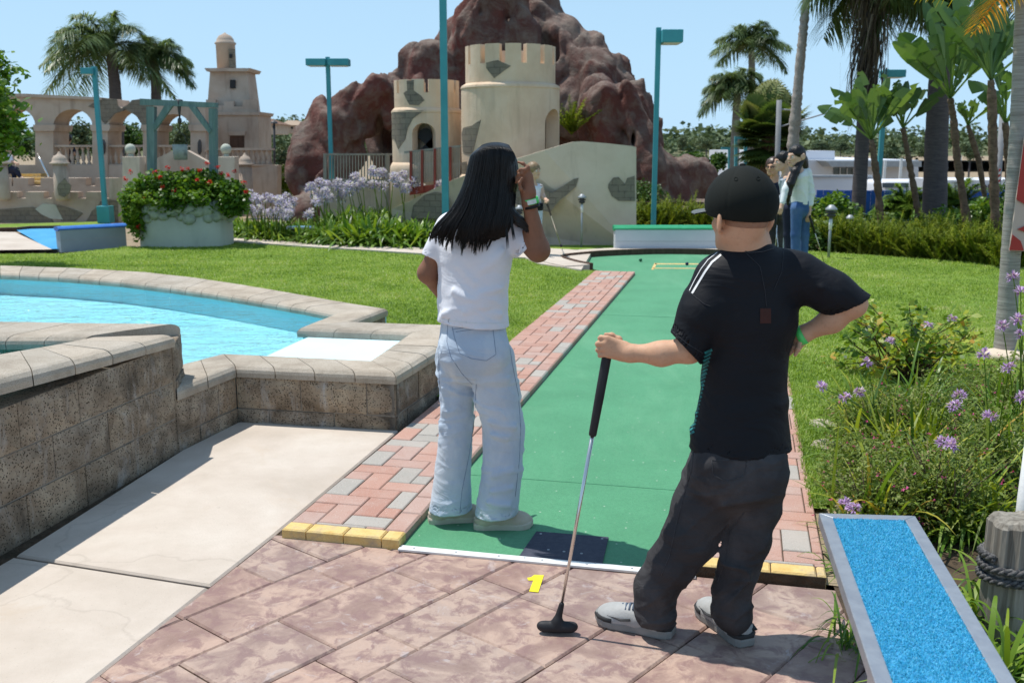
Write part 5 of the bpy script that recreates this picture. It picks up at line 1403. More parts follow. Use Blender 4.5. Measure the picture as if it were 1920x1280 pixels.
garlic(G(1640, 840) , 160, [hp_(1540, 725, 4.2), hp_(1585, 745, 4.2), hp_(1612, 735, 4.35), hp_(1625, 680, 4.5)], 'clump of strap leaves with four small lilac flower heads by the brick edge', rg)
garlic(G(1760, 850), 170, [hp_(1790, 762, 3.6), hp_(1800, 742, 3.9), hp_(1785, 835, 3.3), hp_(1770, 830, 3.35)], 'clump with large lilac flower heads in front of the pink bush', rg, .46)
garlic(G(1850, 900), 170, [hp_(1857, 782, 3.3), hp_(1845, 664, 3.7), hp_(1892, 690, 3.6), hp_(1918, 745, 3.4)], 'clump of lilac flowers on tall bent stems above the wooden post', rg, .5)
garlic(G(1915, 860), 150, [hp_(1900, 520, 3.9), hp_(1914, 548, 3.8), hp_(1908, 600, 3.7), hp_(1880, 612, 3.9), hp_(1918, 628, 3.7)], 'tallest lilac flowers at the right edge before the ringed palm trunk', rg, .5)
garlic(G(1600, 1010), 90, [hp_(1585, 945, 3.45), hp_(1600, 955, 3.4)], 'low lilac flower head just behind the blue turf rest', rg, .3)
garlic(G(1720, 700), 110, [hp_(1785, 598, 5.2), hp_(1740, 610, 5.0), hp_(1668, 640, 5.0)], 'faded lilac flower heads among the yellow-leaved rose stems', rg, .4)
def straps(c, n, L, Wd, r, label, mat_='leaf_bright', name='strap_leaf_clump', cat='plant', group=None, zdir=.5, bend=(.5, 1.2), segs=8, spread=.04):
    c = Vector(c); s = Soup(); d = rdirs(n, 0, 1, r); d[:, 2] = np.abs(d[:, 2]) * .7 + zdir; B = np.column_stack([c.x + r.normal(0, spread, n), c.y + r.normal(0, spread, n), np.full(n, c.z)])
    s.strips(blades(B, d, L * r.uniform(.55, 1.15, n), Wd * r.uniform(.7, 1.3, n), r.uniform(*bend, n), segs, lambda x: .5 * (1 - x ** 3) * (.6 + .4 * min(1, x * 5)) + .01), r.uniform(0, 1, n))
    o = s.out(name, MATS[mat_]); o['label'] = label; o['category'] = cat
    if group: o['group'] = group
    return o
for (u, v, n, lb) in ((1800, 1180, 110, 'arching green strap leaves between the blue turf rest and the old post'), (1870, 1290, 120, 'glossy strap leaves in the bottom right corner of the planting'), (1880, 1185, 60, 'strap leaves leaning before the rope-bound post'), (1905, 1150, 90, 'strap leaves crowding the foot of the rope-bound post'),
                      (1590, 1210, 46, 'thin strap leaves spilling over the paving left of the blue rest'), (1790, 1010, 90, 'strap leaves behind the right rail of the blue rest'), (1600, 1080, 40, 'sparse grass-like leaves at the end of the yellow brick edge'), (1660, 900, 90, 'arching green leaves between the two front pink-flowered bushes'), (1700, 790, 80, 'strap leaves in front of the rose bush'), (1800, 860, 90, 'long green leaves right of the middle pink-flowered bush'), (1880, 1010, 90, 'long leaves behind the rope-bound post'), (1590, 880, 50, 'thin leaves leaning over the brick edge behind the boy'), (1850, 760, 80, 'leaf tuft on the lawn side below the ringed palm trunk')):
    straps(G(u, v), n, .52 if n > 60 else .34, .014 if n > 60 else .008, rg, lb, 'leaf_bright', zdir=.8 if v < 1000 else .5)
for k in range(30):
    u, v = rg.uniform(1585, 1915), rg.uniform(770, 1010); straps(G(u, v), 40, rg.uniform(.5, .78), .015, rg, 'loose tuft of long thin green leaves rising through the pink-flowered bushes', ('leaf_bright', 'leaf_rose', 'leaf_fern')[k % 3], 'leaf_tuft', 'plant', 'loose leaf tufts among the bushes', 1.3, (.25, .8), 8, .05)
def shrub_cloud(c, rad, n, r, seed=0, shell=.55, gap=.1):
    """points through an uneven crown"""
    out = np.empty((0, 3)); c = np.array(c, float); rad = np.array(rad, float)
    while len(out) < n:
        D = rdirs(n, -1, 1, r); q = r.uniform(0, 1, n) ** (1 - shell); P = D * q[:, None]
        lump = 1 + .28 * vnoise(D * 2.3 + seed); P = P * lump[:, None]
        ok = vnoise(P * 3.1 + seed + 7) > -.45 + gap; out = np.concatenate([out, P[ok]])
    return c + out[:n] * rad
def shrub(name, label, cat, c, rad, n, size, mat_, r, group=None, stems=9, aspect=.5, flowers=None, clump=True):
    c = Vector(c); t = top(name, label, cat, (c.x, c.y, 0), group); cc = (c.x, c.y, c.z + rad[2] * .95); s = Soup(); P = shrub_cloud(cc, rad, n, r, float(r.uniform(0, 50)), gap=.12)
    tn = np.clip(.45 + .35 * vnoise((P - np.array(cc)) / max(rad) * 4.0) + r.normal(0, .14, n), 0, 1); leaves(s, P, size, tn, .4, aspect, r); s.out('foliage', MATS[mat_], t)
    m = MB()
    for k in range(stems):
        e = Vector(P[int(r.integers(0, n))].tolist()); b = Vector((c.x + r.normal(0, rad[0] * .12), c.y + r.normal(0, rad[1] * .12), max(0, c.z - .02))); q = b.lerp(e, .55) + Vector((r.normal(0, .1) * rad[0], 0, .1 * rad[2]))
        m.tube([b, q, e], [rad[2] * .022 + .001, rad[2] * .014 + .0008, .0012], 5)
    m.out('stems', MATS['trunk_brown'], t, True)
    if flowers:
        fm, fn, fs_, nm = flowers; Q = shrub_cloud(cc, [x * 1.04 for x in rad], fn * 3, r, 3, .9)[:fn]; s = Soup()
        for q in range(6): s.strips(blades(Q, rdirs(fn, -.4, 1, r), fs_ * r.uniform(.5, 1.1, fn), fs_ * .45, .1, 2, leaf_prof), r.uniform(0, 1, fn))
        s.out('flowers', MATS[fm], t)['kind'] = 'stuff'
    return t
for (u, v, rx, rz_, lb) in ((1640, 1000, .26, .17, 'low bush with tiny pink flowers next to the brick edge'), (1745, 1000, .30, .21, 'wide bush with tiny pink flowers behind the blue turf rest'), (1850, 930, .26, .22, 'bush with tiny pink flowers left of the old wooden post'),
                            (1620, 850, .22, .17, 'small brownish bush with tiny flowers under the rose stems'), (1720, 850, .26, .17, 'middle bush with tiny pink flowers and dry twigs'), (1900, 800, .3, .2, 'bush with tiny pink flowers at the right edge'), (1800, 800, .26, .16, 'bush with tiny pink flowers below the ringed palm trunk'), (1610, 930, .2, .15, 'smallest pink-flowered bush leaning over the brick edge')):
    p = G(u, v); shrub('flowering_shrub', lb, 'shrub', (p.x, p.y, 0), (rx, rx * .85, rz_ * 1.12), 3300, .021, 'leaf_dry', rg, 'small pink-flowered shrubs', 26, .42, ('petal_pink', 46, .011, 'flower'))
# rose bush with yellowing leaves
p = G(1700, 720); t = top('rose_bush', 'open rose bush with yellow-green leaves on dark stems at the lawn edge', 'rose bush', (p.x, p.y, 0)); s = Soup(); m = MB()
for k in range(46):
    hx = rg.uniform(1560, 1830); hv = rg.uniform(555, 700) + abs(hx - 1690) * .12; e = W(hx, hv, p.y + rg.uniform(-.45, .45)); b = Vector((p.x + rg.normal(0, .06), p.y + rg.normal(0, .06), 0)); q = b.lerp(e, .5) + Vector((rg.normal(0, .05), 0, .10))
    m.tube([b, q, e], [.006, .0045, .002], 5)
    nl = 30; tt = rg.uniform(.45, 1.03, nl); Pp = np.array([list(q.lerp(e, (x - .5) * 2) if x > .5 else b.lerp(q, x * 2)) for x in tt]) + rg.normal(0, .035, (nl, 3))
    leaves(s, Pp,   .058, np.clip(rg.normal(.72 if k % 3 else .35, .2, nl), 0, 1), .8, .6, rg)
s.out('foliage', MATS['leaf_rose'], t); m.out('stems', MATS['dark_wood'], t, True)

# path lights
def path_light(u, v, htop_v, label, s=1.0):
    b = G(u, v); h = W(u, htop_v, b.y).z; t = top('path_light', label, 'path light', (b.x, b.y, 0), 'tiered garden path lights')
    mb = MB(); mb.tube([(b.x, b.y, 0), (b.x, b.y, h - .14 * s)], .016 * s, 10); mb.out('post', MATS['grey_metal'], t, True)
    mb = MB(); mb.lathe((b.x, b.y, h - .30 * s), [(.022 * s, 0), (.022 * s, .12 * s)], 10); mb.out('sleeve', MATS['white_paint'], t, True)
    mb = MB(); z = h - .16 * s; mb.lathe((b.x, b.y, z), [(.02 * s, 0), (.05 * s, .02 * s), (.055 * s, .035 * s), (.03 * s, .045 * s), (.06 * s, .055 * s), (.065 * s, .07 * s), (.03 * s, .08 * s), (.065 * s, .09 * s)], 16); mb.out('lantern', MATS['dark_metal'], t, True)
    mb = MB(); mb.lathe((b.x, b.y, z + .09 * s), [(.072 * s, 0), (.068 * s, .02 * s), (.04 * s, .045 * s), (.03 * s, .06 * s), (.005 * s, .065 * s)], 16); mb.out('cap', MATS['grey_metal'], t, True)
path_light(1090, 467, 363, 'tiered path light standing before the grey stair wall', .95)
path_light(1553, 488, 383, 'tiered path light on the lawn right of the long-haired woman', 1.15)
path_light(1590, 470, 402, 'short path light half sunk in the ferns')
path_light(974, 470, 384, 'path light behind the raised arm of the girl', .9)
b = G(1129, 462); mb = MB(); mb.tube([(b.x, b.y, 0), (b.x, b.y, .35)], .012, 8); mb.lathe((b.x, b.y, .35), [(.02, 0), (.028, .03), (.022, .10), (.004, .12)], 10); one('marker_stake', mb, 'grey_metal', 'thin grey stake with pointed head beside the dark ferns', 'stake', None, True)

flat('planting_bed', [LP(0, LW + .455), LP(2.6, LW + .455), G(1660, 800), G(1700, 1120)], .010, MATS['dry_soil'])
for (u, v, r0, lb) in ((1542, 806, .07, 'flat pale stone in the grass just beyond the brick edge'), (1556, 848, .09, 'larger flat pale stone between the brick edge and the pink bush'), (1572, 905, .06, 'small flat pale stone at the bush foot')):
    p = G(u, v); mb = MB(); mb.prism([(p.x + r0 * math.cos(a * .785) * (1 + .2 * math.sin(a * 2.1)), p.y + r0 * 1.3 * math.sin(a * .785)) for a in range(8)], .0, .045); bevel_mod(one('flat_stone', mb, 'coping_stone', lb, 'stone', 'flat stones by the brick edge'), .012)
# ---------------------------------------------------------------- castle
def pxm(Y, v=274): z = ZY(v, Y); return (Y * CP + (H - z) * SP) / FPX
def facade(name, polys, Y, thick, m, parent=None, Yf=None):
    """outline in photo points on an upright plane at distance Y, given real thickness behind it"""
    def mp(x, y, z):
        p = W(x, -y, (Yf(x) if Yf else Y)); p.y += z + thick / 2; return p
    vs, fs = extrude_shape([[(u, -v) for u, v in p] for p in polys], thick, mp)
    return obj(name, vs, fs, m, parent)
def wrap(polys, thick, r, c, step=.08):
    vs, fs = extrude_shape(polys, thick, lambda x, y, z: (x, y, z)); bm = bmesh.new(); V = [bm.verts.new(v) for v in vs]
    for f in fs:
        try: bm.faces.new([V[i] for i in f])
        except ValueError: pass
    bmesh.ops.remove_doubles(bm, verts=bm.verts, dist=1e-5)
    x0 = min(v.co.x for v in bm.verts); x1 = max(v.co.x for v in bm.verts); x = x0 + step
    while x < x1 - 1e-3:
        bmesh.ops.bisect_plane(bm, geom=bm.verts[:] + bm.edges[:] + bm.faces[:], dist=1e-6, plane_co=(x, 0, 0), plane_no=(1, 0, 0)); x += step
    bm.verts.index_update(); out = []
    for v in bm.verts:
        a = v.co.x / r; R_ = r + v.co.z; out.append((c[0] + math.sin(a) * R_, c[1] - math.cos(a) * R_, v.co.y))
    F = [[v.index for v in f.verts] for f in bm.faces]; bm.free(); return out, F
def arch_px(x0, x1, spring, topv, n=12):
    cx = (x0 + x1) / 2; return [(cx + (x1 - x0) / 2 * math.cos(R(a)), spring - (spring - topv) * math.sin(R(a))) for a in [180 * i / n for i in range(n + 1)]]
PL = MATS['castle_plaster']; ST = MATS['exposed_stone']
def tower(label, cu, Y, r1, r0, zled, ztop, merl_n, mh, arch=None, base=None, patches=()):
    cx = W(cu, 230, Y).x; c = (cx, Y); t = top('castle_tower', label, 'castle tower', (cx, Y, 0))
    L = math.pi * r1; holes = []
    if arch: s0, hw, zb, zs = arch; holes.append([(s0 - hw, zb), (s0 - hw, zs)] + [(s0 - hw * math.cos(R(a)), zs + hw * 1.1 * math.sin(R(a))) for a in range(15, 180, 15)] + [(s0 + hw, zs), (s0 + hw, zb)])
    vs, fs = wrap([[(-L, -.05), (L, -.05), (L, zled), (-L, zled)]] + holes, .22, r1 - .11, c); o = obj('tower_wall', vs, fs, PL, t)
    if arch:
        vs, fs = wrap([[(s0 - hw * 1.5, zb - .1), (s0 + hw * 1.5, zb - .1), (s0 + hw * 1.5, zs + hw * 1.6), (s0 - hw * 1.5, zs + hw * 1.6)]], .04, r1 - .42, c); obj('niche_back', vs, fs, PL, t)
    L = math.pi * r0; pts = [(-L, zled - .02)] ; per = 2 * L / merl_n; top_ = []
    for k in range(merl_n):
        a = -L + k * per; top_ += [(a, ztop - mh), (a + per * .28, ztop - mh), (a + per * .28, ztop), (a + per, ztop)] if True else []
        top_ += []
    top_ = []
    for k in range(merl_n):
        a = -L + k * per; top_ += [(a, ztop - mh), (a + per * .27, ztop - mh), (a + per * .27, ztop), (a + per * .999, ztop)]
    vs, fs = wrap([[(L, zled - .02)] + [(-L, zled - .02)] + top_ + [(L, ztop)]], .16, r0 - .08, c, .07); o = obj('battlement', vs, fs, PL, t); bevel_mod(o, .012, 2)
    mb = MB(); mb.lathe((cx, Y, 0), [(r1 + .001, zled - .05), (r1 + .012, zled - .03), (r1 - .01, zled + .01), (r0 + .003, zled + .045), (r0 - .03, zled + .05)], 64); mb.out('ledge', PL, t, True)
    mb = MB(); mb.lathe((cx, Y, 0), [(r0 - .15, ztop - mh - .32), (r0 - .15, ztop - mh - .30)], 40); mb.out('roof_deck', PL, t)
    if base: rb_, zb_ = base; mb = MB(); mb.lathe((cx, Y, 0), [(rb_, -.05), (rb_, zb_ - .06), (rb_ - .01, zb_), (r1 + .002, zb_ + .06)], 64); mb.out('footing', PL, t, True)
    for pp in patches:
        pts = []
        for (u, v) in pp[0]:
            R_ = r0 if pp[1] else r1; Yf_ = Y - R_ * .8; x = W(u, v, Yf_).x - cx; a = math.asin(max(-.99, min(.99, x / R_))); Yf_ = Y - R_ * math.cos(a); x = W(u, v, Yf_).x - cx; a = math.asin(max(-.99, min(.99, x / R_)))
            pts.append((a * R_, ZY(v, Y - R_ * math.cos(a))))
        vs, fs = wrap([pts], .02, R_ - .002, c, .05); obj('stone_patch', vs, fs, ST, t)
    return t
Ym = 17.3; r1 = 92 * pxm(Ym, 220)
tower('tall round cream castle tower with square battlements and a patch of bare stone', 957, Ym, r1, 88.5 * pxm(Ym - .8, 120), ZY(158, Ym - r1), ZY(80, Ym - r1), 15, .30, (r1 * .92, .22, .9, ZY(232, Ym - .6)),
      (r1 + .07, ZY(335, Ym - r1)), [([(912, 118), (933, 113), (958, 124), (927, 147), (912, 128)], True), ([(869, 240), (885, 236), (902, 225), (893, 262), (886, 290), (868, 285), (866, 250)], False), ([(858, 305), (875, 303), (880, 330), (856, 332)], False)])
Yl = 18.0; rl1 = 66 * pxm(Yl, 220)
tower('shorter round cream castle tower with battlements and large dark stone patches', 801, Yl, rl1, 63 * pxm(Yl - .6, 170), ZY(206, Yl - rl1), ZY(148, Yl - rl1), 14, .22, (-.01, .17, ZY(284, Yl - .6), ZY(252, Yl - .6)),
      (rl1 + .05, ZY(312, Yl - rl1)), [([(763, 152), (776, 150), (776, 170), (790, 180), (796, 188), (785, 198), (768, 197), (757, 175), (764, 170)], True), ([(735, 212), (765, 207), (795, 208), (775, 222), (765, 240), (760, 262), (747, 280), (740, 262), (734, 258)], False)])
# dark doorway inside the niche of the shorter tower
facade('door', [[(784, 284)] + arch_px(784, 811, 258, 240) + [(811, 284)]], Yl - rl1 + .28, .03, MATS['dark_rubber'], bpy.data.objects['castle_tower.001'])
# stair wall
def Ysw(u): return 15.5 + max(0, (985 - u)) * .0055
sw = top('stair_wall', 'sloping plastered stair wall with dark stone patches in front of the tall tower', 'wall', (W(1100, 400, 15.5).x, 15.5, 0))
SP_ = MATS['stair_plaster']
wl = [(735, 392), (770, 376), (810, 356), (850, 337), (900, 319), (965, 299), (1020, 282), (1060, 270), (1075, 266), (1092, 265), (1140, 269), (1185, 274), (1193, 276), (1193, 473), (1100, 473), (985, 473), (860, 463), (735, 452)]
o = facade('wall_panel', [wl], 15.5, .22, SP_, sw, Ysw); bevel_mod(o, .02, 2)
for pp in ([(1141, 345), (1150, 333), (1160, 332), (1172, 345), (1176, 334), (1190, 330), (1191, 377), (1160, 377), (1147, 368), (1140, 352)], [(1014, 352), (1035, 362), (1055, 350), (1075, 336), (1085, 334), (1080, 350), (1062, 366), (1047, 378), (1032, 398), (1012, 394), (1008, 370)],
           [(955, 345), (985, 342), (1000, 348), (1010, 355), (1008, 392), (985, 392), (960, 380)], [(775, 385), (795, 366), (815, 360), (832, 363), (840, 380), (838, 410), (770, 410)]):
    facade('stone_patch', [pp], 15.46, .06, ST, sw, lambda u: Ysw(u) - .012)
# bridge railing with red posts
def Ybr(u): return 16.9 - (u - 760) * .004
br_ = top('bridge_railing', 'red-posted grey picket railing of the bridge between the two towers', 'railing', (W(810, 330, 16.8).x, 16.8, .5))
facade('handrail', [[(758, 284), (864, 272), (864, 275), (758, 288)]], 16.8, .08, MATS['grey_wood'], br_, Ybr)
facade('beam', [[(768, 352), (864, 340), (864, 352), (768, 366)]], 16.8, .1, MATS['red_wood'], br_, Ybr)
for u in (770, 791, 815, 844): facade('post', [[(u - 2.2, 285 - (u - 760) * .11), (u + 2.4, 285 - (u - 760) * .11), (u + 2.4, 362 - (u - 760) * .11), (u - 2.2, 362 - (u - 760) * .11)]], 16.8, .07, MATS['red_wood'], br_, lambda q: Ybr(q) - .05)
u = 773.5
while u < 862:
    facade('picket', [[(u, 286 - (u - 760) * .11), (u + 1.6, 286 - (u - 760) * .11), (u + 1.6, 346 - (u - 760) * .11), (u, 346 - (u - 760) * .11)]], 16.8, .03, MATS['grey_wood'], br_, Ybr); u += 2.9
r2 = top('picket_railing', 'weathered grey picket railing in front of the rock cave', 'railing', (W(670, 330, 19).x, 19, .5))
facade('handrail', [[(606, 288), (735, 288), (735, 291.5), (606, 291.5)]], 19, .09, MATS['grey_wood'], r2); facade('beam', [[(606, 336), (735, 336), (735, 344), (606, 344)]], 19, .09, MATS['grey_wood'], r2)
for u in (609, 727): facade('post', [[(u - 3, 288), (u + 3, 288), (u + 3, 400), (u - 3, 400)]], 18.98, .08, MATS['grey_wood'], r2)
u = 615
while u < 724: facade('picket', [[(u, 290), (u + 2.2, 290), (u + 2.2, 337), (u, 337)]], 19.01, .03, MATS['grey_wood'], r2); u += 5.6
facade('base_wall', [[(600, 344), (735, 344), (735, 425), (600, 425)]], 19.15, .2, SP_, r2)
# low rail behind the end wall
r3 = top('timber_rail', 'dark timber rail on short posts behind the long pale block wall', 'railing', (W(1250, 385, 18).x, 18, 0))
for v0, v1 in ((378, 385), (402, 406)): facade('rail', [[(1130, v0), (1320, v0 + 1), (1320, v1 + 1), (1130, v1)]], 18, .06, MATS['dark_wood'], r3)
for u in (1135, 1186, 1240, 1300): facade('post', [[(u - 3, 376), (u + 3, 376), (u + 3, 440), (u - 3, 440)]], 18.03, .07, MATS['dark_wood'], r3)

# ---------------------------------------------------------------- volcano
def blob(u, v, ru, rv, Y, dy=None): k = pxm(Y, v); c = W(u, v, Y); return (c, (ru * k, (dy or max(ru, 40) * k), rv * k))
BL = [blob(935, 40, 62, 85, 24.5), blob(925, 120, 110, 110, 24.5), blob(940, 230, 190, 140, 24.8, 2.4), blob(1000, 50, 45, 60, 24), blob(1045, 75, 52, 42, 24), blob(1075, 105, 45, 40, 23.6), blob(1105, 88, 14, 18, 24),
      blob(1115, 150, 62, 48, 23.2), blob(1160, 140, 30, 28, 23.6), blob(1090, 210, 60, 60, 23), blob(1175, 225, 44, 62, 22.4), blob(1140, 250, 40, 50, 21.8), blob(1205, 260, 36, 60, 22.4), blob(1215, 330, 48, 62, 21.2), blob(1250, 360, 42, 40, 21.4), blob(1285, 330, 36, 34, 22), blob(1318, 345, 22, 34, 22.2), blob(1260, 395, 66, 24, 21.2),
      blob(800, 108, 34, 22, 23), blob(805, 145, 44, 40, 23), blob(850, 105, 34, 44, 23.2), blob(870, 60, 22, 30, 23.6), blob(780, 170, 30, 24, 22.6), blob(760, 185, 44, 36, 23), blob(712, 195, 34, 42, 22), blob(735, 240, 40, 90, 23.4), blob(680, 215, 30, 36, 21.8), blob(650, 220, 30, 40, 21.6), blob(660, 260, 36, 70, 21.6), blob(617, 245, 38, 46, 21.8), blob(592, 290, 34, 55, 21.6), blob(566, 325, 26, 56, 21.4), blob(605, 210, 18, 14, 22), blob(600, 395, 55, 40, 21), blob(640, 380, 40, 60, 21.2),
      blob(935, -10, 50, 50, 24.6), blob(985, 10, 36, 40, 24.4)]
V = Shape(.22)
for c_, r_3 in BL: V.ball(c_, r_3)
# raised ridges running down the slopes
for pts, rr in (([(905, -20), (885, 60), (850, 130), (845, 200)], (.18, .3, .35, .4)), ([(960, -20), (985, 60), (1000, 130), (1070, 190)], (.2, .28, .35, .4)), ([(1040, 60), (1090, 120), (1150, 190), (1200, 290)], (.25, .3, .35, .4)),
                ([(1120, 200), (1150, 260), (1135, 330)], (.3, .25, .3)), ([(700, 165), (640, 230), (620, 330)], (.25, .28, .3)), ([(1215, 270), (1245, 350), (1300, 400)], (.3, .3, .3)), ([(930, 0), (925, 90), (950, 160)], (.2, .3, .3))):
    V.limb([W(u, v, 23.1 if 720 < u < 1110 else 21.3) for u, v in pts], rr)
V.carve(W(709, 258, 21.3), (.26, 2.4, .62)); V.carve(W(720, 200, 21.2), (.14, .5, .14)); V.carve(W(590, 300, 20.6), (.12, .6, .35)); V.carve(W(1187, 258, 21.0), (.13, .4, .28)); V.carve(W(1072, 235, 21.6), (.25, .8, .45))
def vpost(P, d):
    wv = np.column_stack([vnoise(P * .9 + 3), vnoise(P * .9 + 13), vnoise(P * .9 + 23)]) * .45
    Q = (P + wv) * A((.95, .95, .36)); b1 = np.abs(vnoise(Q * 1.25 + 20)); b2 = np.abs(vnoise(Q * 2.9 + 7)); b3 = np.abs(vnoise((P + wv * .5) * A((6, 6, 3.6)) + 8)); b4 = np.abs(vnoise(P * 14 + 2))
    return d + .21 - .42 * np.minimum(b1 * 1.5, .55) - .19 * b2 - .06 * b3 - .02 * b4 - .12 * vnoise(Q * .7 + 4)
V.post = vpost; V.cut(Vector((0, 0, -.05)), (0, 0, -1))
lo = A((-6, 18.5, -.2)); hi = A((6.2, 29, 7.2)); vv, ff = sdf_mesh(V, (-6.5, 18.8, -.2), (6, 28.5, 6.6), .06, .45)
vo = obj('volcano', vv, ff, MATS['volcano_rock'], None, True); props(vo, 'reddish brown artificial volcano rock rising behind the castle towers', 'rock mountain')

# ---------------------------------------------------------------- arcade, bell tower, low walls
AP = MATS['arcade_plaster']; Ya = 24.0
ar = top('arcade', 'pinkish ruined arcade wall with round arches and broken stone ends at the left', 'arcade', (W(150, 300, Ya).x, Ya, 0))
outA = [(-80, 176), (50, 178), (217, 186), (219, 199), (233, 206), (222, 210), (213, 217), (206, 227), (202, 238), (202, 345), (173, 345)] + arch_px(100, 173, 236, 205)[::1][::-1][::-1][::1]
outA = [(-80, 176), (50, 178), (217, 186), (219, 199), (233, 206), (222, 210), (213, 217), (206, 227), (202, 238), (202, 345), (173, 345), (173, 236)] + arch_px(100, 173, 236, 205)[::-1][1:-1] [::1] + [(100, 236), (100, 345), (66, 345), (66, 236)] + arch_px(-6, 66, 236, 203)[::-1][1:-1] + [(-6, 236), (-6, 345), (-80, 345)]
def fixarch(L): return L
def archR(x0, x1, s, t_): return [p for p in arch_px(x0, x1, s, t_)][::-1] if arch_px(x0, x1, s, t_)[0][0] < arch_px(x0, x1, s, t_)[-1][0] else arch_px(x0, x1, s, t_)
outA = [(-80, 176), (50, 178), (217, 186), (219, 199), (233, 206), (222, 210), (213, 217), (206, 227), (202, 238), (202, 345), (173, 345)] + archR(100, 173, 236, 205) + [(100, 345), (66, 345)] + archR(-6, 66, 236, 203) + [(-6, 345), (-80, 345)]
o = facade('arched_wall', [outA], Ya, .85, AP, ar); bevel_mod(o, .015, 2)
outB = [(228, 203), (240, 196), (247, 188), (262, 186), (282, 197), (385, 199), (385, 345), (357, 345)] + archR(294, 357, 240, 214) + [(294, 345), (268, 345), (268, 240), (262, 225), (252, 215), (240, 208)]
o = facade('arched_wall', [outB], Ya, .85, AP, ar); bevel_mod(o, .015, 2)
facade('cornice', [[(-80, 174), (50, 176), (190, 183), (190, 188), (50, 182), (-80, 180)]], Ya - .08, 1.0, AP, ar)
for pp in ([(165, 200), (188, 184), (218, 186), (220, 199), (234, 207), (215, 213), (206, 224), (196, 232), (185, 220), (183, 205)], [(228, 203), (240, 196), (247, 188), (262, 186), (286, 198), (290, 215), (282, 232), (268, 238), (256, 218), (240, 208)]): facade('stone_patch', [pp], Ya - .03, .06, ST, ar)
for u0, u1 in ((62, 103), (169, 206), (264, 298), (353, 389)):
    facade('capital', [[(u0, 234), (u1, 234), (u1, 240), (u1 - 2, 246), (u0 + 2, 246), (u0, 240)]], Ya - .06, .97, AP, ar)
facade('lower_wall', [[(-80, 310), (520, 310), (520, 420), (-80, 420)]], Ya + .02, .4, AP, ar)
# lamp brackets on the piers
for u in (192, 373): facade('wall_lamp', [[(u - 2.5, 268), (u, 262), (u + 2.5, 268), (u + 2.5, 284), (u, 290), (u - 2.5, 284)]], Ya - .2, .12, MATS['dark_metal'], ar)
bal = None
def balustrade(u0, u1, Y, v0, v1, label):
    t = top('balustrade', label, 'balustrade', (W(u0, v0, Y).x, Y, ZY(v1, Y)), 'stone balustrades of the arcade')
    facade('rail', [[(u0, v0), (u1, v0), (u1, v0 + 4), (u0, v0 + 4)]], Y - .05, .22, AP, t); facade('plinth', [[(u0, v1 - 3), (u1, v1 - 3), (u1, v1), (u0, v1)]], Y - .05, .22, AP, t)
    h = ZY(v0 + 4, Y) - ZY(v1 - 3, Y); n = int((u1 - u0) / 9.5); first = None
    for k in range(n):
        p = W(u0 + (k + .5) * (u1 - u0) / n, v1 - 3, Y + .06); 
        if first is None: mb = MB(); mb.lathe((p.x, p.y, p.z), [(.05, 0), (.05, h * .08), (.025, h * .12), (.05, h * .32), (.055, h * .42), (.028, h * .66), (.02, h * .8), (.045, h * .92), (.05, h)], 10); first = mb.out('baluster', AP, t, True); p0 = p
        else: c = first.copy(); COL.objects.link(c); c.location = p - p0
for a in ((100, 173, 'balustrade in the arch behind the urn-topped posts'), (202, 268, 'balustrade in the broken arch behind the ball-topped post'), (294, 357, 'balustrade in the arch behind the well frame'), (385, 511, 'long balustrade in front of the bell tower')):
    balustrade(a[0], a[1], Ya + (.1 if a[0] < 380 else -.3), 272 if a[0] < 380 else 278, 311, a[2])
def frus(mb, u0, u1, v0, U0, U1, V1, Y, depth, inset_=0.0):
    """block between a top edge (u0..u1 at v0) and a bottom edge (U0..U1 at V1)"""
    a = W(u0, v0, Y); b = W(u1, v0, Y); c = W(U0, V1, Y); d = W(U1, V1, Y); e = inset_
    vs = [c, d, d + Vector((0, depth, 0)), c + Vector((0, depth, 0)), a + Vector((0, e, 0)), b + Vector((0, e, 0)), b + Vector((0, depth - e, 0)), a + Vector((0, depth - e, 0))]
    mb.add(vs, [(3, 2, 1, 0), (4, 5, 6, 7), (0, 1, 5, 4), (1, 2, 6, 5), (2, 3, 7, 6), (3, 0, 4, 7)]); return mb
Yb = 25.5; bt_ = top('bell_tower', 'pinkish stepped bell tower with domed lantern and small dark windows', 'tower', (W(435, 300, Yb).x, Yb, 0))
mb = MB(); frus(mb, 386, 484, 216, 385, 487, 350, Yb, 1.35); o = mb.out('lower_storey', AP, bt_)
mb = MB(); frus(mb, 381, 488, 210, 383, 486, 216, Yb - .05, 1.45); mb.out('cornice', AP, bt_)
cren = [(386, 210), (386, 187), (404, 187), (404, 198), (420, 198), (420, 190), (438, 190), (438, 200), (455, 200), (455, 187), (482, 187), (482, 210)]
facade('parapet', [cren], Yb + .02, .14, AP, bt_)
mb = MB(); frus(mb, 392, 461, 134, 388, 470, 210, Yb + .2, 1.0, .08); mb.out('upper_storey', AP, bt_)
mb = MB(); frus(mb, 383, 469, 128, 387, 465, 134, Yb + .12, 1.15); mb.out('cornice', AP, bt_)
p = W(425, 128, Yb + .7); k = pxm(Yb, 100); mb = MB(); hh = ZY(85, Yb + .7) - p.z; mb.lathe(p, [(18 * k, -.02), (18 * k, hh), (20 * k, hh + .02), (20 * k, hh + .06), (17 * k, hh + .08), (16 * k, hh + .14), (12 * k, hh + .22), (5 * k, hh + .265), (2 * k, hh + .29), (.5 * k, hh + .31)], 24); mb.out('lantern', AP, bt_, True)
facade('stone_patch', [[(428, 92), (441, 92), (441, 126), (430, 126)]], Yb + .45, .02, ST, bt_)
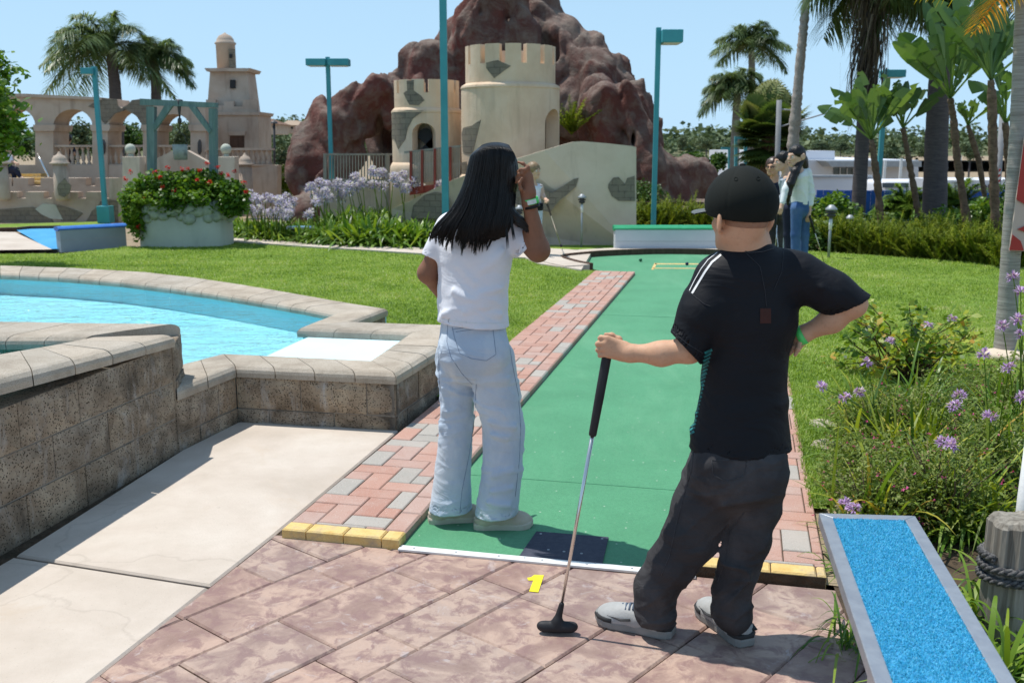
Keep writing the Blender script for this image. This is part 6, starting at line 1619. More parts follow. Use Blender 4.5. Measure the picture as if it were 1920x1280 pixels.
for pp, m in (([(431, 150), (441, 150), (441, 166), (431, 166)], 'dark_rubber'), ([(430, 102), (435, 102), (435, 109), (430, 109)], 'dark_rubber')): facade('window', [pp], Yb + .2 if pp[0][1] > 120 else Yb + .42, .04, MATS[m], bt_)
facade('window', [[(431, 255), (458, 255), (458, 277), (431, 277)]], Yb - .012, .03, MATS['dark_wood'], bt_); facade('lintel', [[(427, 246), (461, 246), (459, 254), (430, 254)]], Yb - .05, .06, AP, bt_)
facade('door', [[(383, 258), (391, 258), (391, 290), (383, 290)]], Yb - .02, .03, MATS['dark_wood'], bt_)
# low crenellated walls and posts
def crenel(u0, u1, vt, vn, vb, notches):
    top_ = [(u0, vt)]
    for a, b in notches: top_ += [(a, vt), (a, vn), (b, vn), (b, vt)]
    return top_ + [(u1, vt), (u1, vb), (u0, vb)]
l1 = props(facade('crenellated_wall', [crenel(-80, 234, 334, 349, 420, [(-40, -20), (22, 24.5), (53, 76), (161, 178)])], 22.6, .3, AP), 'rear crenellated pink wall at the foot of the arcade', 'wall')
l2t = top('crenellated_wall', 'front crenellated wall with patches of bare stone along the left lawn', 'wall', (W(80, 400, 21.4).x, 21.4, 0))
facade('wall_panel', [crenel(-80, 222, 360, 372, 418, [(-50, -35), (-5, 8), (32, 48), (82, 97), (146, 161), (190, 204)])], 21.4, .25, AP, l2t)
for pp in ([(-80, 395), (10, 392), (60, 388), (85, 395), (100, 416), (-80, 416)], [(108, 384), (135, 392), (155, 400), (140, 414), (115, 414), (105, 395)], [(165, 410), (172, 396), (182, 388), (188, 378), (205, 374), (222, 378), (222, 416), (160, 416)]): facade('stone_patch', [pp], 21.38, .03, ST, l2t)
facade('plaster_patch', [[(66, 392), (80, 382), (104, 384), (112, 400), (118, 412), (95, 410), (78, 402)]], 21.37, .03, MATS['well_plaster'], l2t)
sw2 = props(facade('side_wall', [[(205, 335), (262, 330), (262, 420), (222, 420), (222, 372), (205, 372)]], 21.0, .4, AP), 'short pink wall between the crenellated wall and the ball-topped post', 'wall')
def urn(u, vt, vb, Y, r, label):
    p = W(u, vb, Y); k = pxm(Y, vt); h = ZY(vt + 16, Y) - p.z; t = top('urn_post', label, 'post', (p.x, Y, p.z), 'round posts with domed caps')
    mb = MB(); mb.lathe(p, [(r * .8, 0), (r * .95, .05), (r, .1), (r * .95, h)], 20); mb.out('shaft', AP, t, True); mb = MB(); z = h
    mb.lathe((p.x, p.y, p.z), [(r * 1.3, z), (r * 1.3, z + .03), (r, z + .05), (r * .95, z + .1), (r * .7, z + .17), (r * .3, z + .2), (r * .15, z + .24), (.01, z + .26)], 20); mb.out('cap', AP, t, True)
    return t
u1_ = urn(118, 292, 376, 21.2, .155, 'domed round post with a stone patch in front of the second arch'); facade('stone_patch', [[(109, 345), (116, 340), (121, 334), (126, 342), (133, 348), (130, 362), (120, 370), (110, 366), (107, 352)]], 21.04, .03, ST, u1_)
urn(6, 292, 376, 21.2, .155, 'domed round post at the left edge under the tree'); urn(463, 294, 372, 21.6, .14, 'domed round post right of the flower-topped well')
def ballpost(u0, u1, vt, Y, label):
    t = top('ball_post', label, 'post', (W((u0 + u1) / 2, 400, Y).x, Y, 0), 'square posts with stone balls'); k = pxm(Y, 290); mb = MB(); frus(mb, u0, u1, vt, u0, u1, 425, Y, (u1 - u0) * k); o = mb.out('shaft', MATS['stair_plaster'], t); bevel_mod(o, .01)
    p = W((u0 + u1) / 2, vt, Y + (u1 - u0) * k / 2); mb = MB(); mb.lathe(p, [(.07, 0), (.05, .03), (.06, .05)], 14); sphere_mb((p.x, p.y, p.z + .05 + 9.5 * k), 10 * k, 18, mb); mb.out('ball', MATS['blue_wall_paint' if False else 'well_plaster'], t, True)
ballpost(229, 262, 294, 20.6, 'square post with a stone ball left of the well frame'); ballpost(409, 440, 294, 20.6, 'square post with a stone ball right of the well frame')
facade('gable_wall', [[(262, 313), (325, 282), (350, 282), (392, 305), (408, 313), (408, 420), (262, 420)]], 20.9, .2, AP); props(bpy.data.objects['gable_wall'], 'low gabled plaster wall seen through the timber well frame', 'wall')
facade('end_pier', [[(440, 318), (520, 310), (520, 372), (497, 360), (440, 372)]], 22.5, .4, AP); props(bpy.data.objects['end_pier'], 'pink base wall at the right end of the arcade', 'wall')
st_ = top('yellow_steps', 'yellow painted steps behind the crenellated wall', 'steps', (W(60, 330, 23.4).x, 23.4, .6))
for k in range(3): facade('step', [[(20, 326 + k * 7), (76, 326 + k * 7), (76, 331 + k * 7), (20, 331 + k * 7)]], 23.5 - .3 * k, .3, MATS['yellow_paint'], st_)
p_ = top('handrail', 'bright metal handrail beside the yellow steps', 'handrail', (W(75, 330, 23).x, 23, .6)); mb = MB(); mb.tube([W(70, 288, 23.2), W(76, 300, 23.1), W(92, 333, 22.8)], .025, 8); mb.out('rail', MATS['chrome'], p_, True)

# ---- the well -----------------------------------------------------------------
Yw = 15.75; wc = W(351, 440, Yw); kx = pxm(Yw, 440)
we = top('well_planter', 'pale green plastered oval well planter edged with grey stones', 'planter', (wc.x, Yw, 0))
rx, ry = 83 * kx, 55 * kx; n = 48; zt_ = ZY(404, Yw - ry); vs = []; fs = []
for z, k in ((-.03, 1.0), (zt_, .99), (zt_ + .005, .85)):
    for i in range(n): a = 2 * math.pi * i / n; q = (abs(math.cos(a)) ** 3 + abs(math.sin(a)) ** 3) ** (-1 / 3); vs.append((wc.x + rx * k * q * math.cos(a), Yw + ry * k * q * math.sin(a), z))
for j in range(2):
    for i in range(n): fs.append((j * n + i, j * n + (i + 1) % n, (j + 1) * n + (i + 1) % n, (j + 1) * n + i))
fs.append(tuple(range(2 * n, 3 * n))); obj('drum', vs, fs, MATS['well_plaster'], we, True)
M2('boulder', (.26, .29, .28), (.36, .39, .37), 9, .9, .6, 20, c3=(.20, .22, .21)); mb = MB(); rs = random.Random(4)
for i in range(34):
    a = 2 * math.pi * i / 34; q = (abs(math.cos(a)) ** 3 + abs(math.sin(a)) ** 3) ** (-1 / 3); c = Vector((wc.x + rx * .97 * q * math.cos(a), Yw + ry * .97 * q * math.sin(a), zt_ + rs.uniform(-.05, .08)))
    for k in range(2):
        mb = mb if False else MB(); bm = bmesh.new(); bmesh.ops.create_icosphere(bm, subdivisions=2, radius=1); r0 = rs.uniform(.07, .11)
        for v in bm.verts: v.co *= 1 + .14 * float(vnoise(np.array([[v.co.x * 1.4 + i, v.co.y * 1.4, v.co.z * 1.4 + k * 5]]))[0])
        mb.bm(bm, Matrix.Translation(c + Vector((0, 0, k * .13))) @ Matrix.Diagonal((r0 * 1.1, r0 * .75, r0 * rs.uniform(.8, 1.2), 1))); mb.out('stone', MATS['boulder'], we, True)
wf = top('timber_gantry', 'weathered blue-grey timber well frame with diagonal braces over the planter', 'timber gantry', (wc.x, Yw, 0)); TW = MATS['weathered_teal_wood']
for pp, nm in (([(274, 200), (289, 200), (289, 335), (276, 335)], 'post'), ([(391, 203), (404, 203), (405, 335), (392, 335)], 'post'), ([(262, 185), (405, 193), (405, 202), (262, 197)], 'beam'), ([(309, 197), (324, 198), (290, 245), (285, 236)], 'brace'), ([(353, 200), (366, 200), (396, 243), (392, 251)], 'brace')):
    o = facade(nm, [pp], Yw - .02 - (.03 if nm == 'brace' else 0) - (.01 if nm == 'beam' else 0), .13 if nm != 'brace' else .07, TW, wf); bevel_mod(o, .006)
wb = top('well_bucket', 'dark rope and pulley hanging with a dim grey bucket under the well beam', 'bucket', (W(337, 290, Yw).x, Yw, ZY(300, Yw))); mb = MB(); mb.tube([W(336, 188, Yw + .02), W(336, 200, Yw), W(337, 225, Yw), W(336, 246, Yw)], [.06, .03, .008, .008], 8); mb.lathe(W(337, 228, Yw), [(.01, .06), (.03, .04), (.035, .0), (.02, -.03), (.006, -.05)], 10); mb.out('rope', MATS['dark_metal'], wb, True)
mb = MB(); p = W(339, 300, Yw); mb.lathe(p, [(12 * kx, 0), (14 * kx, 28 * kx), (12.5 * kx, 28 * kx), (11 * kx, .03)], 18); mb.out('bucket', MATS['boulder'], wb, True)
mb = MB(); mb.tube([W(325, 274, Yw), W(329, 255, Yw), W(337, 247, Yw), W(346, 255, Yw), W(352, 274, Yw)], .006, 6); mb.out('handle', MATS['dark_metal'], wb, True)

# ---- lamp posts -----------------------------------------------------------------
TP = MATS['teal_paint']
def lamp(label, u, vb, vt, Y, wpx, heads, basebox=None):
    k = pxm(Y, 274); p = W(u, 274, Y); t = top('lamp_post', label, 'lamp post', (p.x, Y, 0), 'teal painted lamp posts'); zt_ = ZY(vt, Y); mb = MB(); mb.box((p.x, Y, zt_ / 2), (wpx * k, wpx * k, zt_), 0, .006); mb.out('pole', TP, t)
    for (u0, u1, v0, v1, dep) in heads:
        a = W(u0, v0, Y); b = W(u1, v1, Y); off = p.x - W(u, v0, Y).x; mb = MB(); mb.box(((a.x + b.x) / 2 + off, Y, (a.z + b.z) / 2), (abs(b.x - a.x), dep, abs(a.z - b.z)), 0, .01); h_ = mb.out('lamp_head', TP, t)
        mb = MB(); mb.box(((a.x + b.x) / 2 + off, Y, b.z - .004), (abs(b.x - a.x) * .8, dep * .8, .012)); mb.out('lens', MATS['white_paint'], h_)
    if basebox: mb = MB(); w_, h2 = basebox; mb.box((p.x, Y, h2 / 2), (w_, w_, h2), 0, .01); mb.out('base', TP, t)
lamp('tall thick teal pole left of the girl, cut off by the top of the photo', 834, 0, -60, 15.9, 13, [])
lamp('teal lamp post with two flat heads left of the castle', 620, 0, 107, 19.4, 7.5, [(581, 618, 111, 124, .3), (622, 661, 111, 124, .3)])
lamp('teal lamp post with one box head behind the long pale wall', 1229, 0, 52, 16.2, 9, [(1233, 1271, 58, 82, .42)])
lamp('teal lamp post with a box base in front of the arcade', 188, 0, 125, 20.6, 8, [(167, 190, 128, 140, .3)], (.26, ZY(386, 20.6)))
lamp('teal lamp post behind the giant paradise plants', 1652, 0, 130, 21.5, 8, [(1645, 1682, 132, 146, .4)])
gp = top('teal_frame', 'distant teal square frame beyond the boy', 'frame', (W(1390, 300, 30).x, 30, 0))
for pp, nm in (([(1378, 258), (1383, 258), (1383, 325), (1378, 325)], 'post'), ([(1396, 258), (1401, 258), (1401, 325), (1396, 325)], 'post'), ([(1378, 256), (1401, 256), (1401, 261), (1378, 261)], 'beam')): facade(nm, [pp], 30 - (.05 if nm == 'beam' else 0), .12, TP, gp)
gp = top('teal_frame', 'smaller distant teal frame left of the square one', 'frame', (W(1366, 300, 36).x, 36, 0)); facade('post', [[(1366, 279), (1370, 279), (1370, 320), (1366, 320)]], 36, .12, TP, gp); facade('beam', [[(1353, 276), (1371, 276), (1371, 281), (1353, 281)]], 35.95, .12, TP, gp)
# ---------------------------------------------------------------- palms and trees
rp = np.random.default_rng(21)
def trunk(t, pts, rads, m, ringy=0.0, n=14, name='trunk', sub=10):
    P = []; Rr = []
    if 0 < pts[0][2] < 2.0: pts = [Vector((pts[0][0], pts[0][1], -.02))] + list(pts); rads = [rads[0] * 1.05] + list(rads)
    for i in range(len(pts) - 1):
        for k in range(sub):
            x = k / sub; P.append(Vector(pts[i]).lerp(Vector(pts[i + 1]), x)); Rr.append((rads[i] + (rads[i + 1] - rads[i]) * x) * (1 + ringy * rp.uniform(-1, 1)))
    P.append(Vector(pts[-1])); Rr.append(rads[-1]); mb = MB(); mb.tube(P, Rr, n); return mb.out(name, MATS[m], t, True)
def frond(s, base, d, L, droop, nl, ll, lw, tint, r, plume=.3, hang=.5, segs=3):
    base = np.array(base, float); d = np.array(d, float); d /= np.linalg.norm(d); t = np.linspace(.10, 1, nl)
    P = base + d * L * t[:, None] + np.array([0, 0, -1.]) * (droop * L * t ** 2.2)[:, None]
    T = d * L + np.array([0, 0, -1.]) * (2.2 * droop * L * t ** 1.2)[:, None]; T = nrm(T); side = nrm(np.cross(T, [0, 0, 1.]) + 1e-6); up = np.cross(side, T)
    prof = np.sin(np.pi * np.clip(.12 + .86 * t, 0, 1)) ** .6
    for sd in (-1, 1):
        for q in range(2):
            D = nrm(side * sd * r.uniform(.7, 1.1, (nl, 1)) + T * .55 + up * r.uniform(-plume, plume * 1.6, (nl, 1)))
            s.strips(blades(P + r.normal(0, .01, P.shape), D, ll * prof * r.uniform(.75, 1.1, nl), lw, r.uniform(hang * .6, hang * 1.2, nl), segs), np.clip(tint + r.normal(0, .15, nl), 0, 1))
    # the midrib
    tt = np.linspace(0, 1, 9); Q = base + d * L * tt[:, None] + np.array([0, 0, -1.]) * (droop * L * tt ** 2.2)[:, None]; sv_ = nrm(np.cross(d, [0, 0, 1.]))
    for ax_ in (sv_, np.array([0, 0, 1.])):
        o = ax_ * .018 * (1.1 - tt[:, None]); s.strips(np.stack([Q - o, Q + o], 1)[None], min(1, tint + .25))
def palm(label, base, tpts, trad, tm, crown, L, nf, droop, ll, lw, m='leaf_palm', wind=(0, 0, 0), elev=(-.3, 1.0), plume=.35, hang=.55, name='palm_tree', group=None, nl=46, extra=None, ringy=.03):
    t = top(name, label, 'palm tree', (base[0], base[1], 0), group); trunk(t, tpts, trad, tm, ringy); s = Soup(); c = np.array(crown)
    for k in range(nf):
        a = 2 * math.pi * (k * .381966) ; e = elev[0] + (elev[1] - elev[0]) * ((k + .5) / nf) ; d = np.array([math.cos(a) * math.cos(e), math.sin(a) * math.cos(e), math.sin(e)]) + np.array(wind)
        frond(s, c, d, L * rp.uniform(.85, 1.1), droop * (1.2 - .5 * (k / nf)) * rp.uniform(.8, 1.2), nl, ll, lw, float(np.clip(.35 + .35 * k / nf + rp.normal(0, .1), 0, 1)), rp, plume, hang)
    if extra: extra(s, c)
    s.out('crown', MATS[m], t)
    return t
def V3(u, v, Y): return W(u, v, Y)
m_wood('trunk_light', (.24, .20, .17), (.50, .45, .40), (14, 14, 16))
# two queen palms behind the arcade
Yp = 31
palm('queen palm with wind-blown drooping crown left of the bell tower', V3(215, 300, Yp), [V3(222, 330, Yp), V3(219, 230, Yp), V3(215, 155, Yp), V3(208, 98, Yp)], [.22, .19, .17, .14], 'trunk_dark', V3(207, 92, Yp), 2.15, 24, .62, .75, .030, wind=(-.42, 0, .05), elev=(-.15, 1.2), group='queen palms behind the arcade')
palm('smaller queen palm with short crown nearer the bell tower', V3(290, 300, Yp + 1), [V3(297, 330, Yp + 1), V3(294, 230, Yp + 1), V3(292, 150, Yp + 1), V3(288, 112, Yp + 1)], [.19, .16, .15, .12], 'trunk_dark', V3(288, 108, Yp + 1), 1.25, 18, .55, .62, .030, wind=(.12, 0, .1), elev=(-.2, 1.2), group='queen palms behind the arcade')
palm('tall slim queen palm against the sky right of the teal lamp post', V3(1408, 300, 34), [V3(1404, 330, 34), V3(1408, 240, 34), V3(1410, 160, 34), V3(1409, 90, 34)], [.15, .13, .12, .10], 'trunk_grey', V3(1409, 84, 34), 1.35, 19, .55, .62, .028, wind=(0, 0, .1), elev=(-.1, 1.25), group='queen palms beyond the end of the lane')
palm('lower bushy queen palm in front of the tall slim one', V3(1380, 300, 32), [V3(1376, 330, 32), V3(1379, 250, 32), V3(1382, 190, 32), V3(1382, 165, 32)], [.15, .13, .12, .11], 'trunk_grey', V3(1384, 162, 32), 1.15, 20, .65, .6, .03, wind=(-.25, 0, .05), elev=(-.1, 1.1), group='queen palms beyond the end of the lane')
# fan palm
def fanleaf(s, c, d, R_, r, tint, nb=26, droop=.25):
    c = np.array(c, float); d = np.array(d, float); d /= np.linalg.norm(d); side = nrm(np.cross(d, [0, 0, 1.])); hub = c + d * R_ * .9
    a = np.linspace(-2.1, 2.1, nb); up = np.cross(side, d); d_ = d; d = nrm(d * .55 + up * .6 + np.array([0, 0, -.25 if d[2] < .3 else .2])); up = np.cross(side, d); D = d[None] * np.cos(a)[:, None] + side[None] * np.sin(a)[:, None] + up[None] * .12
    s.strips(blades(np.repeat(hub[None], nb, 0), D, R_ * .95 * (1 - .12 * np.abs(a)), R_ * .12, droop * (1 + .3 * np.abs(a)), 4, lambda x: .5 * (1 - abs(2 * x - .9) ** 2.2) + .03, nrm(np.cross(D, np.repeat(up[None], nb, 0)))), np.clip(tint + r.normal(0, .08, nb), 0, 1))
    s.strips(np.stack([np.stack([c, hub]) - side * .015, np.stack([c, hub]) + side * .015], 1)[None], .9)
leafmat('petal_agapanthus', [(0, (.38, .32, .72)), (.4, (.60, .56, .86)), (1, (.84, .83, .90))], .6, .35)
Yf = 27; t = top('fan_palm', 'broad fan palm with dense skirt of old fronds behind the three people at the right', 'palm tree', (V3(1445, 300, Yf).x, Yf, 0)); trunk(t, [V3(1441, 400, Yf), V3(1443, 300, Yf), V3(1445, 200, Yf)], [.25, .25, .22], 'trunk_brown', .06); s = Soup()
for k in range(130):
    e = rp.uniform(-1.15, 1.35) ; a = rp.uniform(0, 2 * math.pi); d = (math.cos(a) * math.cos(e), math.sin(a) * math.cos(e), math.sin(e)); c = V3(1445, 232 - 14 * math.sin(e) + max(0, -e) * 12, Yf); fanleaf(s, c, d, rp.uniform(.55, .72), rp, float(np.clip(.45 + .3 * math.sin(e) + rp.normal(0, .2), 0, 1)))
s.out('crown', MATS['leaf_fan'], t)
# tall thin trunk
t = top('palm_tree', 'very tall thin rough palm trunk above the long-haired woman', 'palm tree', (V3(1480, 300, 19).x, 19, 0)); trunk(t, [V3(1478, 420, 19), V3(1487, 270, 19), V3(1500, 120, 19), V3(1513, -10, 19), V3(1522, -120, 19)], [.125, .105, .085, .075, .07], 'trunk_light', .13, 12, sub=30)
s = Soup()
for k in range(20): a = k * 2.4; e = rp.uniform(-.3, 1.2); fanleaf(s, V3(1523, -125, 19), (math.cos(a) * math.cos(e), math.sin(a) * math.cos(e), math.sin(e)), .6, rp, .5)
s.out('crown', MATS['leaf_fan'], t)
# two thick trunks with hanging fronds from above the frame
def bigpalm(label, pts, rads, Y, crown, L, nf, seed_w, dead=False):
    t = top('palm_tree', label, 'palm tree', (pts[0].x, Y, 0), 'thick-trunked palms on the right'); trunk(t, pts, rads, 'trunk_dark', .02, 18, sub=22); s = Soup()
    for k in range(nf):
        a = k * 2.399; e = rp.uniform(-.25, .9); frond(s, crown, (math.cos(a) * math.cos(e) + seed_w, math.sin(a) * math.cos(e) * .8, math.sin(e)), L * rp.uniform(.85, 1.1), rp.uniform(.55, .85), 60, .75, .026, float(rp.uniform(.1, .55)), rp, .25, .8)
    s.out('crown', MATS['leaf_palm'], t)
    if dead:
        s = Soup(); n = 520; B = np.column_stack([crown.x + rp.normal(-.10, .13, n), crown.y + rp.normal(-.1, .15, n), crown.z - rp.uniform(0, 2.1, n)]); D = np.column_stack([rp.normal(-.1, .16, n), rp.normal(0, .15, n), -np.ones(n)])
        s.strips(blades(B, D, rp.uniform(.4, .95, n), .02, 0, 3), rp.uniform(.0, .8, n)); s.out('dead_fronds', MATS['leaf_dead'], t)
    return t
leafmat('leaf_dead', [(0, (.045, .035, .025)), (.6, (.12, .09, .06)), (1, (.26, .20, .13))], .8, .15)
Y1_ = 17.6; bigpalm('thick dark palm trunk with a hanging skirt of dead fronds', [V3(1607, 430, Y1_), V3(1616, 280, Y1_), V3(1625, 130, Y1_), V3(1632, 0, Y1_), V3(1636, -60, Y1_)], [.125, .115, .11, .115, .12], Y1_, V3(1650, -75, Y1_), 1.35, 17, .55, True)
Y2_ = 17.9; bigpalm('thickest dark ringed palm trunk behind the paradise plants', [V3(1752, 400, Y2_), V3(1756, 260, Y2_), V3(1763, 120, Y2_), V3(1772, -20, Y2_), V3(1776, -90, Y2_)], [.21, .195, .175, .155, .15], Y2_, V3(1810, -120, Y2_), 1.9, 20, .25)
# ringed pale palm trunk at the right edge with yellowing fronds over it
Yk = G(1885, 672).y; t = top('palm_tree', 'pale ringed palm trunk in a round collar on the lawn at the right edge', 'palm tree', (G(1885, 672).x, Yk, 0))
trunk(t, [G(1884, 672), V3(1890, 560, Yk), V3(1900, 400, Yk), V3(1911, 230, Yk), V3(1918, 60, Yk), V3(1924, -60, Yk)], [.083, .070, .064, .06, .058, .055], 'trunk_ringed', .025, 20, sub=26)
mb = MB(); p = G(1890, 680); mb.lathe((p.x, p.y, .035), [(.16, -.04), (.165, .02), (.155, .045), (.09, .045)], 28); mb.out('collar', MATS['stair_plaster'], t, True)
s = Soup(); cY = V3(1940, -62, Yk)
for dx, dz, dr, L_ in ((-1, .05, .25, .75), (-1, .25, .22, .85), (-.7, -.35, .4, .55), (-.5, .3, .6, .7), (.6, .2, .5, .8)): frond(s, cY, (dx, rp.uniform(-.3, .3), dz), L_, dr, 26, .24, .012, float(rp.uniform(.2, .95)), rp, .25, .45)
s.out('crown', MATS['leaf_yellow'], t)
bt2 = top('banner', 'red and cream painted banner panel fixed beside the ringed palm trunk', 'banner', (V3(1912, 350, Yk - .1).x, Yk - .1, .9))
facade('panel', [[(1922, 255), (1990, 262), (1990, 474), (1893, 470)]], Yk - .1, .015, M2('banner_cream', (.60, .47, .40), (.56, .44, .37), 5, .6), bt2)
facade('red_field', [[(1922, 256), (1990, 262), (1990, 385), (1925, 385), (1906, 374)]], Yk - .112, .006, M2('banner_red', (.45, .05, .04), (.42, .045, .035), 5, .55), bt2); facade('red_field', [[(1893, 469), (1899, 440), (1914, 452), (1920, 470)]], Yk - .112, .006, MATS['banner_red'], bt2)
facade('red_field', [[(1908, 430), (1935, 418), (1990, 430), (1930, 438)]], Yk - .112, .006, MATS['banner_red'], bt2)

# giant bird of paradise
def paddle(s, base, d, L, Wd, r, tint, stalk=.9):
    base = np.array(base, float); d = nrm(np.array(d, float)); tip0 = base + d * stalk; side = nrm(np.cross(d, [0.3 * r.normal(), 1., .2])); n = 11; t = np.linspace(0, 1, n); fold = np.cross(side, d)
    Q = tip0 + d * L * t[:, None] + np.array([0, 0, -1]) * (.22 * L * t ** 2)[:, None]; wv = Wd * .5 * np.sin(np.pi * np.clip(.03 + .95 * t, 0, 1)) ** .7
    for sd in (-1, 1):
        edge = Q + side * sd * wv[:, None] + fold * (.28 * wv)[:, None] * r.uniform(.5, 1.4)
        k = 0
        while k < n - 1:                                  # blade tears into a few segments
            e = min(n - 1, k + int(r.integers(1, 5))); s.strips(np.stack([Q[k:e + 1], edge[k:e + 1] + r.normal(0, .02, 3)], 1)[None], float(np.clip(tint + r.normal(0, .05), 0, 1))); k = e
    o = side * .016; P2 = np.stack([base, tip0, Q[5]]); s.strips(np.stack([P2 - o, P2 + o], 1)[None], .85); o = fold * .016; s.strips(np.stack([P2 - o, P2 + o], 1)[None], .85)
def paradise(label, pts, rads, Y, nl, L, Wd, lean=(0, 0)):
    t = top('paradise_plant', label, 'giant paradise plant', (pts[0].x, Y, 0), 'giant paradise plants behind the ferns'); trunk(t, pts, [r * .85 for r in rads], 'trunk_brown', .2, 10, sub=14); s = Soup()
    for k in range(nl):
        a = (k - (nl - 1) / 2) / nl * 1.9 + rp.normal(0, .1); d = (math.sin(a) + lean[0], rp.uniform(-.45, .45), math.cos(a) + .1 + lean[1]); paddle(s, pts[-1], d, L * rp.uniform(.65, 1.2), Wd * rp.uniform(.5, .85), rp, float(rp.uniform(.15, .95)), rp.uniform(.15, .55) * L)
    s.out('leaves', MATS['leaf_paradise'], t); return t
Yq = 16.2
paradise('paradise plant with a compact crown in front of the teal lamp post', [V3(1652, 420, Yq), V3(1645, 340, Yq), V3(1634, 262, Yq)], [.07, .07, .05], Yq, 12, .80, .30, (-.1, 0))
paradise('slim paradise plant with three upright leaves beside the thick ringed trunk', [V3(1722, 400, Yq + .3), V3(1706, 310, Yq + .3), V3(1693, 240, Yq + .3)], [.065, .055, .045], Yq + .3, 6, .72, .25)
paradise('tall paradise plant with broad dark leaves right of the ringed trunk', [V3(1815, 430, Yq - 1), V3(1795, 300, Yq - 1), V3(1788, 225, Yq - 1), V3(1782, 185, Yq - 1)], [.07, .07, .06, .05], Yq - 1, 10, 1.1, .40, (-.15, .2))
paradise('paradise plant with small torn leaves on a leaning stem', [V3(1855, 420, Yq - .6), V3(1835, 300, Yq - .6), V3(1815, 235, Yq - .6)], [.05, .05, .04], Yq - .6, 5, .42, .17)
paradise('tallest paradise plant with leaves reaching the top right corner', [V3(1868, 460, Yq - 2), V3(1862, 300, Yq - 2), V3(1860, 190, Yq - 2), V3(1858, 150, Yq - 2)], [.08, .07, .07, .05], Yq - 2, 13, 1.05, .42, (.0, .25))
paradise('paradise plant half hidden behind the ringed pale trunk', [V3(1900, 440, Yq - 1.5), V3(1890, 300, Yq - 1.5), V3(1885, 230, Yq - 1.5)], [.06, .06, .05], Yq - 1.5, 8, .7, .3, (.1, 0))
# flowered well bush
def bush(name, label, cat, c, rad, n, size, m, flowers=None, group=None, stems=0, asp=.75, seed=None):
    t = top(name, label, cat, (c[0], c[1], 0), group); s = Soup(); P = shrub_cloud(c, rad, n, rp, float(rp.uniform(0, 60)) if seed is None else seed, .62, .02); tn = np.clip(.42 + .4 * vnoise((P - np.array(c)) / max(rad) * 4.5 + 3) + rp.normal(0, .13, n), 0, 1)
    leaves(s, P, size, tn, .5, asp, rp); s.out('foliage', MATS[m], t)
    if stems:
        mb = MB(); 
        for k in range(stems): e = Vector(P[int(rp.integers(0, n))].tolist()); b = Vector((c[0] + rp.normal(0, .04), c[1], max(0, c[2] - rad[2]))); mb.tube([b, b.lerp(e, .5) + Vector((0, 0, .1 * rad[2])), e], [rad[2] * .03, rad[2] * .02, .004], 5)
        mb.out('stems', MATS['trunk_brown'], t, True)
    if flowers:
        m2, fl, fs_ = flowers
        for f in fl:
            s = Soup(); f = np.array(f); q = 46; s.strips(blades(np.repeat(f[None], q, 0) + rp.normal(0, fs_ * .35, (q, 3)), rdirs(q, -.3, 1, rp), fs_ * .5, fs_ * .4, .1, 2, leaf_prof), rp.uniform(0, 1, q)); s.out('flower_head', MATS[m2], t)
    return t
wfl = [(648 / 3.43, 560 / 3.43)]
fpx = [(314, 315), (292, 322), (342, 320), (352, 317), (235, 337), (245, 322), (393, 342), (327, 359), (388, 296 + 12), (408, 315), (457, 342), (461, 360), (428, 330), (370, 338), (305, 352), (270, 372), (258, 426), (375, 320), (415, 326), (345, 378), (440, 322), (300, 333)]
cb = V3(347, 368, Yw - .1); t = top('geranium', 'overflowing geranium with red flower heads filling the well planter', 'flowering plant', (cb.x, cb.y, zt_)); s = Soup(); n = 15000
P = np.concatenate([shrub_cloud((cb.x, cb.y, cb.z), (.88, .62, .40), n, rp, 5, .62, .0), shrub_cloud(V3(262, 395, Yw - .25), (.26, .3, .42), 3500, rp, 9, .6), shrub_cloud(V3(440, 375, Yw - .25), (.24, .3, .26), 2500, rp, 3, .6)])
P = P[(P[:, 2] > zt_ - .02) | ((np.abs(P[:, 0] - wc.x) > rx * .72))]; P = P[P[:, 2] > .12]
tn = np.clip(.45 + .45 * vnoise(P * 3.3 + 3) + rp.normal(0, .13, len(P)), 0, 1); leaves(s, P, .062, tn, .6, .85, rp); s.out('foliage', MATS['leaf_bright'], t)
for (u, v) in fpx:
    f = np.array(V3(u, v, Yw - .62 + .3 * (v < 330) + .12 * abs(u - 347) / 100)); s = Soup(); q = 40; s.strips(blades(np.repeat(f[None], q, 0) + rp.normal(0, .016, (q, 3)), rdirs(q, -.3, 1, rp), .028, .022, .1, 2, leaf_prof), rp.uniform(0, 1, q)); s.out('flower_head', MATS['petal_red'], t)
# agapanthus bed: clumps of strap leaves, copies of three makes
protos = []
for k in range(3):
    s = Soup(); n = 210; r = rp; d = rdirs(n, 0, 1, r); d[:, 2] = np.abs(d[:, 2]) * .9 + .75; B = np.column_stack([r.normal(0, .13, n), r.normal(0, .12, n), np.full(n, .0)])
    s.strips(blades(B, d, .50 * r.uniform(.6, 1.2, n), .034 * r.uniform(.7, 1.3, n), r.uniform(.35, 1.0, n), 6, lambda x: .5 * (1 - x ** 3) * (.6 + .4 * min(1, x * 5)) + .01), np.clip(r.normal(.55, .25, n), 0, 1))
    o = s.out('agapanthus', MATS['leaf_bright']); props(o, 'clump of glossy green agapanthus leaves in the bed before the castle', 'agapanthus', 'agapanthus clumps before the castle'); protos.append(o)
spots = []
for k in range(46):
    u = 445 + (k % 23) * 16.5 + rp.uniform(-4, 4); row = k // 23; vf = np.interp(u, [430, 500, 600, 700, 790, 830], [449, 454, 461, 465, 467, 468]) - 3 - row * 11
    if u > 640 and row == 1: vf -= 3
    spots.append((u, vf, 1.0 if u < 600 else 1.5))
for k in range(10): spots.append((650 + k * 17, 434, 1.5))
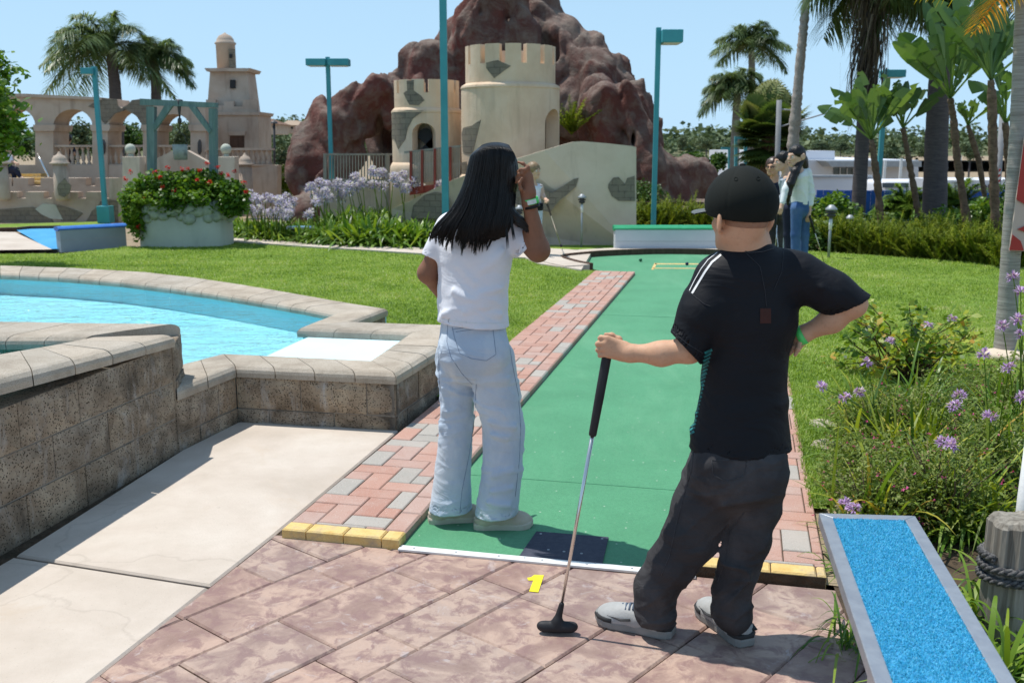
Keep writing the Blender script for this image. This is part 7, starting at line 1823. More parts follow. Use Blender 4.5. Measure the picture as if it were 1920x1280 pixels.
for k, (u, v, s_) in enumerate(spots):
    p = G(u, v); o = protos[k] if k < 3 else protos[k % 3].copy()
    if k >= 3: COL.objects.link(o)
    o['label'] = 'glossy green agapanthus clump in the ' + ('front row along the pale kerb' if k < 23 else 'back row at the foot of the lilac flower heads' if k < 46 else 'tall rear row before the sloping stair wall')
    o.location = (p.x, p.y, .01); o.rotation_euler = (0, 0, rp.uniform(0, 6.28)); q = s_ * rp.uniform(.85, 1.15); o.scale = (q, q, q)
def aga_flower(u, v, Y, rad, m='petal_agapanthus', base=None, label='', n=70):
    c = V3(u, v, Y); b = Vector((c.x + rp.uniform(-.1, .15), Y, .15)) if base is None else base; t = top('agapanthus_flower', label, 'agapanthus flower', (b.x, b.y, 0), 'agapanthus flower heads'); mb = MB(); mb.tube([b, b.lerp(c, .5) + Vector((rp.uniform(-.03, .03), 0, 0)), c], [.009, .008, .007], 5); mb.out('stem', MATS['leaf_fern'], t, True)
    s = Soup(); D = rdirs(n, -.6, 1, rp); C = np.repeat(np.array(c)[None], n, 0); s.strips(blades(C, D, rad * .75, .005, .05, 1), .3)
    for q in range(4): s.strips(blades(C + D * rad * .6, nrm(D + rdirs(n, -1, 1, rp) * .6), rad * .55 * rp.uniform(.7, 1.2, n), rad * .18, .1, 2, leaf_prof), rp.uniform(0, 1, n))
    s.out('umbel', MATS[m], t); return t
LB = 'tall pale lilac agapanthus head before the grey and red-posted railings'; LB2 = 'pale lilac agapanthus head in the crowded low cluster right of the well'
big = [(700, 322), (716, 326), (666, 334), (680, 344), (718, 350), (738, 334), (755, 330), (748, 343), (775, 342), (788, 354), (760, 354), (636, 354), (654, 360), (600, 345), (590, 362), (612, 348), (610, 362), (634, 345), (655, 350), (668, 352), (700, 348), (582, 352), (640, 372), (596, 376), (826, 348), (884, 366), (616, 372)]
small = [(463 + rp.uniform(0, 130), 362 + rp.uniform(0, 44)) for k in range(36)]
fo = None
for k, (u, v) in enumerate(big): aga_flower(u, v, 16.3 + rp.uniform(0, .9), .105, 'petal_agapanthus', None, LB if u != 826 else 'faded agapanthus head right beside the thick teal pole', 80)
for k, (u, v) in enumerate(small):
    v += max(0, (u - 520)) * .22
    aga_flower(u, v, 16.0 + rp.uniform(0, 1.2), .095, 'petal_agapanthus', None, LB2, 46)
# ferns: copies of two makes
protos = []
for k in range(3):
    s = Soup(); n = 46
    for q in range(n):
        a = rp.uniform(0, 6.28); e = rp.uniform(.75, 1.5); d = (math.cos(a) * math.cos(e), math.sin(a) * math.cos(e), math.sin(e)); frond(s, (rp.normal(0, .08), rp.normal(0, .08), 0), d, rp.uniform(.45, .66), rp.uniform(.05, .35), 26, .040, .020, float(rp.uniform(.2, .95)), rp, .1, .1, 1)
    o = s.out('fern', MATS['leaf_fern']); props(o, 'upright yellow-green sword fern in the far planting', 'fern', 'sword ferns in the far planting'); protos.append(o)
fs_ = [(1560 + k * 22 + rp.uniform(-5, 5), np.interp(1560 + k * 22, [1540, 1700, 1830, 1930], [470, 485, 499, 509]) - rp.uniform(0, 4), .95) for k in range(17)] + [(1555 + k * 27, np.interp(1555 + k * 27, [1540, 1830], [462, 480]), 1.0) for k in range(13)]
fs_ += [(1120 + k * 17, 441 + rp.uniform(-4, 4), 1.15) for k in range(15)] + [(1112 + k * 11, 456, 1.0) for k in range(4)] + [(1380 + k * 24, 448, 1.3) for k in range(6)]
for k, (u, v, s_) in enumerate(fs_):
    p = G(u, v); o = protos[k] if k < 3 else protos[k % 3].copy()
    if k >= 3: COL.objects.link(o)
    o['label'] = 'upright yellow-green sword fern ' + ('in the front row of the right-hand bed' if k < 17 else 'in the second row of the right-hand bed' if k < 30 else 'behind the long pale block wall')
    q = s_ * rp.uniform(.85, 1.15); o.location = (p.x, p.y, 0); o.rotation_euler = (0, 0, rp.uniform(0, 6.28)); o.scale = (q, q, q)
# dwarf date palms and leafy shrubs
for (u, v, Y, L_, lb) in ((1700, 420, 15.8, .95, 'dwarf date palm with arching bright fronds between the two trunks'), (1790, 430, 15.2, 1.0, 'larger dwarf date palm in front of the thick ringed trunk')):
    b = G(u, v); c = W(u, 402, b.y) ; palm(lb, (b.x, b.y, 0), [(b.x, b.y, 0), tuple(c)], [.09, .08], 'trunk_brown', c, L_, 44, .55, .30, .022, 'leaf_bright', elev=(-.2, 1.35), plume=.2, hang=.3, name='dwarf_palm', group='dwarf date palms', nl=44)
for (u, v, Y, rad, n, sz, m, lb) in ((1562, 412, 16.4, (.42, .4, .42), 2600, .085, 'leaf_bright', 'leafy light green shrub just right of the long-haired woman'), (1548, 455, 15.0, (.35, .3, .3), 1500, .07, 'leaf_green', 'dark low shrub behind the path light on the lawn'),
                                    (1775, 430, 16.2, (.5, .4, .35), 2200, .07, 'leaf_bright', 'broad-leaved shrub under the dwarf date palms'), (1850, 430, 15.4, (.5, .4, .5), 2600, .08, 'leaf_bright', 'leafy shrub under the tallest paradise plant'), (1905, 400, 15.8, (.4, .4, .6), 2200, .07, 'leaf_green', 'dark shrub behind the ringed trunk'),
                                    (1650, 434, 16.8, (.55, .4, .3), 2200, .07, 'leaf_green', 'low dark shrub between the ferns and the blue fence'), (1205, 372, 19.5, (.45, .4, .32), 2200, .055, 'leaf_green', 'small green shrub at the foot of the volcano'), (1205, 370, 19.0, (.0, .0, .0), 0, .05, 'leaf_green', '')):
    if n: c = V3(u, v, Y); bush('shrub', lb, 'shrub', (c.x, c.y, c.z), rad, n, sz, m, None, None, 6)
c = V3(1072, 205, 21.0); t = top('rock_plant', 'small upright palm-like plant growing in the volcano gully', 'plant', (c.x, c.y, c.z)); s = Soup()
for k in range(26): a = rp.uniform(0, 6.28); e = rp.uniform(.5, 1.5); frond(s, (c.x, c.y, c.z - .5), (math.cos(a) * math.cos(e), math.sin(a) * math.cos(e), math.sin(e)), rp.uniform(.5, 1.0), .2, 20, .12, .02, float(rp.uniform(.2, .9)), rp, .2, .2, 2)
s.out('foliage', MATS['leaf_fern'], t)
# broadleaf tree at the left edge
tl_ = V3(-60, 300, 13); t = top('broadleaf_tree', 'leafy green tree reaching in from the left edge', 'tree', (tl_.x, 13, 0)); trunk(t, [(tl_.x, 13, 0), V3(-50, 330, 13), V3(-30, 240, 13), V3(-10, 160, 13)], [.16, .13, .08, .03], 'trunk_brown', .05)
mb = MB(); s = Soup(); L = []
for (u, v) in ((10, 150), (30, 215), (20, 270), (-10, 200), (35, 125), (45, 265), (5, 300), (55, 240), (-40, 130), (-60, 220), (25, 180), (-10, 120), (40, 200), (15, 240)):
    e = V3(u - 34, v, 13 + rp.uniform(-.7, .7)); b = V3(-42, min(310, v + 70), 13); q = b.lerp(e, .5) + Vector((0, 0, .1)); mb.tube([b, q, e], [.035, .02, .006], 6); L.append(np.array(q)[None] * .35 + np.array(e)[None] * .65 + rp.normal(0, .13, (90, 3))); L.append(np.array(e)[None] + rp.normal(0, .10, (120, 3)))
mb.out('branches', MATS['trunk_brown'], t, True); P = np.concatenate(L); leaves(s, P, .10, np.clip(rp.normal(.5, .25, len(P)), 0, 1), .5, .6, rp); s.out('crown', MATS['leaf_bright'], t)

# ---------------------------------------------------------------- beyond the garden
def ftree(label, u, vt, vb, Y, wpx, n=1500, m='leaf_hill', group=None, name='tree', seed=None, size=None):
    k = pxm(Y); c = V3(u, (vt + vb) / 2, Y); rz_ = (vb - vt) / 2 * k; r_x = wpx / 2 * k
    t = top(name, label, 'tree', (c.x, Y, 0), group); s = Soup(); L = []
    nb = 7
    for q in range(nb): o = rdirs(1, -1, 1, rp)[0] * rp.uniform(.2, .62); L.append(shrub_cloud((c.x + o[0] * r_x, Y + o[1] * r_x, c.z + o[2] * rz_), (r_x * .45, r_x * .45, rz_ * .45), n // nb, rp, q * 3.3, .6))
    P = np.concatenate(L); leaves(s, P, size or max(.12, r_x * .11), np.clip(.45 + .4 * vnoise(P / r_x * 3) + rp.normal(0, .15, len(P)), 0, 1), .5, .75, rp); s.out('crown', MATS[m], t)
    mb = MB(); mb.tube([(c.x, Y, -2.6 if u > 1250 else -.05), (c.x, Y, c.z)], [r_x * .09, r_x * .05], 8); mb.out('trunk', MATS['trunk_dark'], t, True); return t
for i, a in enumerate(((135, 212, 320, 36, 95, 'grey-green tree filling the second arch of the arcade'), (240, 222, 320, 37, 80, 'green tree behind the broken arch'), (345, 215, 320, 38, 85, 'tree behind the well frame'), (20, 200, 320, 36, 90, 'tree behind the arcade at the far left'),
                   (540, 238, 345, 40, 120, 'rounded green trees between the bell tower and the volcano'), (500, 258, 330, 44, 70, 'dark green tree just right of the bell tower'))): ftree(a[5], a[0], a[1], a[2], a[3], a[4], 3000, 'leaf_green' if i % 2 else 'leaf_hill')
bush('yellow_shrub', 'yellow-green shrub beside the foot of the rock arch', 'shrub', tuple(V3(528, 345, 26)), (.4, .4, .5), 1500, .09, 'leaf_fern', None, None, 4)
hv = [(-400, 262), (400, 258), (480, 236), (540, 232), (600, 245), (700, 262), (1200, 268), (1300, 262), (1420, 258), (1520, 262), (1600, 268), (1700, 262), (1800, 256), (1900, 262), (2100, 258), (2600, 268)]
vs = []; fs = []; Yh = 230
for i, (u, v) in enumerate(hv): p = W(u, v + 6, Yh); x = p.x; vs += [(x * .72, Yh * .72, -.05), (x * .86, Yh * .86, p.z * .55), (x, Yh, p.z), (x * 1.3, Yh * 1.3, -.05)]
for i in range(len(hv) - 1):
    for j in range(3): fs.append((i * 4 + j, (i + 1) * 4 + j, (i + 1) * 4 + j + 1, i * 4 + j + 1))
props(obj('hill', vs, fs, M2('hill_ground', (.10, .12, .055), (.17, .165, .09), .05, .95), None, True), kind='structure')
s = Soup(); n_ = 520
for k in range(n_):
    f = rp.uniform(.74, 1.0); u = rp.uniform(-200, 2300); v = np.interp(u, [a for a, b in hv], [b for a, b in hv]) + 6; zt2 = W(u, v, Yh).z; base = W(u, v, Yh); z = (zt2 * .55 * (f - .72) / .14 if f < .86 else zt2 * (.55 + .45 * (f - .86) / .14)); sz = rp.uniform(1.2, 3.0)
    P = shrub_cloud((base.x * f, Yh * f, z + sz * .5), (sz * 1.2, sz * 1.2, sz), 90, rp, k * 1.7); leaves(s, P, sz * .38, np.clip(rp.normal(.5, .22, 90), 0, 1), .5, .8, rp)
props(s.out('hillside_trees', MATS['leaf_hill']), 'dense small trees covering the distant hillside', 'trees', kind='stuff')
for (u, v0, v1, Y, w_, lb) in ((1280, 250, 285, 75, 22, 'slim tall far tree right of the volcano'), (1325, 252, 285, 80, 44, 'wide far tree above the low rocks'), (1350, 262, 300, 70, 46, 'far tree left of the teal frames'), (1535, 262, 284, 60, 52, 'dark dome-shaped tree over the white building'), (1577, 262, 286, 60, 30, 'pale pointed tree over the white building'), (1612, 276, 292, 60, 24, 'small tree right of the first thick trunk'),
                               (1670, 276, 330, 55, 60, 'grey-green tree between the paradise stems'), (1690, 300, 350, 50, 60, 'olive tree above the white bus'), (1300, 282, 330, 40, 70, 'yellow-green shrubby tree behind the low rocks'), (1345, 280, 335, 38, 60, 'leafy tree left of the boy\'s cap'), (1420, 298, 345, 45, 44, 'pale olive tree beside the fan palm'), (1740, 268, 300, 70, 60, 'far tree on the ridge behind the ringed trunk'), (1820, 262, 310, 70, 60, 'tree beyond the white trailer')):
    ftree(lb, u, v0, v1, Y, w_, 1500 if w_ < 50 else 2200, 'leaf_hill' if Y > 45 else 'leaf_green')
def house(label, u0, u1, vr, ve, vb, Y, mroof):
    t = top('house', label, 'house', (V3((u0 + u1) / 2, ve, Y).x, Y, 0)); mb = MB(); frus(mb, u0 + 4, u1 - 4, ve, u0 + 4, u1 - 4, vb, Y, 7); mb.out('wall', MATS['arcade_plaster'], t)
    a, b, c = W(u0, ve, Y - .5), W(u1, ve, Y - .5), W((u0 + u1) / 2, vr, Y + 3); mb = MB(); mb.add([a, b, b + Vector((0, 8, 0)), a + Vector((0, 8, 0)), c + Vector((-(b.x - a.x) * .18, 0, 0)), c + Vector(((b.x - a.x) * .18, 0, 0))], [(0, 1, 5, 4), (1, 2, 5), (2, 3, 4, 5), (3, 0, 4), (3, 2, 1, 0)]); mb.out('roof', MATS[mroof], t)
    for k in range(3): u = u0 + 8 + k * (u1 - u0 - 16) / 2.4; facade('window', [[(u, ve + 3), (u + 4, ve + 3), (u + 4, ve + 7), (u, ve + 7)]], Y - .03, .05, MATS['dark_rubber'], t)
M2('roof_brown', (.16, .09, .06), (.20, .12, .08), 1, .9); M2('roof_tan', (.34, .25, .18), (.38, .29, .21), 1, .9)
house('brown-roofed house on the left hill', 487, 522, 223, 233, 252, 130, 'roof_brown'); house('tan-roofed house on the left hill', 524, 572, 226, 235, 250, 140, 'roof_tan')
M2('building_white', (.66, .68, .72), (.62, .64, .69), 1.2, .7, .15, 20); M2('glass_dark', (.05, .08, .09), (.08, .11, .12), 3, .12, spec=.6)
wb_ = top('white_building', 'low white commercial building with grey canopy beyond the blue fence', 'building', (V3(1600, 320, 46).x, 46, 0))
mb = MB(); frus(mb, 1440, 1565, 283, 1440, 1565, 445, 47, 14); mb.out('wall', MATS['building_white'], wb_); mb = MB(); frus(mb, 1470, 1722, 300, 1470, 1722, 445, 46, 12); mb.out('wall', MATS['building_white'], wb_)
mb = MB(); frus(mb, 1548, 1728, 302, 1560, 1728, 313, 44.6, 4); mb.out('canopy', MATS['grey_metal'], wb_); facade('window', [[(1563, 315), (1612, 315), (1612, 327), (1563, 327)]], 45.95, .08, MATS['glass_dark'], wb_)
for u in (1575, 1588, 1600): facade('window_bar', [[(u, 315), (u + 1.2, 315), (u + 1.2, 327), (u, 327)]], 45.85, .06, MATS['building_white'], wb_)
lw_ = top('boundary_wall', 'long white rendered wall with grey cap in front of the white building', 'wall', (V3(1600, 340, 36).x, 36, 0)); facade('wall_panel', [[(1400, 333), (1640, 333), (1640, 492), (1400, 492)]], 36, .3, MATS['building_white'], lw_); facade('coping', [[(1400, 329), (1640, 329), (1640, 333), (1400, 333)]], 35.9, .5, MATS['grey_metal'], lw_)
bs = top('bus', 'white bus partly hidden behind the paradise stems', 'bus', (V3(1705, 350, 34).x, 34, 0)); mb = MB(); c = V3(1690, 356, 35); mb.box((c.x, 35.2, -.85), (2.0, 2.2, 2.5), 0, .16); mb.out('body', MATS['building_white'], bs, True); facade('window', [[(1655, 343), (1738, 343), (1738, 352), (1655, 352)]], 34.06, .04, MATS['glass_dark'], bs)
for u in (1665, 1715): mb = MB(); p = V3(u, 370, 34.2); mb.tube([(p.x, 34.05, -2.2), (p.x, 34.35, -2.2)], .35, 18); mb.out('wheel', MATS['dark_rubber'], bs)
tr = top('trailer', 'white trailer with dark lettering behind the paradise plants', 'trailer', (V3(1840, 350, 30).x, 30, 0)); mb = MB(); frus(mb, 1768, 1960, 338, 1768, 1960, 500, 30, 2.6); mb.out('body', MATS['building_white'], tr)
tx = bpy.data.curves.new('lettering', 'FONT'); tx.body = 'BEDRO'; tx.size = .26; tx.extrude = .006; to = bpy.data.objects.new('t', tx); COL.objects.link(to); p = V3(1821, 357, 29.98); me_ = bpy.data.meshes.new_from_object(to.evaluated_get(bpy.context.evaluated_depsgraph_get())); bpy.data.objects.remove(to); obj('lettering', [(p.x + v.co.x, p.y - v.co.z, p.z + v.co.y) for v in me_.vertices], [tuple(q.vertices) for q in me_.polygons], MATS['dark_metal'], tr)
facade('stripe', [[(1823, 360), (1850, 360), (1850, 361.5), (1823, 361.5)]], 29.98, .02, MATS['dark_metal'], tr)
for u in (1800, 1860, 1900): mb = MB(); p = V3(u, 380, 30); mb.tube([(p.x, 29.95, -2.25), (p.x, 30.3, -2.25)], .3, 16); mb.out('wheel', MATS['dark_rubber'], tr)
bfz = top('blue_fence', 'bright blue board fence closing the garden at the right', 'fence', (V3(1700, 400, 21).x, 21, 0)); M2('fence_blue', (.015, .08, .38), (.025, .11, .46), 6, .6, .2, 30)
mb = MB(); x = V3(1535, 400, 21).x; rs = random.Random(2)
while x < V3(1985, 400, 21).x:
    mb.box((x, 21 + rs.uniform(-.004, .004), .42), (.135, .022, ZY(357, 21) + rs.uniform(-.012, .012) + .0), 0, .004, rs.random()); x += .142
hF = ZY(357, 21); mb.v = [(a, b, (c - .42) * 1 + hF / 2) for a, b, c in mb.v]; mb.out('boards', MATS['fence_blue'], bfz)
for v in (366, 392): facade('rail', [[(1530, v), (1985, v), (1985, v + 3), (1530, v + 3)]], 21.05, .05, MATS['fence_blue'], bfz)
for (u, v0, lb) in ((1660, 300, 'white pole left of the far olive tree'), (1800, 292, 'white pole over the trailer'), (1690, 297, 'short white pole above the bus')): t = top('light_pole', lb, 'pole', (V3(u, 300, 40).x, 40, 0)); mb = MB(); mb.tube([(V3(u, 300, 40).x, 40, -2.6), (V3(u, 300, 40).x, 40, ZY(v0, 40))], .06, 8); mb.out('pole', MATS['white_paint'], t)
t = top('utility_pole', 'grey steel pole with arms left of the tall thin trunk', 'pole', (V3(1455, 300, 24).x, 24, 0)); mb = MB(); mb.tube([V3(1452, 480, 24), V3(1461, 188, 24)], .06, 12); mb.out('pole', MATS['pole_grey'], t, True); mb = MB(); mb.tube([V3(1462, 238, 24), V3(1500, 227, 24), V3(1560, 209, 24), V3(1600, 213, 24)], .02, 6); mb.tube([V3(1461, 205, 24), V3(1490, 207, 24)], .02, 6); mb.out('arm', MATS['grey_metal'], t, True)
t = top('utility_pole', 'grey utility pole with wires seen between the paradise leaves', 'pole', (V3(1876, 300, 26).x, 26, 0)); mb = MB(); mb.tube([V3(1860, 500, 26), V3(1880, 215, 26)], .075, 10); mb.out('pole', MATS['pole_grey'], t, True); mb = MB()
for v in (262, 285, 296): mb.tube([V3(1872, v, 26), V3(1990, v - 3, 26)], .01, 4)
mb.out('wire', MATS['dark_metal'], t)
fl = top('flag', 'small striped red and white flag by the blue fence', 'flag', (V3(1868, 350, 20).x, 20, .6)); mb = MB(); mb.tube([V3(1862, 372, 20), V3(1874, 308, 20)], .01, 6); mb.out('staff', MATS['grey_metal'], fl)
for k in range(7): facade('red_stripe' if k % 2 == 0 else 'white_stripe', [[(1863 + k * .3, 322 + k * 5), (1877 - k * .3, 316 + k * 5), (1876 - k * .3, 321 + k * 5), (1863 + k * .3, 327 + k * 5)]], 20, .01, MATS['banner_red' if k % 2 == 0 else 'white_paint'], fl)
t = top('street_light', 'small white curved street light on the skyline left of the teal double lamp', 'street light', (V3(606, 250, 60).x, 60, 0)); mb = MB(); mb.tube([V3(613, 230, 60), V3(611, 195, 60), V3(606, 181, 60), V3(601, 180, 60)], .06, 6); mb.out('pole', MATS['white_paint'], t, True); mb = MB(); mb.lathe(V3(603, 182, 60), [(.16, -.05), (.12, .05), (.04, .1)], 8); mb.out('lamp_head', MATS['dark_metal'], t)
t = top('street_light', 'dark slim lamp post between the bell tower and the volcano', 'street light', (V3(514, 300, 30).x, 30, 0)); mb = MB(); mb.tube([V3(515, 345, 30), V3(514, 232, 30)], .035, 8); mb.out('pole', MATS['dark_metal'], t, True); mb = MB(); mb.lathe(V3(514, 232, 30), [(.12, 0), (.1, .04), (.02, .1)], 8); mb.out('lamp_head', MATS['dark_metal'], t)
# ---------------------------------------------------------------- people farther off
def bgperson(label, Y, f, head, hs, neckp, sh, hip, legs, arms, skin, topm, botm, hairm, hair, h=.009, tr_=(.115, .095, .10), lr=(.075, .058, .045), ar=(.040, .033, .022), sleeves=1.0, shoes='shoe_cream', topcut=None, hemv=None):
    """joints are photo points at distance Y (+ small offsets)"""
    q = lambda p: W(p[0], p[1], Y + (p[2] if len(p) > 2 else 0)); f = Vector(f).normalized(); b = q(hip)
    t = top('person', label, 'person', (b.x, b.y, 0)); S = Shape(.02); hc2 = q(head); M = head_shape(S, hc2, f, hs, neck=q(neckp), nr=.045)
    ch = q(((sh[0][0] + sh[1][0]) / 2, (sh[0][1] + sh[1][1]) / 2 + 8)); ht = q(hip)
    S.limb([q(neckp), ch, ht], [.05, tr_[0] * .9, tr_[2] * .9], (f, 1.4))
    for L in legs: S.limb([q(p) for p in L], [lr[0] * .85, lr[1] * .85, lr[2] * .8])
    for A_ in arms:
        P = [q(p) for p in A_]; S.limb(P[:3], ar); wr_ = P[2]; d = (P[2] - P[1]).normalized(); hd2 = wr_ + d * .05; S.limb([wr_, hd2], [ar[2], .026], ((f.y, -f.x, 0), 1.1), .015)
        sdv = d.cross(Vector((0, 1, 0))).normalized(); fingers(S, [[hd2 + sdv * o, hd2 + sdv * o * 1.1 + d * .035 + Vector((0, .006, 0)), hd2 + sdv * o + d * .055 + Vector((0, .02, -.008))] for o in (-.021, -.007, .007, .021)] + [[wr_ + sdv * -.02 + d * .02, wr_ + sdv * -.038 + d * .05]], .0085)
    for L in legs: e = q(L[-1]); S.limb([e, e + Vector((f.x, f.y, 0)) * .10 + Vector((0, 0, -.04))], [.035, .028])
    body = S.mesh('body', MATS[skin], t, h * .8); eyes(t, hc2, f, hs)
    T = Shape(.025); T.limb([q(neckp) + Vector((0, 0, -.05)), ch, ht], [.06, tr_[0], tr_[2]], (f, 1.3)); T.limb([q(sh[0]), q(sh[1])], [.05, .05])
    if sleeves:
        for A_ in arms: P = [q(p) for p in A_]; T.limb([P[0], P[1]] + ([P[1].lerp(P[2], .85)] if sleeves > 1 else []), [ar[0] * 1.3, ar[1] * 1.3] + ([ar[2] * 1.5] if sleeves > 1 else []))
    T.post = lambda P, d: d - crease(P, 6, 5, .007, (1, 1, 1.6), .5); T.cut(q(hemv) if hemv else ht + Vector((0, 0, -.03)), (0, 0, -1)); T.cut(q(neckp) + Vector((0, 0, -.035)), Vector((f.x * .6, f.y * .6, 1)))
    T.mesh('top', MATS[topm], t, h)
    J = Shape(.02); J.limb([ht + Vector((0, 0, .04)), ht + Vector((0, 0, -.06))], [tr_[2] * .98, tr_[2] * 1.12], (f, 1.25))
    for L in legs: J.limb([q(p) for p in L], lr)
    J.post = lambda P, d: d - crease(P, 7, 8, .006, (1, 1, 1.6), .5); J.cut(ht + Vector((0, 0, .05)), (0, 0, 1)); e = q(legs[0][-1]); J.cut(Vector((0, 0, .06)), (0, 0, -1)); J.mesh('trousers', MATS[botm], t, h)
    for L in legs: e = q(L[-1]); e.z = 0; shoe(t, e - Vector((f.x, f.y, 0)) * .07, e + Vector((f.x, f.y, 0)) * .17, (shoes, shoes, shoes), .08, .06)
    Hs = Shape(.02); Hs.ball(fr(M, hc2, 0, -.018 * hs, .030 * hs), (.083 * hs, .100 * hs, .094 * hs), M)
    for pts, rr in hair: Hs.limb([q(p) for p in pts], rr)
    Hs.carve(fr(M, hc2, 0, .100 * hs, -.040 * hs), (.060 * hs, .070 * hs, .082 * hs), M, .01)
    Hs.post = lambda P, d: d - .003 * vnoise(P * A((60, 60, 5))); Hs.mesh('hair', MATS[hairm], t, h * .7); return t, M, hc2
def bgputter(label, hand, tip, Y, Yt=None):
    a = W(hand[0], hand[1], Y); b = W(tip[0], tip[1], Yt or Y); b.z = max(b.z, .03); t = top('putter', label, 'putter', (b.x, b.y, 0)); mb = MB(); mb.tube([a, a.lerp(b, .32)], .014, 8); mb.out('grip', MATS['dark_rubber'], t, True)
    mb = MB(); mb.tube([a.lerp(b, .3), b], .0055, 6); mb.out('shaft', MATS['chrome'], t, True); mb = MB(); mb.box((b.x, b.y, b.z), (.035, .10, .035), 0, .01); mb.out('head', MATS['dark_rubber'], t)
Yw_ = 11.9
t, M, c = bgperson('woman with very long dark hair in pale top and blue jeans standing by the lawn', Yw_, (-.85, -.5, -.12), (1492, 293), 1.08, (1497, 315), [(1482, 326, -.05), (1512, 322, .08)], (1500, 382), [[(1494, 392, -.05), (1492, 440, -.05), (1490, 512, -.05)], [(1508, 392, .05), (1508, 440, .05), (1505, 514, .05)]],
    [[(1514, 324, .05), (1521, 362, .02), (1517, 398, -.02)], [(1484, 328, -.08), (1473, 356, -.14), (1466, 384, -.20)]], 'skin_light', 'pale_knit', 'blue_denim', 'hair_black', [([(1497, 290, .04), (1503, 312, .08), (1508, 326, .10)], [.085, .07, .03]), ([(1501, 300, .0), (1491, 322, -.09), (1482, 345, -.14), (1478, 365, -.15), (1477, 384, -.13)], [.050, .050, .048, .036, .012]), ([(1503, 300, .06), (1509, 328, .10), (1510, 345, .10)], [.07, .05, .015])], sleeves=2, tr_=(.118, .10, .108))
bgputter('putter held low in the right hand of the long-haired woman', (1518, 405), (1548, 500), Yw_ - .1, 12.2)
t, M, c = bgperson('person with short black hair in grey hoodie looking left beside the long-haired woman', Yw_ + .5, (-.97, -.2, -.1), (1467, 303), 1.0, (1473, 322), [(1466, 332, -.1), (1484, 330, .1)], (1480, 384), [[(1478, 392, -.05), (1478, 440, -.05), (1478, 500, -.05)], [(1486, 392, .06), (1486, 440, .06), (1484, 500, .06)]],
    [[(1474, 336, -.12), (1472, 362, -.14), (1458, 382, -.2)], [(1486, 334, .1), (1488, 362, .1), (1480, 388, .05)]], 'skin_light', 'grey_hoodie', 'navy_cloth', 'hair_black', [([(1469, 297, 0), (1473, 299, .02)], [.085, .085])], sleeves=2)
t, M, c = bgperson('person in dark navy jacket and sunglasses left of the grey hoodie', Yw_ + .9, (-.6, -.78, -.05), (1449, 313), .98, (1452, 332), [(1437, 342, 0), (1466, 342, .05)], (1452, 392), [[(1445, 400, 0), (1444, 440, 0), (1443, 498, 0)], [(1460, 400, .03), (1460, 440, .03), (1460, 498, .03)]],
    [[(1438, 345, 0), (1436, 372, -.05), (1444, 392, -.18)], [(1466, 345, .05), (1470, 372, 0), (1462, 392, -.15)]], 'skin_tan', 'navy_cloth', 'black_denim', 'hair_brown', [([(1449, 308, .02), (1451, 309, .04)], [.088, .088])], sleeves=2, shoes='shoe_black')
mb = MB()
for sd in (-1, 1): mb.tube([fr(M, c, sd * .010, .098, .004), fr(M, c, sd * .05, .092, .004)], .014, 8, flat=.5)
mb.tube([fr(M, c, -.06, .08, .008), fr(M, c, .06, .08, .008)], .003, 6); mb.out('sunglasses', MATS['dark_rubber'], t, True)
bgputter('putter in the hands of the person in the navy jacket', (1452, 395), (1462, 490), Yw_ + .75, 12.4)
bgputter('putter in the hand of the person in the grey hoodie', (1460, 388), (1452, 490), Yw_ + .3, 12.3)
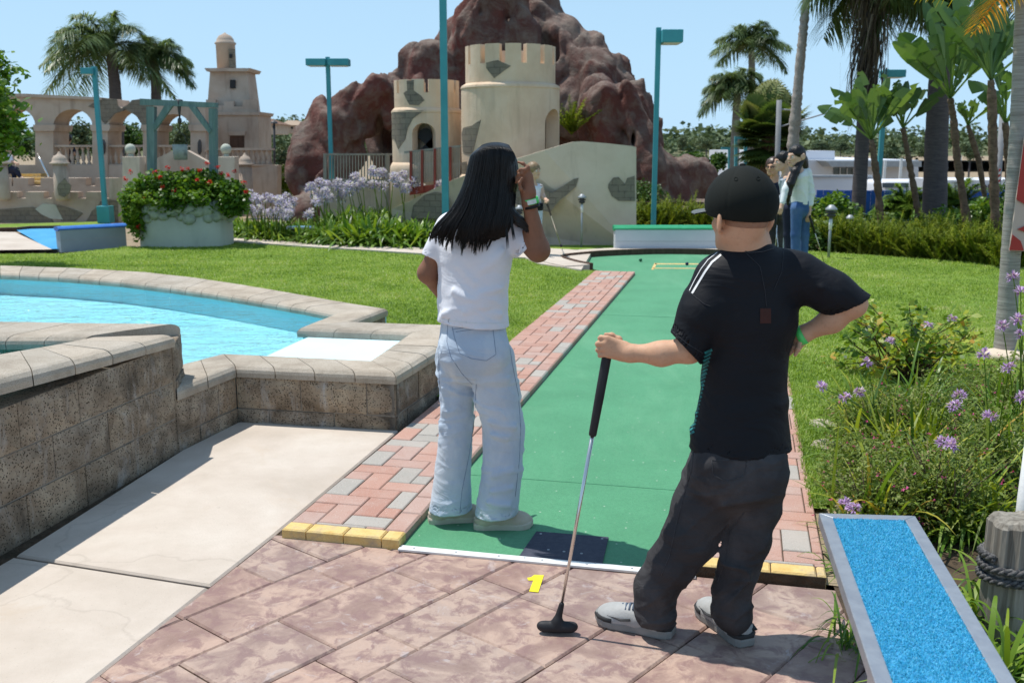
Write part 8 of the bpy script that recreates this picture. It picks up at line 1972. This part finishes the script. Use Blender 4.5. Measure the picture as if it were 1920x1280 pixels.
t, M, c = bgperson('blond person in white tank top and black waistband standing by the stair wall', 13.9, (.72, -.69, -.03), (1001, 320), .98, (998, 338), [(989, 350, 0), (1012, 350, .05)], (1003, 384), [[(998, 392, 0), (996, 435, 0), (994, 480, 0)], [(1008, 392, .03), (1008, 435, .03), (1008, 480, .03)]],
    [[(1014, 352, .05), (1018, 368, 0), (1024, 375, -.2)], [(988, 352, -.02), (984, 370, -.05), (996, 372, -.22)]], 'skin_light', 'white_cotton', 'light_denim', 'hair_blond', [([(1000, 316, 0), (997, 318, .03)], [.088, .088]), ([(993, 320, .03), (992, 338, .05)], [.05, .03])], sleeves=0, tr_=(.112, .10, .10))
mb = MB(); bx_ = W(1003, 386, 13.9); mb.lathe((bx_.x, bx_.y, bx_.z - .06), [(.112, 0), (.118, .03), (.114, .10)], 24); mb.out('waistband', MATS['black_jersey'], t, True)
bgputter('putter held by the blond person, its tip on the grass by the stair wall', (1023, 374), (1052, 461), 13.75, 15.0)
for (u, v, lb, s_) in ((128, 262, 'person in dark clothes seated behind the arcade balustrade', 1.0),):
    t, M, c = bgperson(lb, 25.6, (.3, .95, 0), (u, v - 3), .85, (u, v + 3), [(u - 8, v + 9, 0), (u + 9, v + 9, .05)], (u, v + 24), [[(u - 4, v + 28, 0), (u - 4, v + 40, 0), (u - 4, v + 60, 0)], [(u + 4, v + 28, .03), (u + 4, v + 40, .03), (u + 4, v + 60, .03)]],
        [[(u + 9, v + 10, .05), (u + 13, v + 18, 0), (u + 12, v + 24, -.1)], [(u - 9, v + 10, 0), (u - 12, v + 18, 0), (u - 8, v + 24, -.1)]], 'skin_tan', 'navy_cloth', 'navy_cloth', 'hair_black', [([(u, v - 5, 0), (u, v - 3, -.03)], [.09, .09])], .012, sleeves=2)
t, M, c = bgperson('person in pink top and dark shorts half hidden by the tree at the left edge', 23.0, (.9, -.3, 0), (8, 276), .9, (10, 284), [(4, 290, 0), (18, 290, .05)], (14, 312), [[(18, 316, 0), (30, 318, -.1), (38, 332, -.1)], [(14, 316, .03), (26, 324, 0), (28, 345, 0)]],
        [[(18, 292, .05), (22, 302, 0), (30, 306, -.1)], [(4, 292, 0), (0, 302, 0), (6, 310, -.1)]], 'skin_light', 'white_cotton', 'navy_cloth', 'hair_black', [([(8, 272, 0), (6, 276, .03)], [.09, .09])], .012, sleeves=1)
